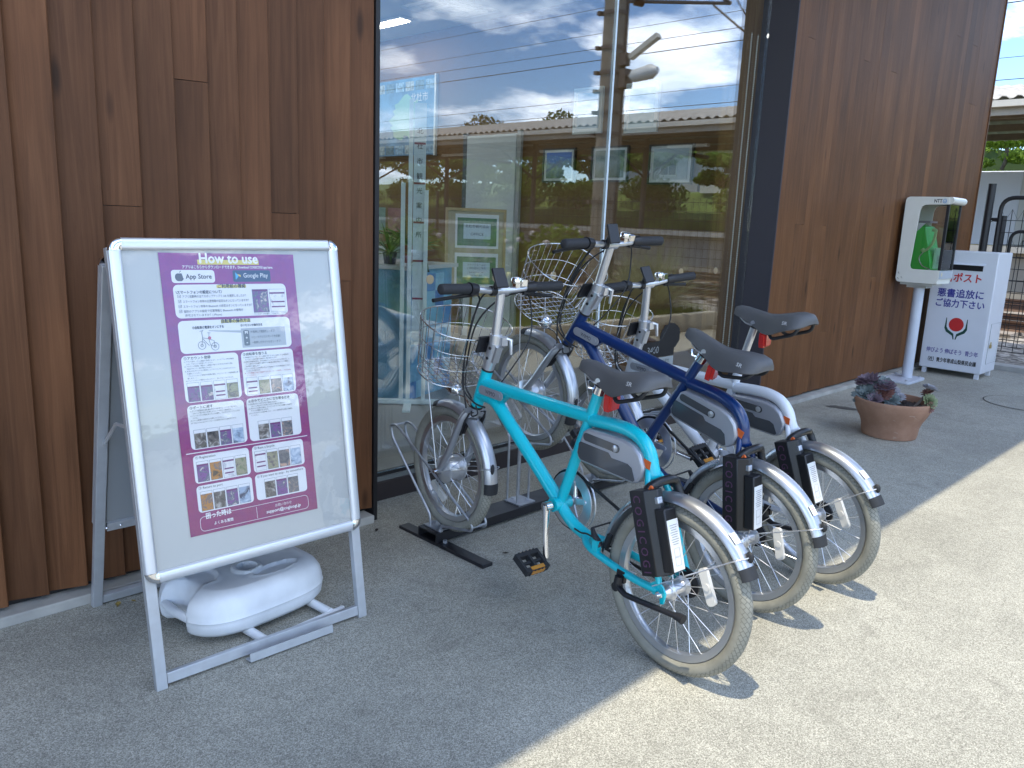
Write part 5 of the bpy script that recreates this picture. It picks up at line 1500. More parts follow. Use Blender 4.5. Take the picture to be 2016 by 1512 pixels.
    # ---- drivetrain
    def ringm():
        mb = MB(); n = 60; ro, ri = 0.096, 0.060; vs = []; fs = []
        for k in range(n):
            an = 2 * pi * k / n
            for r_, y_ in ((ro, -0.050), (ro, -0.046), (ri, -0.046), (ri, -0.050)): vs.append(B(0.495 + r_ * cos(an), y_, 0.079 + r_ * sin(an)))
        for k in range(n):
            k2 = (k + 1) % n
            for j in range(4): fs.append((k * 4 + j, k * 4 + (j + 1) % 4, k2 * 4 + (j + 1) % 4, k2 * 4 + j))
        mb.add(vs, fs)
        for k in range(5):
            an = 2 * pi * k / 5 + 0.4; d = V(cos(an), 0, sin(an)); t_ = V(-sin(an), 0, cos(an)); c_ = B(0.495, -0.050, 0.079)
            mb.prism([(0.0, -0.013), (0.068, -0.008), (0.068, 0.008), (0.0, 0.013)], c_, d, t_, (0, 0.006, 0)); mb.cyl(c_ + d * 0.066 + V(0, -0.004, 0), c_ + d * 0.066 + V(0, 0.008, 0), 0.006, seg=8)
        mb.cyl(B(0.495, -0.062, 0.079), B(0.495, -0.036, 0.079), 0.016, seg=16)
        return mb
    part('chainring', ringm, M_satin, bk, 30, key='chainring')
    def guard():
        mb = MB(); mb.tube([B(0.495 + 0.104 * cos(2 * pi * k / 48), -0.058, 0.079 + 0.104 * sin(2 * pi * k / 48)) for k in range(48)], 0.0028, 6, closed=True); return mb
    part('chain_guard', guard, M_satin, bk, 60, key='guard')
    def chain():
        mb = MB(); rc, rr = 0.100, 0.038
        pts = [B(0.495 + rc * cos(radians(g)), -0.054, 0.079 + rc * sin(radians(g))) for g in range(-92, 99, 14)] + [B(rr * cos(radians(g)), -0.054, rr * sin(radians(g))) for g in range(96, 268, 16)]
        n = len(pts)
        for i in range(n):
            p0, p1 = pts[i], pts[(i + 1) % n]; d = (p1 - p0); L = d.length; d = d.normalized(); up_ = V(0, 1, 0).cross(d)
            mb.box((p0 + p1) / 2, (L + 0.002, 0.007, 0.0075), (d, V(0, 1, 0), up_))
        mb.lathe([(0.036, -0.002), (0.036, 0.002)], B(0, -0.054, 0), (0, 1, 0), 24)
        return mb
    part('chain', chain, M_blackm, bk, 0, key='chain')
    ca_ = radians(crank)
    dc = V(cos(ca_), 0, sin(ca_))
    for s_, d in ((1, dc), (-1, -dc)):
        c_ = B(0.495, s_ * 0.060, 0.079); e_ = c_ + d * 0.165 + V(0, s_ * 0.016, 0)
        mb = MB(); mb.tube([c_ - d * 0.004, c_ + d * 0.03 + V(0, s_ * 0.004, 0), c_ + d * 0.09 + V(0, s_ * 0.012, 0), e_], [0.015, 0.0115, 0.0095, 0.0105], 10)
        mb.cyl(c_ - V(0, s_ * 0.014, 0), c_ + V(0, s_ * 0.010, 0), 0.0165, seg=16)
        cko = part('crank_arm', mb, M_chrome, bk, 50)
        mb = MB(); mb.cyl(c_ + V(0, s_ * 0.010, 0), c_ + V(0, s_ * 0.0105, 0), 0.009, seg=12); part('bolt_cover', mb, M_rubber, cko)
        pc = e_ + V(0, s_ * 0.062, 0)
        ax = (V(0.90, 0, 0.43), V(0, 1, 0), V(-0.43, 0, 0.90))
        mb = MB()
        for o_ in (-0.030, 0.030): mb.box(pc + ax[0] * o_, (0.016, 0.094, 0.024), ax)
        for o_ in (-0.042, 0.0, 0.042): mb.box(pc + ax[1] * o_, (0.058, 0.010, 0.0235), ax)
        mb.cyl(e_, pc + V(0, s_ * 0.045, 0), 0.0065, seg=10)
        for o_ in (-0.030, -0.015, 0.0, 0.015, 0.030):
            for o2 in (-0.036, 0.036): mb.box(pc + ax[0] * o2 + ax[1] * o_, (0.008, 0.007, 0.026), ax)
        po = part('pedal', mb, M_rubber, bk, 20, bevel=0.0015)
        for o_ in (-0.0385, 0.0385): part('pedal_reflector', MB().box(pc + ax[0] * o_, (0.004, 0.052, 0.016), ax), M_amber, po, 0)
        part('pedal_reflector', MB().box(pc - ax[0] * 0.030 + ax[2] * 0.0125, (0.013, 0.052, 0.003), ax), M_amber, po, 0)
    # ---- kickstand, brakes
    def kick():
        mb = MB()
        mb.box(B(0.150, 0.062, -0.012), (0.030, 0.012, 0.036)); mb.tube([B(0.152, 0.070, -0.012), B(0.152, 0.074, -0.040)], 0.013, 12)
        mb.cyl(B(0.152, 0.064, -0.042), B(0.152, 0.084, -0.042), 0.014, seg=14)
        mb.tube([B(0.152, 0.074, -0.042), B(0.113, 0.080, -0.050), B(0.08, 0.082, -0.046), B(-0.085, 0.090, -0.020)], [0.010, 0.0085, 0.0085, 0.0085], 12)
        mb.tube([B(-0.075, 0.0895, -0.0216), B(-0.090, 0.090, -0.019), B(-0.104, 0.090, -0.020)], [0.0105, 0.0125, 0.014], 12)
        return mb
    part('kickstand', kick, M_blackm, bk, 50, key='kick')
    def brk():
        mb = MB()
        for s_ in (-1, 1):
            mb.tube([B(1.018, s_ * 0.040, 0.170), B(0.985, s_ * 0.042, 0.235), B(0.972, s_ * 0.036, 0.262)], [0.010, 0.008, 0.006], 8); mb.box(B(1.000, s_ * 0.030, 0.196), (0.045, 0.014, 0.014), (V(0.45, 0, -0.89), V(0, 1, 0), V(0.89, 0, 0.45)))
        mb.tube([B(0.972, -0.036, 0.262), B(0.972, 0.036, 0.262)], 0.003, 6)
        return mb
    part('rim_brake', brk, M_blackm, bk, 40, key='brk')
    def brk2():
        mb = MB()
        for s_ in (-1, 1):
            mb.tube([B(0.262, s_ * 0.040, 0.030), B(0.292, s_ * 0.046, 0.062), B(0.305, s_ * 0.040, 0.075)], [0.011, 0.009, 0.006], 8); mb.box(B(0.245, s_ * 0.030, 0.052), (0.05, 0.014, 0.014), (V(0.25, 0, -0.97), V(0, 1, 0), V(0.97, 0, 0.25)))
        mb.tube([B(0.305, -0.04, 0.075), B(0.305, 0.04, 0.075)], 0.003, 6)
        return mb
    part('rim_brake', brk2, M_blackm, bk, 40, key='brk2')
    # ---- wheels, fenders
    wheel(bk, 0.0, False, spin[0]); wheel(bk, 1.108, True, spin[1])
    ff = fender(bk, 1.108, 66, 178, 0.268, 0.029, 'f'); fr2 = fender(bk, 0.0, 3, 146, 0.279, 0.030, 'r')
    def fstay():
        mb = MB(); e = (0.270 * cos(radians(163)), 0.270 * sin(radians(163)))
        mb.tube(roundpath([V(0.0, 0.066, -0.004), V(e[0] + 0.01, 0.036, e[1]), V(e[0] - 0.004, 0.012, e[1]), V(e[0] - 0.004, -0.012, e[1]), V(e[0] + 0.01, -0.036, e[1]), V(0, -0.066, -0.004)], 0.012, 3), 0.0016, 5); return mb
    o = part('fender_stay', fstay, M_satin, ff, 60, key='fstay')
    part('stay_clip', lambda: MB().ball((0.2725 * cos(radians(163)), 0.008, 0.2725 * sin(radians(163))), (0.006, 0.008, 0.020), 10, 8), M_rubber, ff, 60, key='fclip')
    def rstay():
        mb = MB(); e = (0.281 * cos(radians(139)), 0.281 * sin(radians(139)))
        mb.tube(roundpath([V(0.030, 0.068, 0.012), V(e[0] + 0.015, 0.036, e[1] - 0.006), V(e[0] - 0.003, 0.012, e[1] + 0.002), V(e[0] - 0.003, -0.012, e[1] + 0.002), V(e[0] + 0.015, -0.036, e[1] - 0.006), V(0.03, -0.068, 0.012)], 0.012, 3), 0.0021, 6); return mb
    part('fender_stay', rstay, M_satin, fr2, 60, key='rstay')
    part('stay_clip', lambda: MB().ball((0.2825 * cos(radians(139)), -0.004, 0.2825 * sin(radians(139))), (0.013, 0.008, 0.016), 10, 8), M_rubber, fr2, 60, key='rclip')
    # white permit sticker on the rear fender
    an = radians(127); er = V(cos(an), 0, sin(an)); et = V(-sin(an), 0, cos(an))
    def stk():
        mb = MB(); c_ = er * 0.2796
        mb.prism([(-0.016, -0.012), (0.016, -0.012), (0.016, 0.012), (-0.016, 0.012)], c_ + V(0, 0.006, 0), et, (0, 1, 0), er * 0.0012); return mb
    so = part('sticker', stk, M_paper, fr2, 0, key='stk')
    mb = MB(); c_ = er * 0.2811 + V(0, 0.006, 0)
    for o_ in (-0.0045, 0.0045): mb.tube([c_ + et * (-0.002 + 0.003 * sin(2 * pi * k / 12)) + V(0, o_ + 0.003 * cos(2 * pi * k / 12), 0) for k in range(12)], 0.0004, 4, closed=True)
    mb.tube([c_ + V(0, -0.0045, 0) - et * 0.002, c_ + V(0, -0.001, 0) - et * 0.007, c_ + V(0, 0.0045, 0) - et * 0.002], 0.0004, 4)
    part('sticker_print', mb, mat('pink_print', (0.5, 0.08, 0.25), 0.5), so, 0, key='stkp')
    # ---- basket
    fw = V(0.949, 0, 0.316)
    rc = B(1.062, 0.0, 0.580)
    def oval(t_, an):
        """t_: 0 at rim .. 1 at floor"""
        lx, ly = 0.132 - 0.030 * t_, 0.176 - 0.034 * t_
        n = 2.5
        c_, s_ = cos(an), sin(an)
        r_ = (abs(c_ / lx) ** n + abs(s_ / ly) ** n) ** (-1 / n)
        return rc + fw * (r_ * c_) + V(0, r_ * s_, 0) - st * (0.215 * t_)
    def bask():
        mb = MB()
        for t_, w_ in ((0.0, 0.0026), (0.33, 0.0014), (0.66, 0.0014), (1.0, 0.0022)):
            mb.tube([oval(t_, 2 * pi * k / 48) for k in range(48)], w_, 6, closed=True)
        for k in range(26):
            an = 2 * pi * (k + 0.5) / 26
            mb.tube([oval(0.0, an), oval(0.93, an), oval(1.0, an) * 0.86 + (rc - st * 0.215) * 0.14], 0.0015, 5)
        c_ = rc - st * 0.2165
        for k in range(-5, 6):
            o_ = k * 0.024; L = 0.100 * sqrt(max(0.05, 1 - (o_ / 0.142) ** 2)); mb.tube([c_ + V(0, o_, 0) - fw * L, c_ + V(0, o_, 0) + fw * L], 0.0015, 5)
        for k in range(-3, 4):
            o_ = k * 0.026; L = 0.140 * sqrt(max(0.05, 1 - (o_ / 0.102) ** 2)); mb.tube([c_ + fw * o_ - V(0, L, 0), c_ + fw * o_ + V(0, L, 0)], 0.0015, 5)
        return mb
    bs = part('basket', bask, M_wire, bk, 60, key='bask')
    def brkt():
        mb = MB(); ax = (fw, V(0, 1, 0), st)
        mb.box(B(0.930, 0, 0.525), (0.010, 0.095, 0.062), ax); mb.box(B(0.918, 0, 0.515), (0.030, 0.030, 0.030), ax); return mb
    part('bracket', brkt, M_blackm, bs, 0, bevel=0.002, key='brkt')
    def bstay():
        mb = MB()
        for s_ in (-1, 1): mb.tube([oval(0.97, s_ * 0.62), B(1.112, s_ * 0.070, 0.012)], 0.0026, 6)
        return mb
    part('basket_stay', bstay, M_satin, bs, 60, key='bstay')
    def lamp():
        mb = MB(); c_ = B(1.120, 0.0, 0.318); mb.lathe([(0.010, -0.034), (0.023, -0.022), (0.027, 0.0), (0.028, 0.012), (0.024, 0.014)], c_, fw, 18); mb.tube([c_ - V(0, 0, 0.02), B(1.05, 0, 0.30), B(0.995, 0, 0.262)], 0.004, 6); return mb
    lo = part('headlight', lamp, M_chrome, bk, 40, key='lamp')
    part('lens', lambda: MB().lathe([(0.0235, 0.0145), (0.018, 0.019), (0.004, 0.021)], B(1.120, 0, 0.318), fw, 18), M_refl, lo, 50, key='lens')
    return bk

bicycle('teal hire bicycle with front basket, nearest to the camera', 'teal', radians(84.615), radians(2.877), 0.0, (1.84, 1.138, 0.25), 0.0, -102, (0.2, 0.9))
bicycle('navy blue hire bicycle with its front wheel raised in the rack', 'navy', radians(87.2), radians(15.6), radians(-2), (2.34, 1.195, 0.25), 0.0, -8, (0.9, 1.7))
bicycle('white hire bicycle with the tall saddle, farthest along the rack', 'white', radians(81.8), radians(2.8), radians(-5), (2.725, 1.141, 0.25), 0.14, 20, (1.5, 0.3))
# ================================================================== PUBLIC TELEPHONE BOX ON A POLE
PX0, PX1, PY0, PY1, PZ0, PZ1 = 7.26, 7.60, 2.245, 2.590, 0.86, 1.575
ph = thing('public_telephone', 'cream public telephone cabinet with green phone inside on a pale blue pole', 'telephone', (7.43, 2.44, 0))
def tp(x, y, z): return V(x - 7.43, y - 2.44, z)
M_cream = mat('cream_enamel', (0.74, 0.75, 0.70), 0.35, coat=0.2, var=0.03)
M_pole = mat('pale_blue_enamel', (0.56, 0.60, 0.68), 0.4, var=0.04)
# side shells with arched opening cut towards the front
def shell(x0, x1):
    mb = MB()
    yb, yf, z0, z1 = PY1, PY0, PZ0, PZ1
    r = 0.03
    outer = [(yb, z0 + r), (yb - r * 0.3, z0 + r * 0.3), (yb - r, z0), (yf + 0.045, z0), (yf + 0.012, z0 + 0.012), (yf, z0 + 0.045), (yf, z0 + 0.115),
             (2.462, z0 + 0.115), (2.478, z0 + 0.125), (2.485, z0 + 0.145), (2.462, z1 - 0.110), (2.452, z1 - 0.080), (2.430, z1 - 0.065), (yf, z1 - 0.060),
             (yf, z1 - 0.03), (yf + 0.01, z1 - 0.008), (yf + 0.03, z1), (yb - r, z1), (yb - r * 0.3, z1 - r * 0.3), (yb, z1 - r)]
    mb.prism(outer, tp(x0, 0, 0) + V(0, 2.44, 0) - V(0, 2.44, 0), (0, 1, 0), (0, 0, 1), (x1 - x0, 0, 0))
    return mb
for x0, x1 in ((PX0, PX0 + 0.012), (PX1 - 0.012, PX1)):
    shell(x0, x1).build('side_panel', M_cream, ph, smooth=0, bevel=0.002)
MB().span(tp(PX0 + 0.0121, PY0 + 0.02, PZ1 - 0.012), tp(PX1 - 0.0121, PY1 - 0.02, PZ1 - 0.001)).build('roof', M_cream, ph, smooth=0)
mb = MB(); mb.tube([tp(PX0 + 0.004, PY0 - 0.004, PZ1 - 0.028), tp(PX1 - 0.004, PY0 - 0.004, PZ1 - 0.028)], 0.030, 14); mb.build('visor', M_cream, ph)
MB().span(tp(PX0 + 0.0121, PY1 - 0.012, PZ0 + 0.01), tp(PX1 - 0.0121, PY1 - 0.001, PZ1 - 0.013)).build('back_panel', mat('olive_grey', (0.32, 0.33, 0.28), 0.5), ph, smooth=0)
MB().span(tp(PX0 + 0.0121, PY0 + 0.012, PZ0 + 0.001), tp(PX1 - 0.0121, PY1 - 0.0125, PZ0 + 0.11)).build('base_box', M_cream, ph, smooth=0)
MB().span(tp(PX0 + 0.004, PY0 - 0.004, PZ0 + 0.045), tp(PX1 - 0.004, PY0 + 0.0115, PZ0 + 0.112)).build('front_plate', mat('grey_plate', (0.40, 0.45, 0.50), 0.4), ph, smooth=0)
mb = MB(); mb.cyl(tp(7.31, PY0 - 0.005, PZ0 + 0.082), tp(7.31, PY0 - 0.0065, PZ0 + 0.082), 0.017, seg=20); mb.build('plate_badge', mat('pale_gold', (0.6, 0.56, 0.42), 0.4), ph)
# dark door posts and glazing
for xx in (PX0 + 0.013, PX1 - 0.035):
    MB().span(tp(xx, PY0 - 0.002, PZ0 + 0.116), tp(xx + 0.024, PY0 + 0.022, PZ1 - 0.060)).build('door_post', M_blackm, ph, smooth=0, bevel=0.003)
gm = mat('cabinet_glass_base', (0.8, 0.85, 0.85), 0.05)
def thin_glass(name, r0):
    M, N, b = new_mat(name); N.nodes.remove(b); out = N.nodes['Material Output']
    fr = N.nodes.new('ShaderNodeFresnel'); fr.inputs['IOR'].default_value = 1.45
    ma = N.nodes.new('ShaderNodeMath'); ma.operation = 'ADD'; ma.inputs[1].default_value = r0; ma.use_clamp = True
    N.links.new(fr.outputs[0], ma.inputs[0])
    tr = N.nodes.new('ShaderNodeBsdfTransparent'); tr.inputs[0].default_value = (0.95, 0.97, 0.96, 1)
    gl = N.nodes.new('ShaderNodeBsdfGlossy'); gl.inputs['Roughness'].default_value = 0.01
    mx = N.nodes.new('ShaderNodeMixShader')
    N.links.new(ma.outputs[0], mx.inputs[0]); N.links.new(tr.outputs[0], mx.inputs[1]); N.links.new(gl.outputs[0], mx.inputs[2]); N.links.new(mx.outputs[0], out.inputs[0])
    return M
M_tg = thin_glass('cabinet_glass', 0.02)
MB().span(tp(PX0 + 0.0375, PY0 + 0.006, PZ0 + 0.117), tp(PX1 - 0.0355, PY0 + 0.010, PZ1 - 0.061)).build('door_glass', M_tg, ph, smooth=0)
for xx in (PX0 + 0.003, PX1 - 0.007):
    pg = [(PY0 + 0.023, PZ0 + 0.117), (2.460, PZ0 + 0.117), (2.474, PZ0 + 0.127), (2.481, PZ0 + 0.145), (2.459, PZ1 - 0.110), (2.449, PZ1 - 0.082), (2.429, PZ1 - 0.067), (PY0 + 0.023, PZ1 - 0.062)]
    MB().prism(pg, tp(xx, 0, 0), (0, 1, 0), (0, 0, 1), (0.004, 0, 0)).build('side_glass', M_tg, ph, smooth=0)
# the green telephone
M_green = mat('telephone_green', (0.02, 0.58, 0.06), 0.35, coat=0.3)
mb = MB(); mb.prism([(2.555, 0), (2.34, 0), (2.34, 0.06), (2.42, 0.36), (2.555, 0.40)], tp(7.315, 0, PZ0 + 0.112), (0, 1, 0), (0, 0, 1), (0.235, 0, 0)); mb.build('telephone_body', M_green, ph, smooth=0, bevel=0.008)
MB().span(tp(7.33, 2.40, PZ0 + 0.505), tp(7.53, 2.556, PZ0 + 0.52)).build('shelf', mat('violet_grey', (0.30, 0.27, 0.32), 0.5), ph, smooth=0)
mb = MB(); mb.prism([(0, 0), (0.12, 0.0), (0.06, -0.07)], tp(7.30, 2.54, PZ0 + 0.50), (0, -1, 0), (0, 0, 1), (0.003, 0, 0)); mb.build('pennant', M_paper, ph, smooth=0)
mb = MB(); mb.tube(smoothpath([tp(7.293, 2.35, PZ0 + 0.45), tp(7.285, 2.325, PZ0 + 0.43), tp(7.285, 2.34, PZ0 + 0.33), tp(7.290, 2.395, PZ0 + 0.27), tp(7.294, 2.415, PZ0 + 0.285)], 5), [0.016] * 5 + [0.011] * 12 + [0.016] * 4, 10); mb.build('handset', mat('handset_green', (0.5, 0.8, 0.35), 0.4), ph)
mb = MB(); mb.tube(smoothpath([tp(7.290, 2.40, PZ0 + 0.265), tp(7.292, 2.43, PZ0 + 0.21), tp(7.292, 2.40, PZ0 + 0.15), tp(7.294, 2.33, PZ0 + 0.118)], 6), 0.004, 6); mb.build('cord', M_satin, ph)
MB().span(tp(7.355, 2.326, PZ0 + 0.125), tp(7.50, 2.338, PZ0 + 0.30)).build('directory', mat('pale_green_print', (0.34, 0.62, 0.40), 0.5), ph, smooth=0)
for k in range(2):
    mb = MB(); mb.box(tp(7.42 + k * 0.03, 2.324, PZ0 + 0.2), (0.006, 0.002, 0.07)); mb.build('directory_print', MATS['label_grey'], ph, smooth=0)
mb = MB(); put_text(mb, 'NTT', 0.040, tp(PX0 - 0.0006, 2.365, PZ1 - 0.046), (0, -1, 0), (0, 0, 1), 'LEFT', 0.060, 0.0008); mb.build('lettering', mat('ink_black', (0.02, 0.02, 0.02), 0.5), ph, smooth=0)
mb = MB(); mb.tube([tp(PX0 - 0.0005, 2.283 + 0.013 * cos(2 * pi * k / 24), PZ1 - 0.033 + 0.015 * sin(2 * pi * k / 24)) for k in range(24)], 0.0022, 5, closed=True)
mb.tube([tp(PX0 - 0.0005, 2.283 + 0.006 * cos(pi + pi * k / 8), PZ1 - 0.030 + 0.008 * sin(pi + pi * k / 8)) for k in range(9)], 0.0014, 5); mb.build('emblem', mat('emblem_blue', (0.06, 0.28, 0.62), 0.4), ph)
mb = MB()
for oy, oz in ((2.575, 0.075), (2.575, 0.028), (2.548, 0.038)):
    mb.tube([tp(PX0 - 0.0004, oy - 0.012 * t_, PZ0 + oz + 0.010 * sin(t_ * 5)) for t_ in (0, 0.4, 0.8, 1.2)], 0.0014, 4)
mb.build('scribble', MATS['ink_black'], ph)
MB().span(tp(7.30, 2.30, PZ0 - 0.022), tp(7.56, 2.56, PZ0)).build('mount_plate', mat('mount_grey', (0.45, 0.47, 0.47), 0.45), ph, smooth=0)
MB().span(tp(7.35, 2.36, PZ0 - 0.045), tp(7.51, 2.52, PZ0 - 0.0225)).build('mount_plate', MATS['mount_grey'], ph, smooth=0)
mb = MB(); mb.cyl(tp(7.43, 2.44, 0.02), tp(7.43, 2.44, PZ0 - 0.046), 0.044, seg=28); mb.build('pole', M_pole, ph)
mb = MB(); mb.prism(rrect(-0.20, -0.14, 0.20, 0.14, 0.03), tp(7.35, 2.46, 0.0), (1, 0, 0), (0, 1, 0), (0, 0, 0.022)); mb.build('base_plate', M_pole, ph, smooth=30, bevel=0.004)
for dx, dy in ((-0.16, -0.10), (0.16, -0.10), (0.16, 0.10), (-0.16, 0.10)): MB().cyl(tp(7.35 + dx, 2.46 + dy, 0.022), tp(7.35 + dx, 2.46 + dy, 0.034), 0.011, seg=6).build('anchor_bolt', M_galv, ph)

# ================================================================== WHITE COLLECTION BOX
wp = thing('collection_box', 'white steel collection box with red and blue Japanese lettering', 'collection box', (8.20, 2.27, 0))
def wq(x, y, z): return V(x - 8.20, y - 2.27, z)
WX0, WX1, WY0, WY1, WZ0, WZ1 = 7.985, 8.41, 2.005, 2.53, 0.052, 1.135
M_wbox = mat('white_steel', (0.70, 0.73, 0.79), 0.35, coat=0.25, var=0.02)
MB().span(wq(WX0, WY0, WZ0), wq(WX1, WY1, WZ1)).build('body', M_wbox, wp, smooth=0, bevel=0.008)
for xx in (WX0 + 0.02, WX1 - 0.06):
    for yy in (WY0 + 0.02, WY1 - 0.06):
        MB().span(wq(xx, yy, 0), wq(xx + 0.035, yy + 0.035, WZ0 + 0.002)).build('foot', M_wbox, wp, smooth=0)
FX = WX0 - 0.0008
MB().span(wq(FX - 0.002, 2.115, 0.965), wq(FX + 0.001, 2.375, 1.015)).build('slot', mat('slot_black', (0.004, 0.004, 0.005), 0.8), wp, smooth=0)
MB().prism([(0, 0), (-0.028, -0.012), (-0.028, -0.009), (0, 0.006)], wq(FX, 2.095, 1.026), (1, 0, 0), (0, 0, 1), (0, 0.30, 0)).build('slot_hood', M_wbox, wp, smooth=0)
def wtext(s, yc, z, h, m, width, bold=0.0):
    mb = MB(); put_text(mb, s, h, wq(FX - 0.0003, yc, z), (0, -1, 0), (0, 0, 1), 'CENTER', width, bold, 3); mb.build('lettering', m, wp, smooth=0)
M_tred = mat('sign_red', (0.55, 0.02, 0.02), 0.5); M_tblue = mat('sign_blue', (0.03, 0.035, 0.28), 0.5); M_tblk = MATS['ink_black']
wtext('白ポスト', 2.265, 0.865, 0.088, M_tred, 0.30, 0.0022)
wtext('悪書追放に', 2.265, 0.725, 0.082, M_tblue, 0.38, 0.0018)
wtext('ご協力下さい', 2.262, 0.635, 0.078, M_tblue, 0.40, 0.0018)
wtext('伸びよう 伸ばそう  青少年', 2.265, 0.205, 0.050, mat('sign_violet', (0.07, 0.05, 0.30), 0.5), 0.435, 0.0006)
wtext('（社）青少年育成山梨県民会議', 2.265, 0.120, 0.046, M_tblk, 0.405, 0.0012)
mb = MB(); mb.poly([(0.062 * cos(2 * pi * k / 40), 0.062 * sin(2 * pi * k / 40)) for k in range(40)], wq(FX - 0.0003, 2.262, 0.475), (0, -1, 0), (0, 0, 1)); mb.build('emblem_disc', M_tred, wp, smooth=0)
mb = MB()
for s_ in (-1, 1):
    pg = [(s_ * 0.004, -0.135), (s_ * 0.012, -0.085), (s_ * 0.062, -0.052), (s_ * 0.078, -0.025), (s_ * 0.084, 0.055), (s_ * 0.090, 0.056), (s_ * 0.095, -0.040), (s_ * 0.078, -0.072), (s_ * 0.022, -0.105), (s_ * 0.012, -0.138)]
    mb.poly(pg, wq(FX - 0.0003, 2.262, 0.475), (0, -1, 0), (0, 0, 1))
mb.build('emblem_hands', mat('emblem_green', (0.008, 0.06, 0.045), 0.5), wp, smooth=0)
# access door on the side towards the road
YF = WY0 - 0.0008
MB().span(wq(8.09, YF - 0.002, 0.14), wq(8.36, YF + 0.001, 0.50)).build('access_door', M_wbox, wp, smooth=0, bevel=0.001)
mb = MB(); mb.tube([wq(8.087, YF - 0.0004, 0.137), wq(8.363, YF - 0.0004, 0.137), wq(8.363, YF - 0.0004, 0.503), wq(8.087, YF - 0.0004, 0.503)], 0.0015, 4, closed=True); mb.build('door_gap', mat('gap_grey', (0.2, 0.21, 0.22), 0.6), wp)
mb = MB(); mb.box(wq(8.115, YF - 0.012, 0.30), (0.022, 0.016, 0.03)); mb.tube([wq(8.107, YF - 0.012, 0.312), wq(8.107, YF - 0.012, 0.338), wq(8.123, YF - 0.012, 0.338), wq(8.123, YF - 0.012, 0.312)], 0.003, 6); mb.build('padlock', mat('brass', (0.5, 0.38, 0.18), 0.35, metal=0.9), wp)

# ================================================================== TERRACOTTA POT WITH SUCCULENTS
pot = thing('succulent_pot', 'round terracotta pot planted with purple grey rosette succulents', 'potted plant', (5.225, 1.775, 0))
M_terra, N_, b_t = new_mat('terracotta')
co_ = mapping(N_)
c_t = ramp(N_, noise(N_, co_, 7, 5, 0.6).outputs['Fac'], [(0.3, (0.27, 0.145, 0.092)), (0.7, (0.39, 0.225, 0.15))])
st_n = noise(N_, mapping(N_, (1, 1, 2.2), rot=(0.5, 0.3, 0)), 13, 6, 0.7, 1.5)
st_r = ramp(N_, st_n.outputs['Fac'], [(0.60, (0, 0, 0)), (0.74, (1, 1, 1))])
st_m = N_.nodes.new('ShaderNodeMath'); st_m.operation = 'MULTIPLY'; st_m.inputs[1].default_value = 0.55; N_.links.new(st_r.outputs[0], st_m.inputs[0])
N_.links.new(mixc(N_, st_m.outputs[0], c_t.outputs[0], (0.52, 0.42, 0.35)), b_t.inputs['Base Color'])
b_t.inputs['Roughness'].default_value = 0.85
MB().lathe([(0.150, 0.0), (0.160, 0.004), (0.166, 0.03), (0.170, 0.07), (0.182, 0.105), (0.205, 0.145), (0.222, 0.185), (0.228, 0.215), (0.229, 0.232), (0.226, 0.238), (0.214, 0.238), (0.210, 0.230), (0.205, 0.195), (0.15, 0.190)], seg=56).build('pot', M_terra, pot, smooth=50)
mb = MB(); vs = []; fs = []
for i in range(9):
    for k in range(24):
        a = 2 * pi * k / 24; r_ = 0.208 * i / 8
        vs.append((r_ * cos(a), r_ * sin(a), 0.196 + random.uniform(-0.008, 0.010)))
for i in range(8):
    for k in range(24): fs.append((i * 24 + k, i * 24 + (k + 1) % 24, (i + 1) * 24 + (k + 1) % 24, (i + 1) * 24 + k))
mb.add(vs, fs).build('soil', mat('potting_soil', (0.035, 0.026, 0.022), 0.95, var=0.5, var_scale=60, bump=0.8, bump_scale=90), pot, smooth=0)
mb = MB()
for k in range(140):
    a = random.uniform(0, 2 * pi); r_ = 0.195 * sqrt(random.random()); s_ = random.uniform(0.004, 0.011)
    mb.box((r_ * cos(a), r_ * sin(a), 0.204), (s_, s_ * 0.8, s_ * 0.7), tuple(Matrix.Rotation(random.uniform(0, 3), 3, 'Z').col[j].copy() for j in range(3)))
o = mb.build('mulch', mat('mulch', (0.07, 0.05, 0.045), 0.9, var=0.4, var_scale=50), pot, smooth=0); o['kind'] = 'stuff'
def succ_mat(name, tip, basec):
    M, N, b = new_mat(name)
    t = N.nodes.new('ShaderNodeTexCoord'); n = noise(N, t.outputs['Object'], 45, 3)
    c = mixc(N, n.outputs['Fac'], basec, tip)
    N.links.new(c, b.inputs['Base Color']); b.inputs['Roughness'].default_value = 0.55
    return M
SM = [succ_mat('rosette_violet', (0.26, 0.18, 0.22), (0.11, 0.085, 0.11)), succ_mat('rosette_blue', (0.26, 0.31, 0.31), (0.10, 0.13, 0.13)), succ_mat('rosette_russet', (0.30, 0.14, 0.11), (0.12, 0.055, 0.05)), succ_mat('rosette_pale', (0.48, 0.49, 0.52), (0.24, 0.22, 0.26)), succ_mat('rosette_green', (0.26, 0.30, 0.16), (0.13, 0.17, 0.08))]
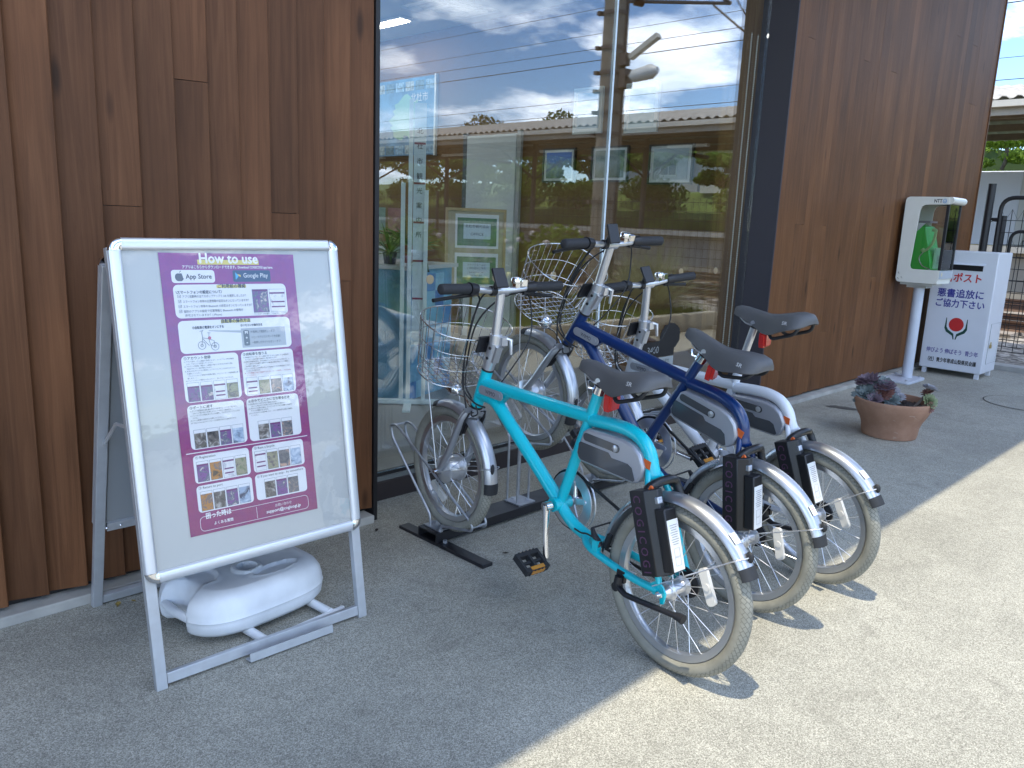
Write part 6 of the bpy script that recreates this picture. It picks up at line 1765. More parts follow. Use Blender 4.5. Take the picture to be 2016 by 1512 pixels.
def rosette(c, up, r, m, layers=5, stem_from=None):
    r = r * 1.15; c = (c[0], c[1], c[2] + 0.014)
    c = V(c); up = V(up).normalized(); u = up.orthogonal().normalized(); w = up.cross(u)
    mb = MB()
    for L in range(layers):
        n = 6 + L * 3; tilt = radians(80 - 78 * (L / (layers - 1)) ** 0.8); rr = r * (0.30 + 0.70 * L / (layers - 1))
        for k in range(n):
            a = 2 * pi * (k + 0.5 * (L % 2)) / n + random.uniform(-0.12, 0.12); t2 = tilt + random.uniform(-0.12, 0.12)
            d = (u * cos(a) + w * sin(a)); dirv = d * cos(t2) + up * sin(t2); nn = (up * cos(t2) - d * sin(t2)); sd = dirv.cross(nn)
            wd = rr * 0.34; p = c + d * r * 0.06
            pr = [(0.0, 0.25, 0.0), (0.4, 0.85, 0.03), (0.72, 1.0, 0.06), (0.9, 0.6, 0.10), (1.0, 0.02, 0.16)]
            vs = []
            for t_, ww, cu in pr:
                q_ = p + dirv * (rr * t_) + nn * (rr * cu)
                vs += [q_ - sd * wd * ww * 0.5 + nn * wd * 0.12 * ww, q_ - nn * wd * 0.28 * ww, q_ + sd * wd * ww * 0.5 + nn * wd * 0.12 * ww, q_ + nn * wd * 0.10 * ww]
            fs = []
            for i in range(len(pr) - 1):
                for j in range(4): fs.append((i * 4 + j, i * 4 + (j + 1) % 4, (i + 1) * 4 + (j + 1) % 4, (i + 1) * 4 + j))
            mb.add(vs, fs)
    o = mb.build('rosette', m, pot, smooth=60)
    if stem_from:
        MB().tube(smoothpath([stem_from, (V(stem_from) + c) / 2 + V(0.006, 0, -0.006), c], 4), 0.009, 8).build('stem', mat('succulent_stem', (0.20, 0.16, 0.13), 0.8, var=0.2), pot)
    return o
# image right is local -y/+x; image depth is +x+y
rosette((-0.020, 0.165, 0.315), (-0.4, 0.25, 1.0), 0.068, SM[0], 6, (0.0, 0.12, 0.20))
rosette((0.030, 0.095, 0.300), (-0.2, -0.2, 1.0), 0.070, SM[1], 6, (0.03, 0.09, 0.20))
rosette((-0.075, 0.140, 0.232), (-0.7, 0.1, 0.8), 0.078, SM[1], 6)
rosette((-0.050, 0.050, 0.255), (-0.6, -0.1, 0.8), 0.060, SM[2], 6, (-0.03, 0.05, 0.20))
rosette((-0.010, 0.060, 0.290), (-0.3, 0.0, 1.0), 0.062, SM[0], 6, (0.0, 0.06, 0.20))
rosette((0.020, 0.020, 0.265), (-0.2, -0.4, 1.0), 0.050, SM[3], 5, (0.02, 0.02, 0.20))
rosette((-0.055, -0.010, 0.222), (-0.7, -0.3, 0.8), 0.046, SM[1], 5)
rosette((0.010, -0.022, 0.238), (-0.3, -0.4, 1.0), 0.042, SM[3], 5, (0.01, -0.02, 0.20))
rosette((-0.115, 0.075, 0.214), (-0.8, 0.0, 0.6), 0.048, SM[0], 5)
rosette((0.035, -0.195, 0.320), (0.1, -0.3, 1.0), 0.044, SM[3], 5, (0.0, -0.13, 0.21))
rosette((0.030, -0.185, 0.295), (-0.2, 0.2, 0.6), 0.036, SM[2], 4)
rosette((0.005, -0.212, 0.246), (-0.4, -0.7, 0.5), 0.045, SM[4], 5, (0.0, -0.15, 0.20))
rosette((-0.010, -0.222, 0.215), (-0.4, -0.8, 0.1), 0.032, SM[2], 4)

# ================================================================== FORECOURT DETAILS
# round access cover flush in the paving
cv = thing('inspection_cover', 'round flush inspection cover outlined in the paving beyond the pot', 'manhole cover', (7.18, 1.44, 0.0))
M_groove = mat('dark_groove', (0.035, 0.033, 0.032), 0.9)
MB().poly([(0.30 * cos(2 * pi * k / 64), 0.30 * sin(2 * pi * k / 64)) for k in range(64)], (0, 0, 0.004), (1, 0, 0), (0, 1, 0)).build('lid', M_ground, cv, smooth=0)
vs = [(r_ * cos(2 * pi * k / 64), r_ * sin(2 * pi * k / 64), 0.003) for k in range(64) for r_ in (0.297, 0.309)]
MB().add(vs, [(2 * k, 2 * k + 1, (2 * k + 3) % 128, (2 * k + 2) % 128) for k in range(64)]).build('rim', M_groove, cv, smooth=0)
MB().box((-0.02, -0.298, 0.004), (0.07, 0.03, 0.006), (V(0.98, 0.2, 0), V(-0.2, 0.98, 0), V(0, 0, 1))).build('lifting_slot', M_groove, cv, smooth=0)
# damp patch, fallen leaves, grit
st_ = []
for k in range(28):
    a = 2 * pi * k / 28; st_.append((0.105 * cos(a) * random.uniform(0.8, 1.15), 0.05 * sin(a) * random.uniform(0.7, 1.2)))
o = MB().poly(st_, (5.75, 2.30, 0.0035), (0.3, -0.95, 0), (0.95, 0.3, 0)).build('damp_stain', mat('damp_paving', (0.10, 0.095, 0.085), 0.7, var=0.25, var_scale=120), smooth=0)
tag(o, 'dark damp stain on the paving between white bicycle and pot', 'stain')
M_dry = mat('dry_leaf', (0.35, 0.25, 0.06), 0.7); M_dark = mat('dark_leaf', (0.04, 0.03, 0.025), 0.8)
lv = [((0.805, 2.535), 'yellow fallen leaf beside the rear foot of the A-frame', M_dry, 0.018), ((0.845, 2.50), 'small tan leaf crumb beside the yellow fallen leaf', M_dry, 0.010), ((2.02, 2.02), 'dark leaf scrap on the paving beside the rack foot bar', M_dark, 0.014), ((6.55, 2.545), 'dark leaf scrap by the plinth left of the telephone', M_dark, 0.016), ((6.95, 2.52), 'curled dark leaf by the plinth next to the telephone base', M_dark, 0.02), ((1.78, 2.50), 'brown leaf scrap at the corner of the timber wall', M_dark, 0.016)]
for (x_, y_), lab, m_, s_ in lv:
    mb = MB(); blade(mb, (0, 0, 0.006), (random.uniform(-1, 1), random.uniform(-1, 1), 0.15), s_ * 2, s_, 0.4, 4)
    o = mb.build('fallen_leaf', m_, smooth=60); o.location = (x_, y_, 0.001); tag(o, lab, 'leaf', 'leaf litter on the paving')
# ================================================================== BEYOND THE FORECOURT: fence, railway, planter (mostly seen mirrored in the window)
M_fence = mat('fence_black', (0.016, 0.016, 0.019), 0.45)
tag(MB().span((8.82, -22, -0.2), (9.02, 12, 0.045)).build('kerb', M_conc, smooth=0), kind='structure')
FXX = 9.34
def fence_panel_mesh(L, z0, z1):
    mb = MB(); n = int(L / 0.10)
    for k in range(n + 1): mb.box((0, k * L / n, (z0 + z1) / 2), (0.006, 0.006, z1 - z0))
    z = z0
    while z <= z1 + 1e-6:
        mb.box((0.004, L / 2, z), (0.007, L, 0.007)); z += 0.12
    for k in range(n): mb.tube([(0.0, k * L / n, z1), (0.03, (k + 0.5) * L / n, z1 - 0.10), (0.0, (k + 1) * L / n, z1)], 0.002, 4, cap=False)
    return mb.mesh('wire_panel', 0)
pm = fence_panel_mesh(2.0, 0.12, 1.62)
fn = thing('railway_fence', 'long black wire mesh fence between the forecourt planter and the tracks', 'fence', (FXX, 0.3, 0))
pmesh = MB().cyl((0, 0, 0), (0, 0, 1.68), 0.03, seg=12).mesh('post', 40); pmesh.materials.append(M_fence); pm.materials.append(M_fence)
for k in range(11):
    y_ = -k * 2.0
    o = link('post', pmesh, None, fn); o.location = (0, y_, 0)
    if k < 10:
        o = link('wire_panel', pm, None, fn); o.location = (0, y_ - 2.0, 0)
# gate by the end of the building
gt = thing('mesh_gate', 'black mesh gate with rounded tubular frame beside the building corner', 'gate', (FXX, 2.46, 0))
MB().cyl((0, 0.05, 0), (0, 0.05, 1.80), 0.038, seg=18).build('gate_post', M_fence, gt)
MB().cyl((0, -2.10, 0), (0, -2.10, 1.80), 0.038, seg=18).build('gate_post', M_fence, gt)
for y0, y1, h_ in ((-0.06, -0.98, 1.665), (-1.02, -2.02, 1.665)):
    mb = MB(); mb.tube(roundpath([(0, y0, 0.08), (0, y0, h_), (0, y1, h_), (0, y1, 0.08)], 0.13, 6, closed=False), 0.021, 12); mb.build('leaf_frame', M_fence, gt, smooth=60)
    pmg = fence_panel_mesh(abs(y1 - y0), 0.12, 1.55)
    o = link('wire_panel', pmg, M_fence, gt); o.location = (0.012, y1, 0)
for z_ in (0.4, 1.45):
    mb = MB(); mb.cyl((0, 0.05, z_), (0, -0.06, z_), 0.014, seg=10); mb.build('hinge', M_fence, gt)
# low inner gate with latch
lg = thing('low_wicket_gate', 'lower black tubular wicket gate with latch in front of the mesh gate', 'gate', (9.95, 2.46, 0))
MB().cyl((0, 0.06, 0), (0, 0.06, 1.50), 0.036, seg=14).build('gate_post', M_fence, lg)
mb = MB(); mb.tube(roundpath([(0, -0.04, 0.06), (0, -0.04, 1.34), (0, -0.92, 1.34), (0, -0.92, 0.06)], 0.10, 6), 0.018, 12); mb.build('leaf_frame', M_fence, lg, smooth=60)
o = link('wire_panel', fence_panel_mesh(0.86, 0.10, 1.25), M_fence, lg); o.location = (0.01, -0.91, 0)
mb = MB(); mb.cyl((0, 0.06, 1.44), (-0.01, 0.16, 1.45), 0.012, seg=10); mb.tube([(-0.01, 0.17 + 0.016 * cos(2 * pi * k / 14), 1.45 + 0.016 * sin(2 * pi * k / 14)) for k in range(14)], 0.005, 6, closed=True); mb.build('latch', M_fence, lg)

# ---------------------------------------------------------------- railway
def ballast_mat():
    M, N, b = new_mat('ballast_stone')
    co = mapping(N)
    vo = N.nodes.new('ShaderNodeTexVoronoi'); vo.inputs['Scale'].default_value = 18; N.links.new(co, vo.inputs['Vector'])
    sx = N.nodes.new('ShaderNodeSeparateColor'); N.links.new(vo.outputs['Color'], sx.inputs[0])
    big = noise(N, co, 0.9, 4)
    c = ramp(N, sx.outputs[0], [(0.0, (0.10, 0.085, 0.07)), (0.5, (0.24, 0.21, 0.175)), (1.0, (0.42, 0.38, 0.33))])
    g = ramp(N, big.outputs['Fac'], [(0.55, (0, 0, 0)), (0.68, (1, 1, 1))])
    c2 = mixc(N, g.outputs[0], c.outputs[0], (0.10, 0.15, 0.045))
    N.links.new(c2, b.inputs['Base Color']); b.inputs['Roughness'].default_value = 0.95
    bp = N.nodes.new('ShaderNodeBump'); bp.inputs['Strength'].default_value = 1.0; bp.inputs['Distance'].default_value = 0.03
    N.links.new(vo.outputs['Distance'], bp.inputs['Height']); N.links.new(bp.outputs[0], b.inputs['Normal'])
    return M
M_ball = ballast_mat()
tag(MB().span((9.02, -70, -0.3), (18.55, 60, -0.012)).build('ballast_bed', M_ball, smooth=0), kind='structure')
M_rail = mat('rusty_rail', (0.10, 0.055, 0.035), 0.6, var=0.2); M_railt = mat('rail_top', (0.5, 0.48, 0.46), 0.25, metal=0.9)
M_sleeper = mat('concrete_sleeper', (0.26, 0.22, 0.18), 0.85, var=0.2, var_scale=5)
slm = MB().prism([(-0.15, -0.06), (0.15, -0.06), (0.12, 0.06), (-0.12, 0.06)], (-1.0, 0, 0), (0, 1, 0), (0, 0, 1), (2.0, 0, 0)).mesh('sleeper', 0); slm.materials.append(M_sleeper)
for xc, lab in ((12.9, 'single railway track nearer to the fence'), (16.35, 'single railway track beside the platform')):
    tk_ = thing('railway_track', lab, 'track', (xc, 0, 0), 0, 'railway tracks')
    for s_ in (-0.5335, 0.5335):
        r_ = MB().prism([(-0.06, 0), (0.06, 0), (0.012, 0.03), (0.010, 0.10), (0.033, 0.115), (0.033, 0.142), (-0.033, 0.142), (-0.033, 0.115), (-0.010, 0.10), (-0.012, 0.03)], (s_, -70, 0.04), (1, 0, 0), (0, 0, 1), (0, 130, 0)).build('rail', M_rail, tk_, smooth=0)
        MB().span((s_ - 0.026, -70, 0.182), (s_ + 0.026, 60, 0.1845)).build('rail_head', M_railt, r_, smooth=0)
    for k in range(60):
        o = link('sleeper', slm, None, tk_); o.location = (0, 14 - k * 0.62, -0.02)
# platform
pf = thing('station_platform', 'long concrete platform with white edge stones across the tracks', 'platform', (18.55, 0, 0))
M_plat = concrete_mat('platform_face', (0.30, 0.26, 0.21), 3)
MB().span((0.25, -70, -0.2), (7.5, 60, 0.98)).build('body', M_plat, pf, smooth=0)
MB().span((0.0, -70, 0.98), (7.5, 60, 1.10)).build('deck', concrete_mat('platform_deck', (0.36, 0.34, 0.30), 3), pf, smooth=0)
MB().span((0.02, -70, 1.101), (0.45, 60, 1.106)).build('edge_stone', mat('white_edge', (0.42, 0.40, 0.35), 0.7, var=0.1, var_scale=2), pf, smooth=0)
MB().span((0.85, -70, 1.101), (1.15, 60, 1.107)).build('tactile_strip', mat('tactile_yellow', (0.55, 0.38, 0.04), 0.7), pf, smooth=0)
# platform canopy
cn_ = thing('platform_canopy', 'corrugated platform roof on dark steel posts across the tracks', 'canopy', (18.0, 0, 0))
def corrugated(x0, z0, x1, z1, y0, y1, pitch=0.26, amp=0.035):
    n = int((y1 - y0) / pitch * 4); vs = []; fs = []
    for i in range(n + 1):
        y = y0 + (y1 - y0) * i / n; d = amp * sin(2 * pi * (y - y0) / pitch)
        vs += [(x0, y, z0 + d), (x1, y, z1 + d), (x0, y, z0 + d - 0.012), (x1, y, z1 + d - 0.012)]
    for i in range(n):
        p = 4 * i; fs += [(p, p + 1, p + 5, p + 4), (p + 2, p + 6, p + 7, p + 3), (p, p + 4, p + 6, p + 2)]
    return MB().add(vs, fs)
M_corr = mat('weathered_cement_sheet', (0.40, 0.37, 0.32), 0.9, var=0.22, var_scale=3)
M_under = mat('canopy_underside', (0.24, 0.18, 0.12), 0.7, var=0.2, var_scale=4)
corrugated(0.0, 3.92, 4.0, 4.75, -36, 12).build('roof_sheet', M_corr, cn_, smooth=70)
corrugated(4.02, 4.74, 8.0, 3.95, -36, 12).build('roof_sheet', M_corr, cn_, smooth=70)
MB().span((-0.06, -36, 3.74), (0.06, 12, 3.86)).build('gutter', mat('cream_gutter', (0.60, 0.55, 0.46), 0.6), cn_, smooth=0)
MB().span((0.12, -36, 3.60), (0.20, 12, 3.83)).build('fascia', mat('fascia_grey', (0.42, 0.38, 0.32), 0.7, var=0.1), cn_, smooth=0)
for xx, zz_ in ((1.0, 3.72), (2.2, 3.80), (3.4, 3.9), (5.0, 3.85), (6.4, 3.78)):
    MB().span((xx, -36, zz_), (xx + 0.10, 12, zz_ + 0.16)).build('purlin', M_under, cn_, smooth=0)
for k in range(10):
    yy = 9.5 - k * 5.0
    MB().cyl((4.0, yy, 1.10), (4.0, yy, 4.6), 0.09, seg=12).build('post', mat('canopy_steel', (0.10, 0.075, 0.06), 0.6), cn_)
    mb = MB(); mb.tube([(0.3, yy, 3.66), (4.0, yy, 3.72), (7.7, yy, 3.66)], 0.07, 4); mb.build('beam', MATS['canopy_steel'], cn_, smooth=0)
    mb = MB(); mb.tube([(4.0, yy, 2.7), (2.2, yy, 3.65)], 0.04, 6); mb.tube([(4.0, yy, 2.7), (5.8, yy, 3.65)], 0.04, 6); mb.build('strut', MATS['canopy_steel'], cn_)
    MB().span((1.7, yy - 2.6, 3.40), (1.86, yy - 1.3, 3.48)).build('tube_light', mat('white_fitting', (0.7, 0.7, 0.66), 0.5), cn_, smooth=0)
# waiting shelter wall on the platform and things past the building corner
sh = thing('platform_shelter', 'plain white walled shelter on the far platform seen past the building corner', 'shelter', (22.6, 7.0, 1.10))
MB().span((0, -1.55, 0.0), (1.6, 2.6, 1.75)).build('wall', mat('shelter_white', (0.66, 0.65, 0.66), 0.6), sh, smooth=0)
MB().span((-0.02, -1.75, 0.0), (0.10, -1.56, 2.5)).build('corner_post', mat('shelter_post', (0.55, 0.52, 0.46), 0.6), sh, smooth=0)
MB().span((0.3, -2.3, 0.0), (0.9, -1.8, 1.15)).build('bin', mat('bin_green', (0.03, 0.13, 0.05), 0.5), sh, smooth=0)
rl = thing('white_handrail', 'white tubular handrail on the embankment behind the platform shelter', 'railing', (27.0, 5.0, 2.2))
mb = MB()
for z_ in (0.55, 0.95): mb.cyl((0, -4, z_), (0, 12, z_), 0.03, seg=8)
mb.build('rail', M_white, rl)
for k in range(9): MB().cyl((0, -4 + 2 * k, -0.4), (0, -4 + 2 * k, 0.95), 0.03, seg=8).build('baluster', M_white, rl)

# ---------------------------------------------------------------- trees and shrubs
def leaf_mat(name, c0, c1, c2):
    M, N, b = new_mat(name)
    n = noise(N, mapping(N), 1.6, 4); n2 = noise(N, mapping(N), 24, 2)
    mx = N.nodes.new('ShaderNodeMath'); mx.operation = 'MULTIPLY_ADD'; mx.inputs[1].default_value = 0.5
    N.links.new(n2.outputs['Fac'], mx.inputs[0]); 
    h = N.nodes.new('ShaderNodeMath'); h.operation = 'MULTIPLY'; h.inputs[1].default_value = 0.5
    N.links.new(n.outputs['Fac'], h.inputs[0]); N.links.new(h.outputs[0], mx.inputs[2])
    r = ramp(N, mx.outputs[0], [(0.32, c0), (0.5, c1), (0.68, c2)])
    N.links.new(r.outputs[0], b.inputs['Base Color']); b.inputs['Roughness'].default_value = 0.55; b.inputs['Specular IOR Level'].default_value = 0.25
    tr = N.nodes.new('ShaderNodeBsdfTranslucent'); N.links.new(r.outputs[0], tr.inputs[0])
    ad = N.nodes.new('ShaderNodeMixShader'); ad.inputs[0].default_value = 0.35
    out = N.nodes['Material Output']; N.links.new(b.outputs[0], ad.inputs[1]); N.links.new(tr.outputs[0], ad.inputs[2]); N.links.new(ad.outputs[0], out.inputs[0])
    return M
L_dark = leaf_mat('foliage_deep', (0.04, 0.085, 0.015), (0.08, 0.15, 0.028), (0.13, 0.21, 0.045))
L_mid = leaf_mat('foliage_mid', (0.08, 0.14, 0.015), (0.14, 0.23, 0.028), (0.21, 0.31, 0.055))
L_lite = leaf_mat('foliage_bright', (0.10, 0.16, 0.015), (0.18, 0.27, 0.03), (0.26, 0.36, 0.06))
L_gold = leaf_mat('foliage_bronze', (0.08, 0.08, 0.02), (0.15, 0.13, 0.03), (0.22, 0.19, 0.05))
L_grass = leaf_mat('grass_blades', (0.10, 0.17, 0.02), (0.17, 0.27, 0.04), (0.24, 0.35, 0.07))
L_straw = leaf_mat('pale_grass', (0.20, 0.22, 0.10), (0.33, 0.35, 0.19), (0.45, 0.46, 0.30))
M_bark = mat('bark', (0.10, 0.075, 0.055), 0.9, var=0.3, var_scale=12, bump=0.6, bump_scale=30)

def leaves(mb, blobs, n, s):
    """n leaf quads spread through ellipsoid clumps (c, r)"""
    tot = sum(b_[1][0] * b_[1][1] * b_[1][2] for b_ in blobs)
    for c, r in blobs:
        k = max(8, int(n * r[0] * r[1] * r[2] / tot))
        for _ in range(k):
            a = random.uniform(0, 2 * pi); z = random.uniform(-1, 1); q_ = sqrt(1 - z * z); rad = random.uniform(0.35, 1.0) ** 0.6
            p = V(c[0] + r[0] * rad * q_ * cos(a), c[1] + r[1] * rad * q_ * sin(a), c[2] + r[2] * rad * z)
            d = V(random.uniform(-1, 1), random.uniform(-1, 1), random.uniform(-0.6, 0.9)).normalized(); e = d.orthogonal().normalized()
            e = (Matrix.Rotation(random.uniform(0, 6.28), 3, d) @ e); f = d.cross(e); ss = s * random.uniform(0.6, 1.3)
            mb.add([p - e * ss, p + f * ss * 0.45, p + e * ss, p - f * ss * 0.45], [(0, 1, 2, 3)])
def tree(loc, h, w, label, m, n=2600, s=0.10, group='trees beyond the platform', blobsn=9, trunk_h=0.35):
    t = thing('tree', label, 'tree', loc, 0, group)
    mb = MB(); mb.tube(smoothpath([(0, 0, 0), (0.1, 0.05, h * 0.25), (0, 0, h * trunk_h + 0.2 * h)], 4), [0.035 * h * (1 - 0.06 * i) for i in range(9)], 8)
    blobs = []
    for k in range(blobsn):
        a = 2 * pi * k / blobsn + random.uniform(-0.4, 0.4); rr = w * random.uniform(0.25, 0.62) if k else 0
        c = (rr * cos(a), rr * sin(a), h * random.uniform(trunk_h + 0.12, 0.86) if k else h * 0.85)
        r = (w * random.uniform(0.26, 0.42), w * random.uniform(0.26, 0.42), h * random.uniform(0.10, 0.17))
        blobs.append((c, r)); mb.tube([(0, 0, h * trunk_h), ((c[0]) * 0.5, c[1] * 0.5, (h * trunk_h + c[2]) / 2), c], [0.018 * h, 0.010 * h, 0.004 * h], 5)
    mb.build('trunk', M_bark, t)
    cb = MB(); leaves(cb, blobs, n, s); cb.build('crown', m, t, smooth=0)
    return t
# raised ground behind the platform
tag(MB().prism([(26.2, -0.1), (26.2, 1.5), (28.5, 2.55), (34, 2.7), (80, 6), (80, -0.1)], (0, -90, 0), (1, 0, 0), (0, 0, 1), (0, 170, 0)).build('embankment', mat('bank_grass', (0.13, 0.19, 0.045), 0.95, var=0.35, var_scale=1.2, bump=0.6, bump_scale=12), smooth=0), kind='structure')
tag(MB().prism([(90, -1), (120, 6), (170, 11), (170, -1)], (0, -260, 0), (1, 0, 0), (0, 0, 1), (0, 500, 0)).build('hills', mat('wooded_hill', (0.05, 0.08, 0.03), 0.95, var=0.4, var_scale=0.15), smooth=0), kind='structure')
T_ = [((30, -27, 2.6), 3.9, 3.0, 'bronze tinted broad tree just above the canopy line in the reflection', L_gold), ((31.5, -23, 2.6), 4.1, 2.8, 'broad dark tree behind the canopy roof', L_dark), ((29, -18.5, 2.4), 2.6, 2.3, 'mid green tree under the canopy line', L_mid), ((28.6, -15.0, 2.4), 2.4, 2.0, 'bright green tree left of the grassy bank', L_lite), ((29.2, -7.6, 2.6), 2.8, 1.8, 'light green maple right of the grassy bank', L_lite), ((28.6, -31, 2.4), 3.0, 2.6, 'mid green tree far left along the track', L_mid), ((29, -37, 2.4), 3.2, 2.8, 'dark tree near the far end of the track', L_dark), ((28.8, -4.5, 2.6), 2.4, 1.4, 'small bright tree nearest to the building line', L_lite), ((32, -30.5, 2.7), 3.7, 2.8, 'second bronze tree behind the first one', L_gold), ((28.4, -22.0, 2.3), 2.3, 2.2, 'low leafy tree in front of the broad dark tree', L_lite), ((28.2, -26.0, 2.3), 2.4, 2.3, 'low leafy tree in front of the bronze tree', L_mid), ((28.6, -11.6, 2.45), 1.7, 1.5, 'low round tree on top of the grassy bank', L_mid)]
for loc, h_, w_, lab, m_ in T_: tree(loc, h_, w_, lab, m_, 3000, 0.12, trunk_h=0.22)
for i, y_ in enumerate((-5.5, -9.5, -13.6, -17.4, -21.0, -25.0, -29.5, -34.0)):
    t = thing('bank_shrub', ['leafy shrub on the bank, %s from the building line' % w_ for w_ in ('first', 'second', 'third', 'fourth', 'fifth', 'sixth', 'seventh', 'eighth')][i], 'shrub', (26.9, y_, 1.75), 0, 'shrubs along the grassy bank')
    cb = MB(); leaves(cb, [((random.uniform(-0.5, 0.5), random.uniform(-1.2, 1.2), random.uniform(0.35, 1.0)), (0.7, 0.9, 0.5)) for _ in range(6)], 1500, 0.11); cb.build('foliage', (L_mid, L_lite, L_dark)[i % 3], t, smooth=0)
    mb = MB(); [mb.tube([(0, 0, -0.2), (0.2 * k_, 0.4 * k_, 0.7)], [0.05, 0.02], 5) for k_ in (-1, 0, 1)]; mb.build('stems', M_bark, t)
# clipped cloud tree and hedge seen past the building corner
tp_ = thing('cloud_pruned_tree', 'bright green cloud pruned garden tree past the building corner', 'tree', (29.0, 7.6, 2.6), 0)
mb = MB(); mb.tube(smoothpath([(0, 0, 0), (0.1, 0.1, 0.5), (-0.1, -0.1, 1.1), (0, 0, 1.6)], 4), 0.06, 8); mb.build('trunk', M_bark, tp_)
cb = MB(); leaves(cb, [((0.0, 0.0, 1.65), (0.5, 0.75, 0.24)), ((0.1, -0.4, 1.15), (0.45, 0.55, 0.20)), ((0.1, 0.7, 1.0), (0.4, 0.45, 0.16)), ((0, 0.1, 0.55), (0.5, 0.7, 0.2))], 3200, 0.07); cb.build('crown', L_lite, tp_, smooth=0)
hd = thing('garden_hedge', 'bright clipped hedge behind the cloud pruned tree', 'hedge', (31.0, 8.0, 2.6))
cb = MB(); leaves(cb, [((0, y_, 1.7 + random.uniform(-0.1, 0.1)), (0.6, 0.9, 0.42)) for y_ in (-2.4, -1.2, 0, 1.2, 2.4)], 3600, 0.08); cb.build('foliage', L_lite, hd, smooth=0)
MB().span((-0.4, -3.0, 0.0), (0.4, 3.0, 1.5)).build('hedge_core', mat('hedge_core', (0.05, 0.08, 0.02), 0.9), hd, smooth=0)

def house(loc, dx, dy, h_, roofm, wallm, label, ridge=1.6):
    t = thing('house', label, 'house', loc, 0, 'houses behind the railway')
    MB().span((0, -dy / 2, 0), (dx, dy / 2, h_)).build('wall', wallm, t, smooth=0)
    MB().prism([(-0.5, h_ - 0.05), (dx / 2, h_ + ridge), (dx + 0.5, h_ - 0.05)], (0, -dy / 2 - 0.4, 0), (1, 0, 0), (0, 0, 1), (0, dy + 0.8, 0)).build('roof', roofm, t, smooth=0)
    for k in range(2):
        yy = -dy / 4 + k * dy / 2
        wd = MB().span((-0.05, yy - 0.55, h_ * 0.42), (0.02, yy + 0.55, h_ * 0.78)).build('window', mat('window_frame_white', (0.62, 0.62, 0.6), 0.5), t, smooth=0)
        for s_ in (-1, 1): MB().span((-0.07, yy + s_ * 0.27 - 0.23, h_ * 0.45), (-0.045, yy + s_ * 0.27 + 0.23, h_ * 0.75)).build('pane', mat('dark_pane', (0.05, 0.06, 0.07), 0.1), wd, smooth=0)
    return t
M_hw = mat('house_cream', (0.60, 0.57, 0.50), 0.8, var=0.06); M_hw2 = mat('house_grey', (0.42, 0.42, 0.42), 0.8)
M_rp = mat('mauve_tiles', (0.30, 0.19, 0.21), 0.7, var=0.1, stretch=(1, 6, 1)); M_rg = mat('grey_tiles', (0.20, 0.21, 0.25), 0.6, var=0.15)
house((35, 9.5, 2.8), 7, 9, 0.7, M_rp, M_hw, 'house with mauve tiled roof past the building corner', 1.3)
house((30.2, 11.6, 2.6), 3, 4, 1.2, M_rg, M_hw2, 'grey tiled outhouse behind the platform shelter', 1.0)
house((34, -12.5, 2.8), 6, 7, 2.0, M_rg, M_hw, 'white walled house mirrored in the right part of the window', 1.4)
house((40, -24, 3.0), 7, 8, 2.4, M_rp, M_hw2, 'grey house mirrored between the trees', 1.8)

# ---------------------------------------------------------------- catenary pole, lamps and wires
pl_ = thing('catenary_pole', 'stout concrete catenary pole with lamps beside the tracks', 'pole', (11.3, -3.50, 0))
M_cpole = concrete_mat('pole_concrete', (0.27, 0.225, 0.17), 6)
MB().lathe([(0.215, -0.1), (0.19, 4.0), (0.165, 9.5)], seg=24).build('shaft', M_cpole, pl_)
M_band = mat('steel_band', (0.12, 0.09, 0.07), 0.6)
for z_ in (1.6, 2.35, 2.75, 3.1, 3.45, 3.75, 4.15, 4.7, 5.4):
    r_ = 0.215 - 0.0055 * z_
    mb = MB(); mb.lathe([(r_ + 0.001, z_ - 0.03), (r_ + 0.016, z_ - 0.03), (r_ + 0.016, z_ + 0.03), (r_ + 0.001, z_ + 0.03)], seg=20, cap=False); mb.box((-0.15, -0.20, z_), (0.09, 0.07, 0.06)); mb.build('band', M_band, pl_)
MB().cyl((0.12, 0.19, 0.2), (0.10, 0.17, 7.0), 0.03, seg=8).build('conduit', M_band, pl_)
mb = MB(); mb.box((0.06, 0.24, 3.65), (0.22, 0.18, 0.30)); mb.box((0.0, 0.26, 3.95), (0.14, 0.14, 0.2)); mb.build('switch_box', M_band, pl_, smooth=0)
mb = MB(); mb.box((0.05, 0.62, 4.12), (0.12, 0.62, 0.09), (V(1, 0, 0), V(0, 0.88, 0.47), V(0, -0.47, 0.88))); mb.build('flood_light', mat('cream_lamp', (0.66, 0.62, 0.52), 0.5), pl_, smooth=0, bevel=0.01)
mb = MB(); mb.tube([(0, 0.15, 3.95), (0.02, 0.35, 3.98)], 0.03, 8); mb.tube([(0, 0.15, 3.62), (0.02, 0.45, 3.70)], 0.03, 8); mb.build('lamp_arm', M_band, pl_)
mb = MB(); mb.lathe([(0.03, -0.34), (0.10, -0.26), (0.12, 0.1), (0.05, 0.22)], (0.02, 0.72, 3.70), (0, 1, 0.12), 16); mb.build('street_lamp', mat('white_lamp', (0.8, 0.8, 0.76), 0.4), pl_)
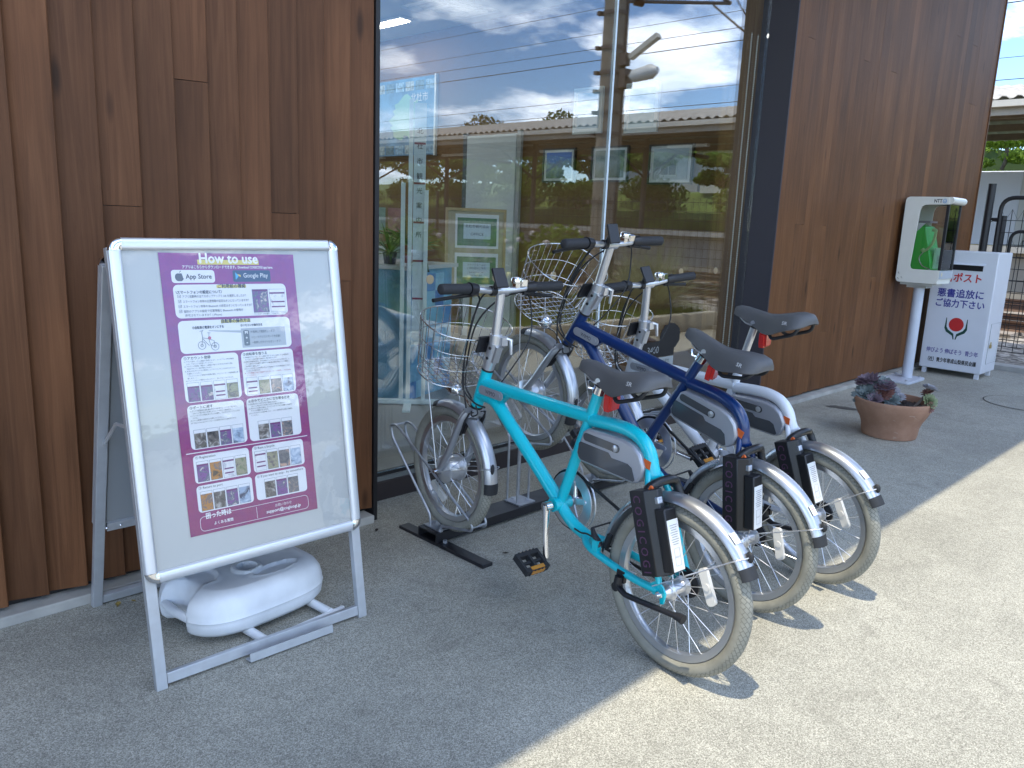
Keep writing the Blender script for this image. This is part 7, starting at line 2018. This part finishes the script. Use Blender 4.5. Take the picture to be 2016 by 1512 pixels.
# cantilever with insulators over the near track
mb = MB()
mb.tube([(0, 0, 6.0), (2.6, 0.6, 5.3)], 0.035, 8); mb.tube([(0, 0, 4.9), (2.6, 0.6, 5.3)], 0.030, 8); mb.tube([(2.2, 0.5, 5.2), (1.9, 1.4, 4.55)], 0.02, 6); mb.build('cantilever', M_band, pl_)
for p_ in ((0.4, 0.1, 5.89), (0.4, 0.1, 4.96)):
    mb = MB()
    for k in range(4): mb.lathe([(0.02, -0.02), (0.07, 0.0), (0.02, 0.02)], V(p_) + V(0.05 * k, 0.012 * k, 0), (0.97, 0.22, 0), 12)
    mb.build('insulator', mat('brown_porcelain', (0.12, 0.06, 0.04), 0.25), pl_)
WI = [(13.0, 4.30, 4.42, 0.013, 'lowest contact wire over the near track'), (13.02, 4.70, 4.62, 0.009, 'messenger wire above the near contact wire'), (16.4, 4.05, 4.35, 0.009, 'messenger wire over the far track'), (16.42, 3.85, 3.98, 0.012, 'contact wire over the far track'), (17.0, 6.1, 6.0, 0.009, 'high wire in front of the canopy'), (17.6, 6.9, 6.8, 0.009, 'highest wire seen past the building corner')]
M_cable = mat('wire_dark', (0.06, 0.04, 0.03), 0.6)
for xx, za_, zb_, r_, lab in WI:
    pts = [V(0, y_, za_ + (zb_ - za_) * (y_ + 40) / 40 if y_ < 0 else zb_) for y_ in (-60, -40, -20, -4, 10, 30, 55)]
    o = MB().tube(pts, r_ * 0.62, 5).build('overhead_wire', M_cable); o.location = (xx, 0, 0); tag(o, lab, 'wire', 'overhead railway wires')
ins = thing('insulator_string', 'pale disc insulators with a drop wire over the near track', 'insulator', (13.0, -1.9, 4.55))
mb = MB()
for k in range(3): mb.lathe([(0.02, -0.02), (0.075, 0.0), (0.02, 0.02)], (0, -0.09 + k * 0.09, 0.02 * k), (0, 1, 0.1), 12)
mb.build('discs', mat('pale_porcelain', (0.45, 0.40, 0.34), 0.3), ins)
mb = MB(); mb.tube(smoothpath([(0, 0.1, 0.0), (0.02, 0.45, -0.15), (0.05, 0.65, -0.6), (0.1, 0.7, -0.95)], 4), 0.015, 6); mb.tube([(0, 0, 0.05), (-0.2, -0.5, 0.9)], 0.012, 6); mb.build('drop_wire', M_cable, ins)

# ---------------------------------------------------------------- planter bed in front of the fence
pb = thing('planter_kerb', 'pale concrete kerb round the planted bed mirrored in the window', 'planter', (5.2, 0, 0))
path = smoothpath([(8.95, 0.28, 0), (7.5, 0.24, 0), (6.1, 0.20, 0), (5.35, 0.08, 0), (5.05, -0.35, 0), (5.15, -1.1, 0), (5.5, -2.4, 0), (6.2, -4.6, 0), (7.0, -7.5, 0), (7.6, -11, 0)], 5)
vs = []; fs = []
for i, p in enumerate(path):
    d = (path[min(i + 1, len(path) - 1)] - path[max(i - 1, 0)]).normalized(); sd = V(d.y, -d.x, 0)   # outward/inward
    for o_, z_ in ((0.075, 0.0), (0.075, 0.19), (0.060, 0.21), (-0.060, 0.21), (-0.075, 0.19), (-0.075, 0.0)): vs.append((p + sd * o_ + V(-5.2, 0, z_)))
n = len(path)
for i in range(n - 1):
    for j in range(5): fs.append((i * 6 + j, i * 6 + j + 1, (i + 1) * 6 + j + 1, (i + 1) * 6 + j))
fs += [tuple(range(6)), tuple((n - 1) * 6 + j for j in range(5, -1, -1))]
MB().add(vs, fs).build('kerb_wall', M_kerb, pb, smooth=40)
poly = [(p.x, p.y) for p in path] + [(9.0, -11)]
bed = MB().prism(poly, (0, 0, 0.02), (1, 0, 0), (0, 1, 0), (0, 0, 0.14)).build('planted_bed', mat('bed_soil', (0.07, 0.08, 0.03), 0.95, var=0.4, var_scale=8), smooth=0); tag(bed, kind='structure')
def inside(x_, y_):
    c = False; j = len(poly) - 1
    for i in range(len(poly)):
        xi, yi = poly[i]; xj, yj = poly[j]
        if ((yi > y_) != (yj > y_)) and (x_ < (xj - xi) * (y_ - yi) / (yj - yi + 1e-12) + xi): c = not c
        j = i
    return c
mb = MB(); k = 0
while k < 14000:
    x_, y_ = random.uniform(5.1, 8.95), -random.random() ** 1.7 * 8 + 0.2
    if inside(x_, y_):
        a = random.uniform(0, 2 * pi); h_ = random.uniform(0.05, 0.15); d = V(cos(a), sin(a), 0) * 0.008; l_ = V(random.uniform(-0.04, 0.04), random.uniform(-0.04, 0.04), h_)
        p = V(x_, y_, 0.155); mb.add([p - d, p + d, p + l_], [(0, 1, 2)]); k += 1
tag(mb.build('lawn_grass', L_grass, smooth=0), 'short green lawn grass filling the planted bed', 'grass', kind='stuff')
def bush(loc, r, label, m, n=2200, s=0.05, flowers=None, name='shrub'):
    t = thing(name, label, 'shrub', loc, 0, 'shrubs in the planted bed')
    blobs = [((random.uniform(-0.5, 0.5) * r[0], random.uniform(-0.5, 0.5) * r[1], r[2] * random.uniform(0.6, 1.35)), (r[0] * random.uniform(0.45, 0.65), r[1] * random.uniform(0.45, 0.65), r[2] * random.uniform(0.4, 0.6))) for _ in range(8)]
    mb = MB(); leaves(mb, blobs, n, s); mb.build('foliage', m, t, smooth=0)
    mb = MB()
    for c, _ in blobs[:6]: mb.tube([(0, 0, 0), (c[0] * 0.4, c[1] * 0.4, c[2] * 0.5), c], [0.02, 0.014, 0.006], 5)
    mb.build('stems', M_bark, t)
    if flowers:
        mb = MB()
        for _ in range(flowers[1]):
            c, rr = random.choice(blobs); a = random.uniform(0, 2 * pi); mb.ball((c[0] + rr[0] * cos(a), c[1] + rr[1] * sin(a), c[2] + rr[2] * random.uniform(0, 0.9)), flowers[2] * random.uniform(0.7, 1.3), 6, 4)
        mb.build('blossoms', flowers[0], t)
    return t
M_pink = mat('pale_blossom', (0.62, 0.55, 0.52), 0.7); M_lilac = mat('lilac_blossom', (0.34, 0.32, 0.62), 0.7); M_yb = mat('yellow_blossom', (0.66, 0.58, 0.10), 0.7)
bush((7.25, -1.35, 0.15), (0.62, 0.62, 0.58), 'bright green flowering bush mirrored behind the navy handlebar', L_lite, 2600, 0.06, (M_pink, 16, 0.045))
bush((6.9, -3.2, 0.15), (0.7, 0.7, 0.6), 'dark green bush mirrored behind the easel board', L_mid, 2200, 0.06, (M_pink, 10, 0.04))
bush((6.2, -1.2, 0.15), (0.42, 0.42, 0.28), 'low bush with yellow blossoms at the bend of the kerb', L_grass, 1400, 0.04, (M_yb, 40, 0.03))
bush((6.35, -4.2, 0.15), (0.4, 0.4, 0.3), 'low bush with lilac blossoms along the kerb', L_mid, 1200, 0.04, (M_lilac, 30, 0.035))
bush((5.75, -0.85, 0.15), (0.35, 0.35, 0.20), 'low dark ground cover bush right at the kerb corner', L_dark, 1200, 0.04)
def tuft(loc, h_, n, spread, label, m):
    t = thing('ornamental_grass', label, 'grass clump', loc, 0, 'ornamental grasses in the planted bed')
    mb = MB()
    for _ in range(n):
        a = random.uniform(0, 2 * pi); e = random.uniform(0.75, 1.45); blade(mb, (random.uniform(-0.08, 0.08), random.uniform(-0.08, 0.08), 0), (cos(a) * cos(e), sin(a) * cos(e), sin(e)), h_ * random.uniform(0.6, 1.2), 0.012, random.uniform(0.3, 1.3) * spread, 5)
    mb.build('blades', m, t, smooth=60)
tuft((8.25, -0.12, 0.15), 0.95, 420, 1.0, 'tall pale ornamental grass at the right end of the bed', L_straw)
tuft((8.6, -0.75, 0.15), 0.85, 320, 1.0, 'second pale ornamental grass beside the fence', L_straw)
tuft((6.8, -2.2, 0.15), 0.9, 360, 1.2, 'arching pale grass between the bushes', L_straw)
tuft((7.5, -4.4, 0.15), 1.1, 300, 1.2, 'tall grass far along the planted bed', L_straw)
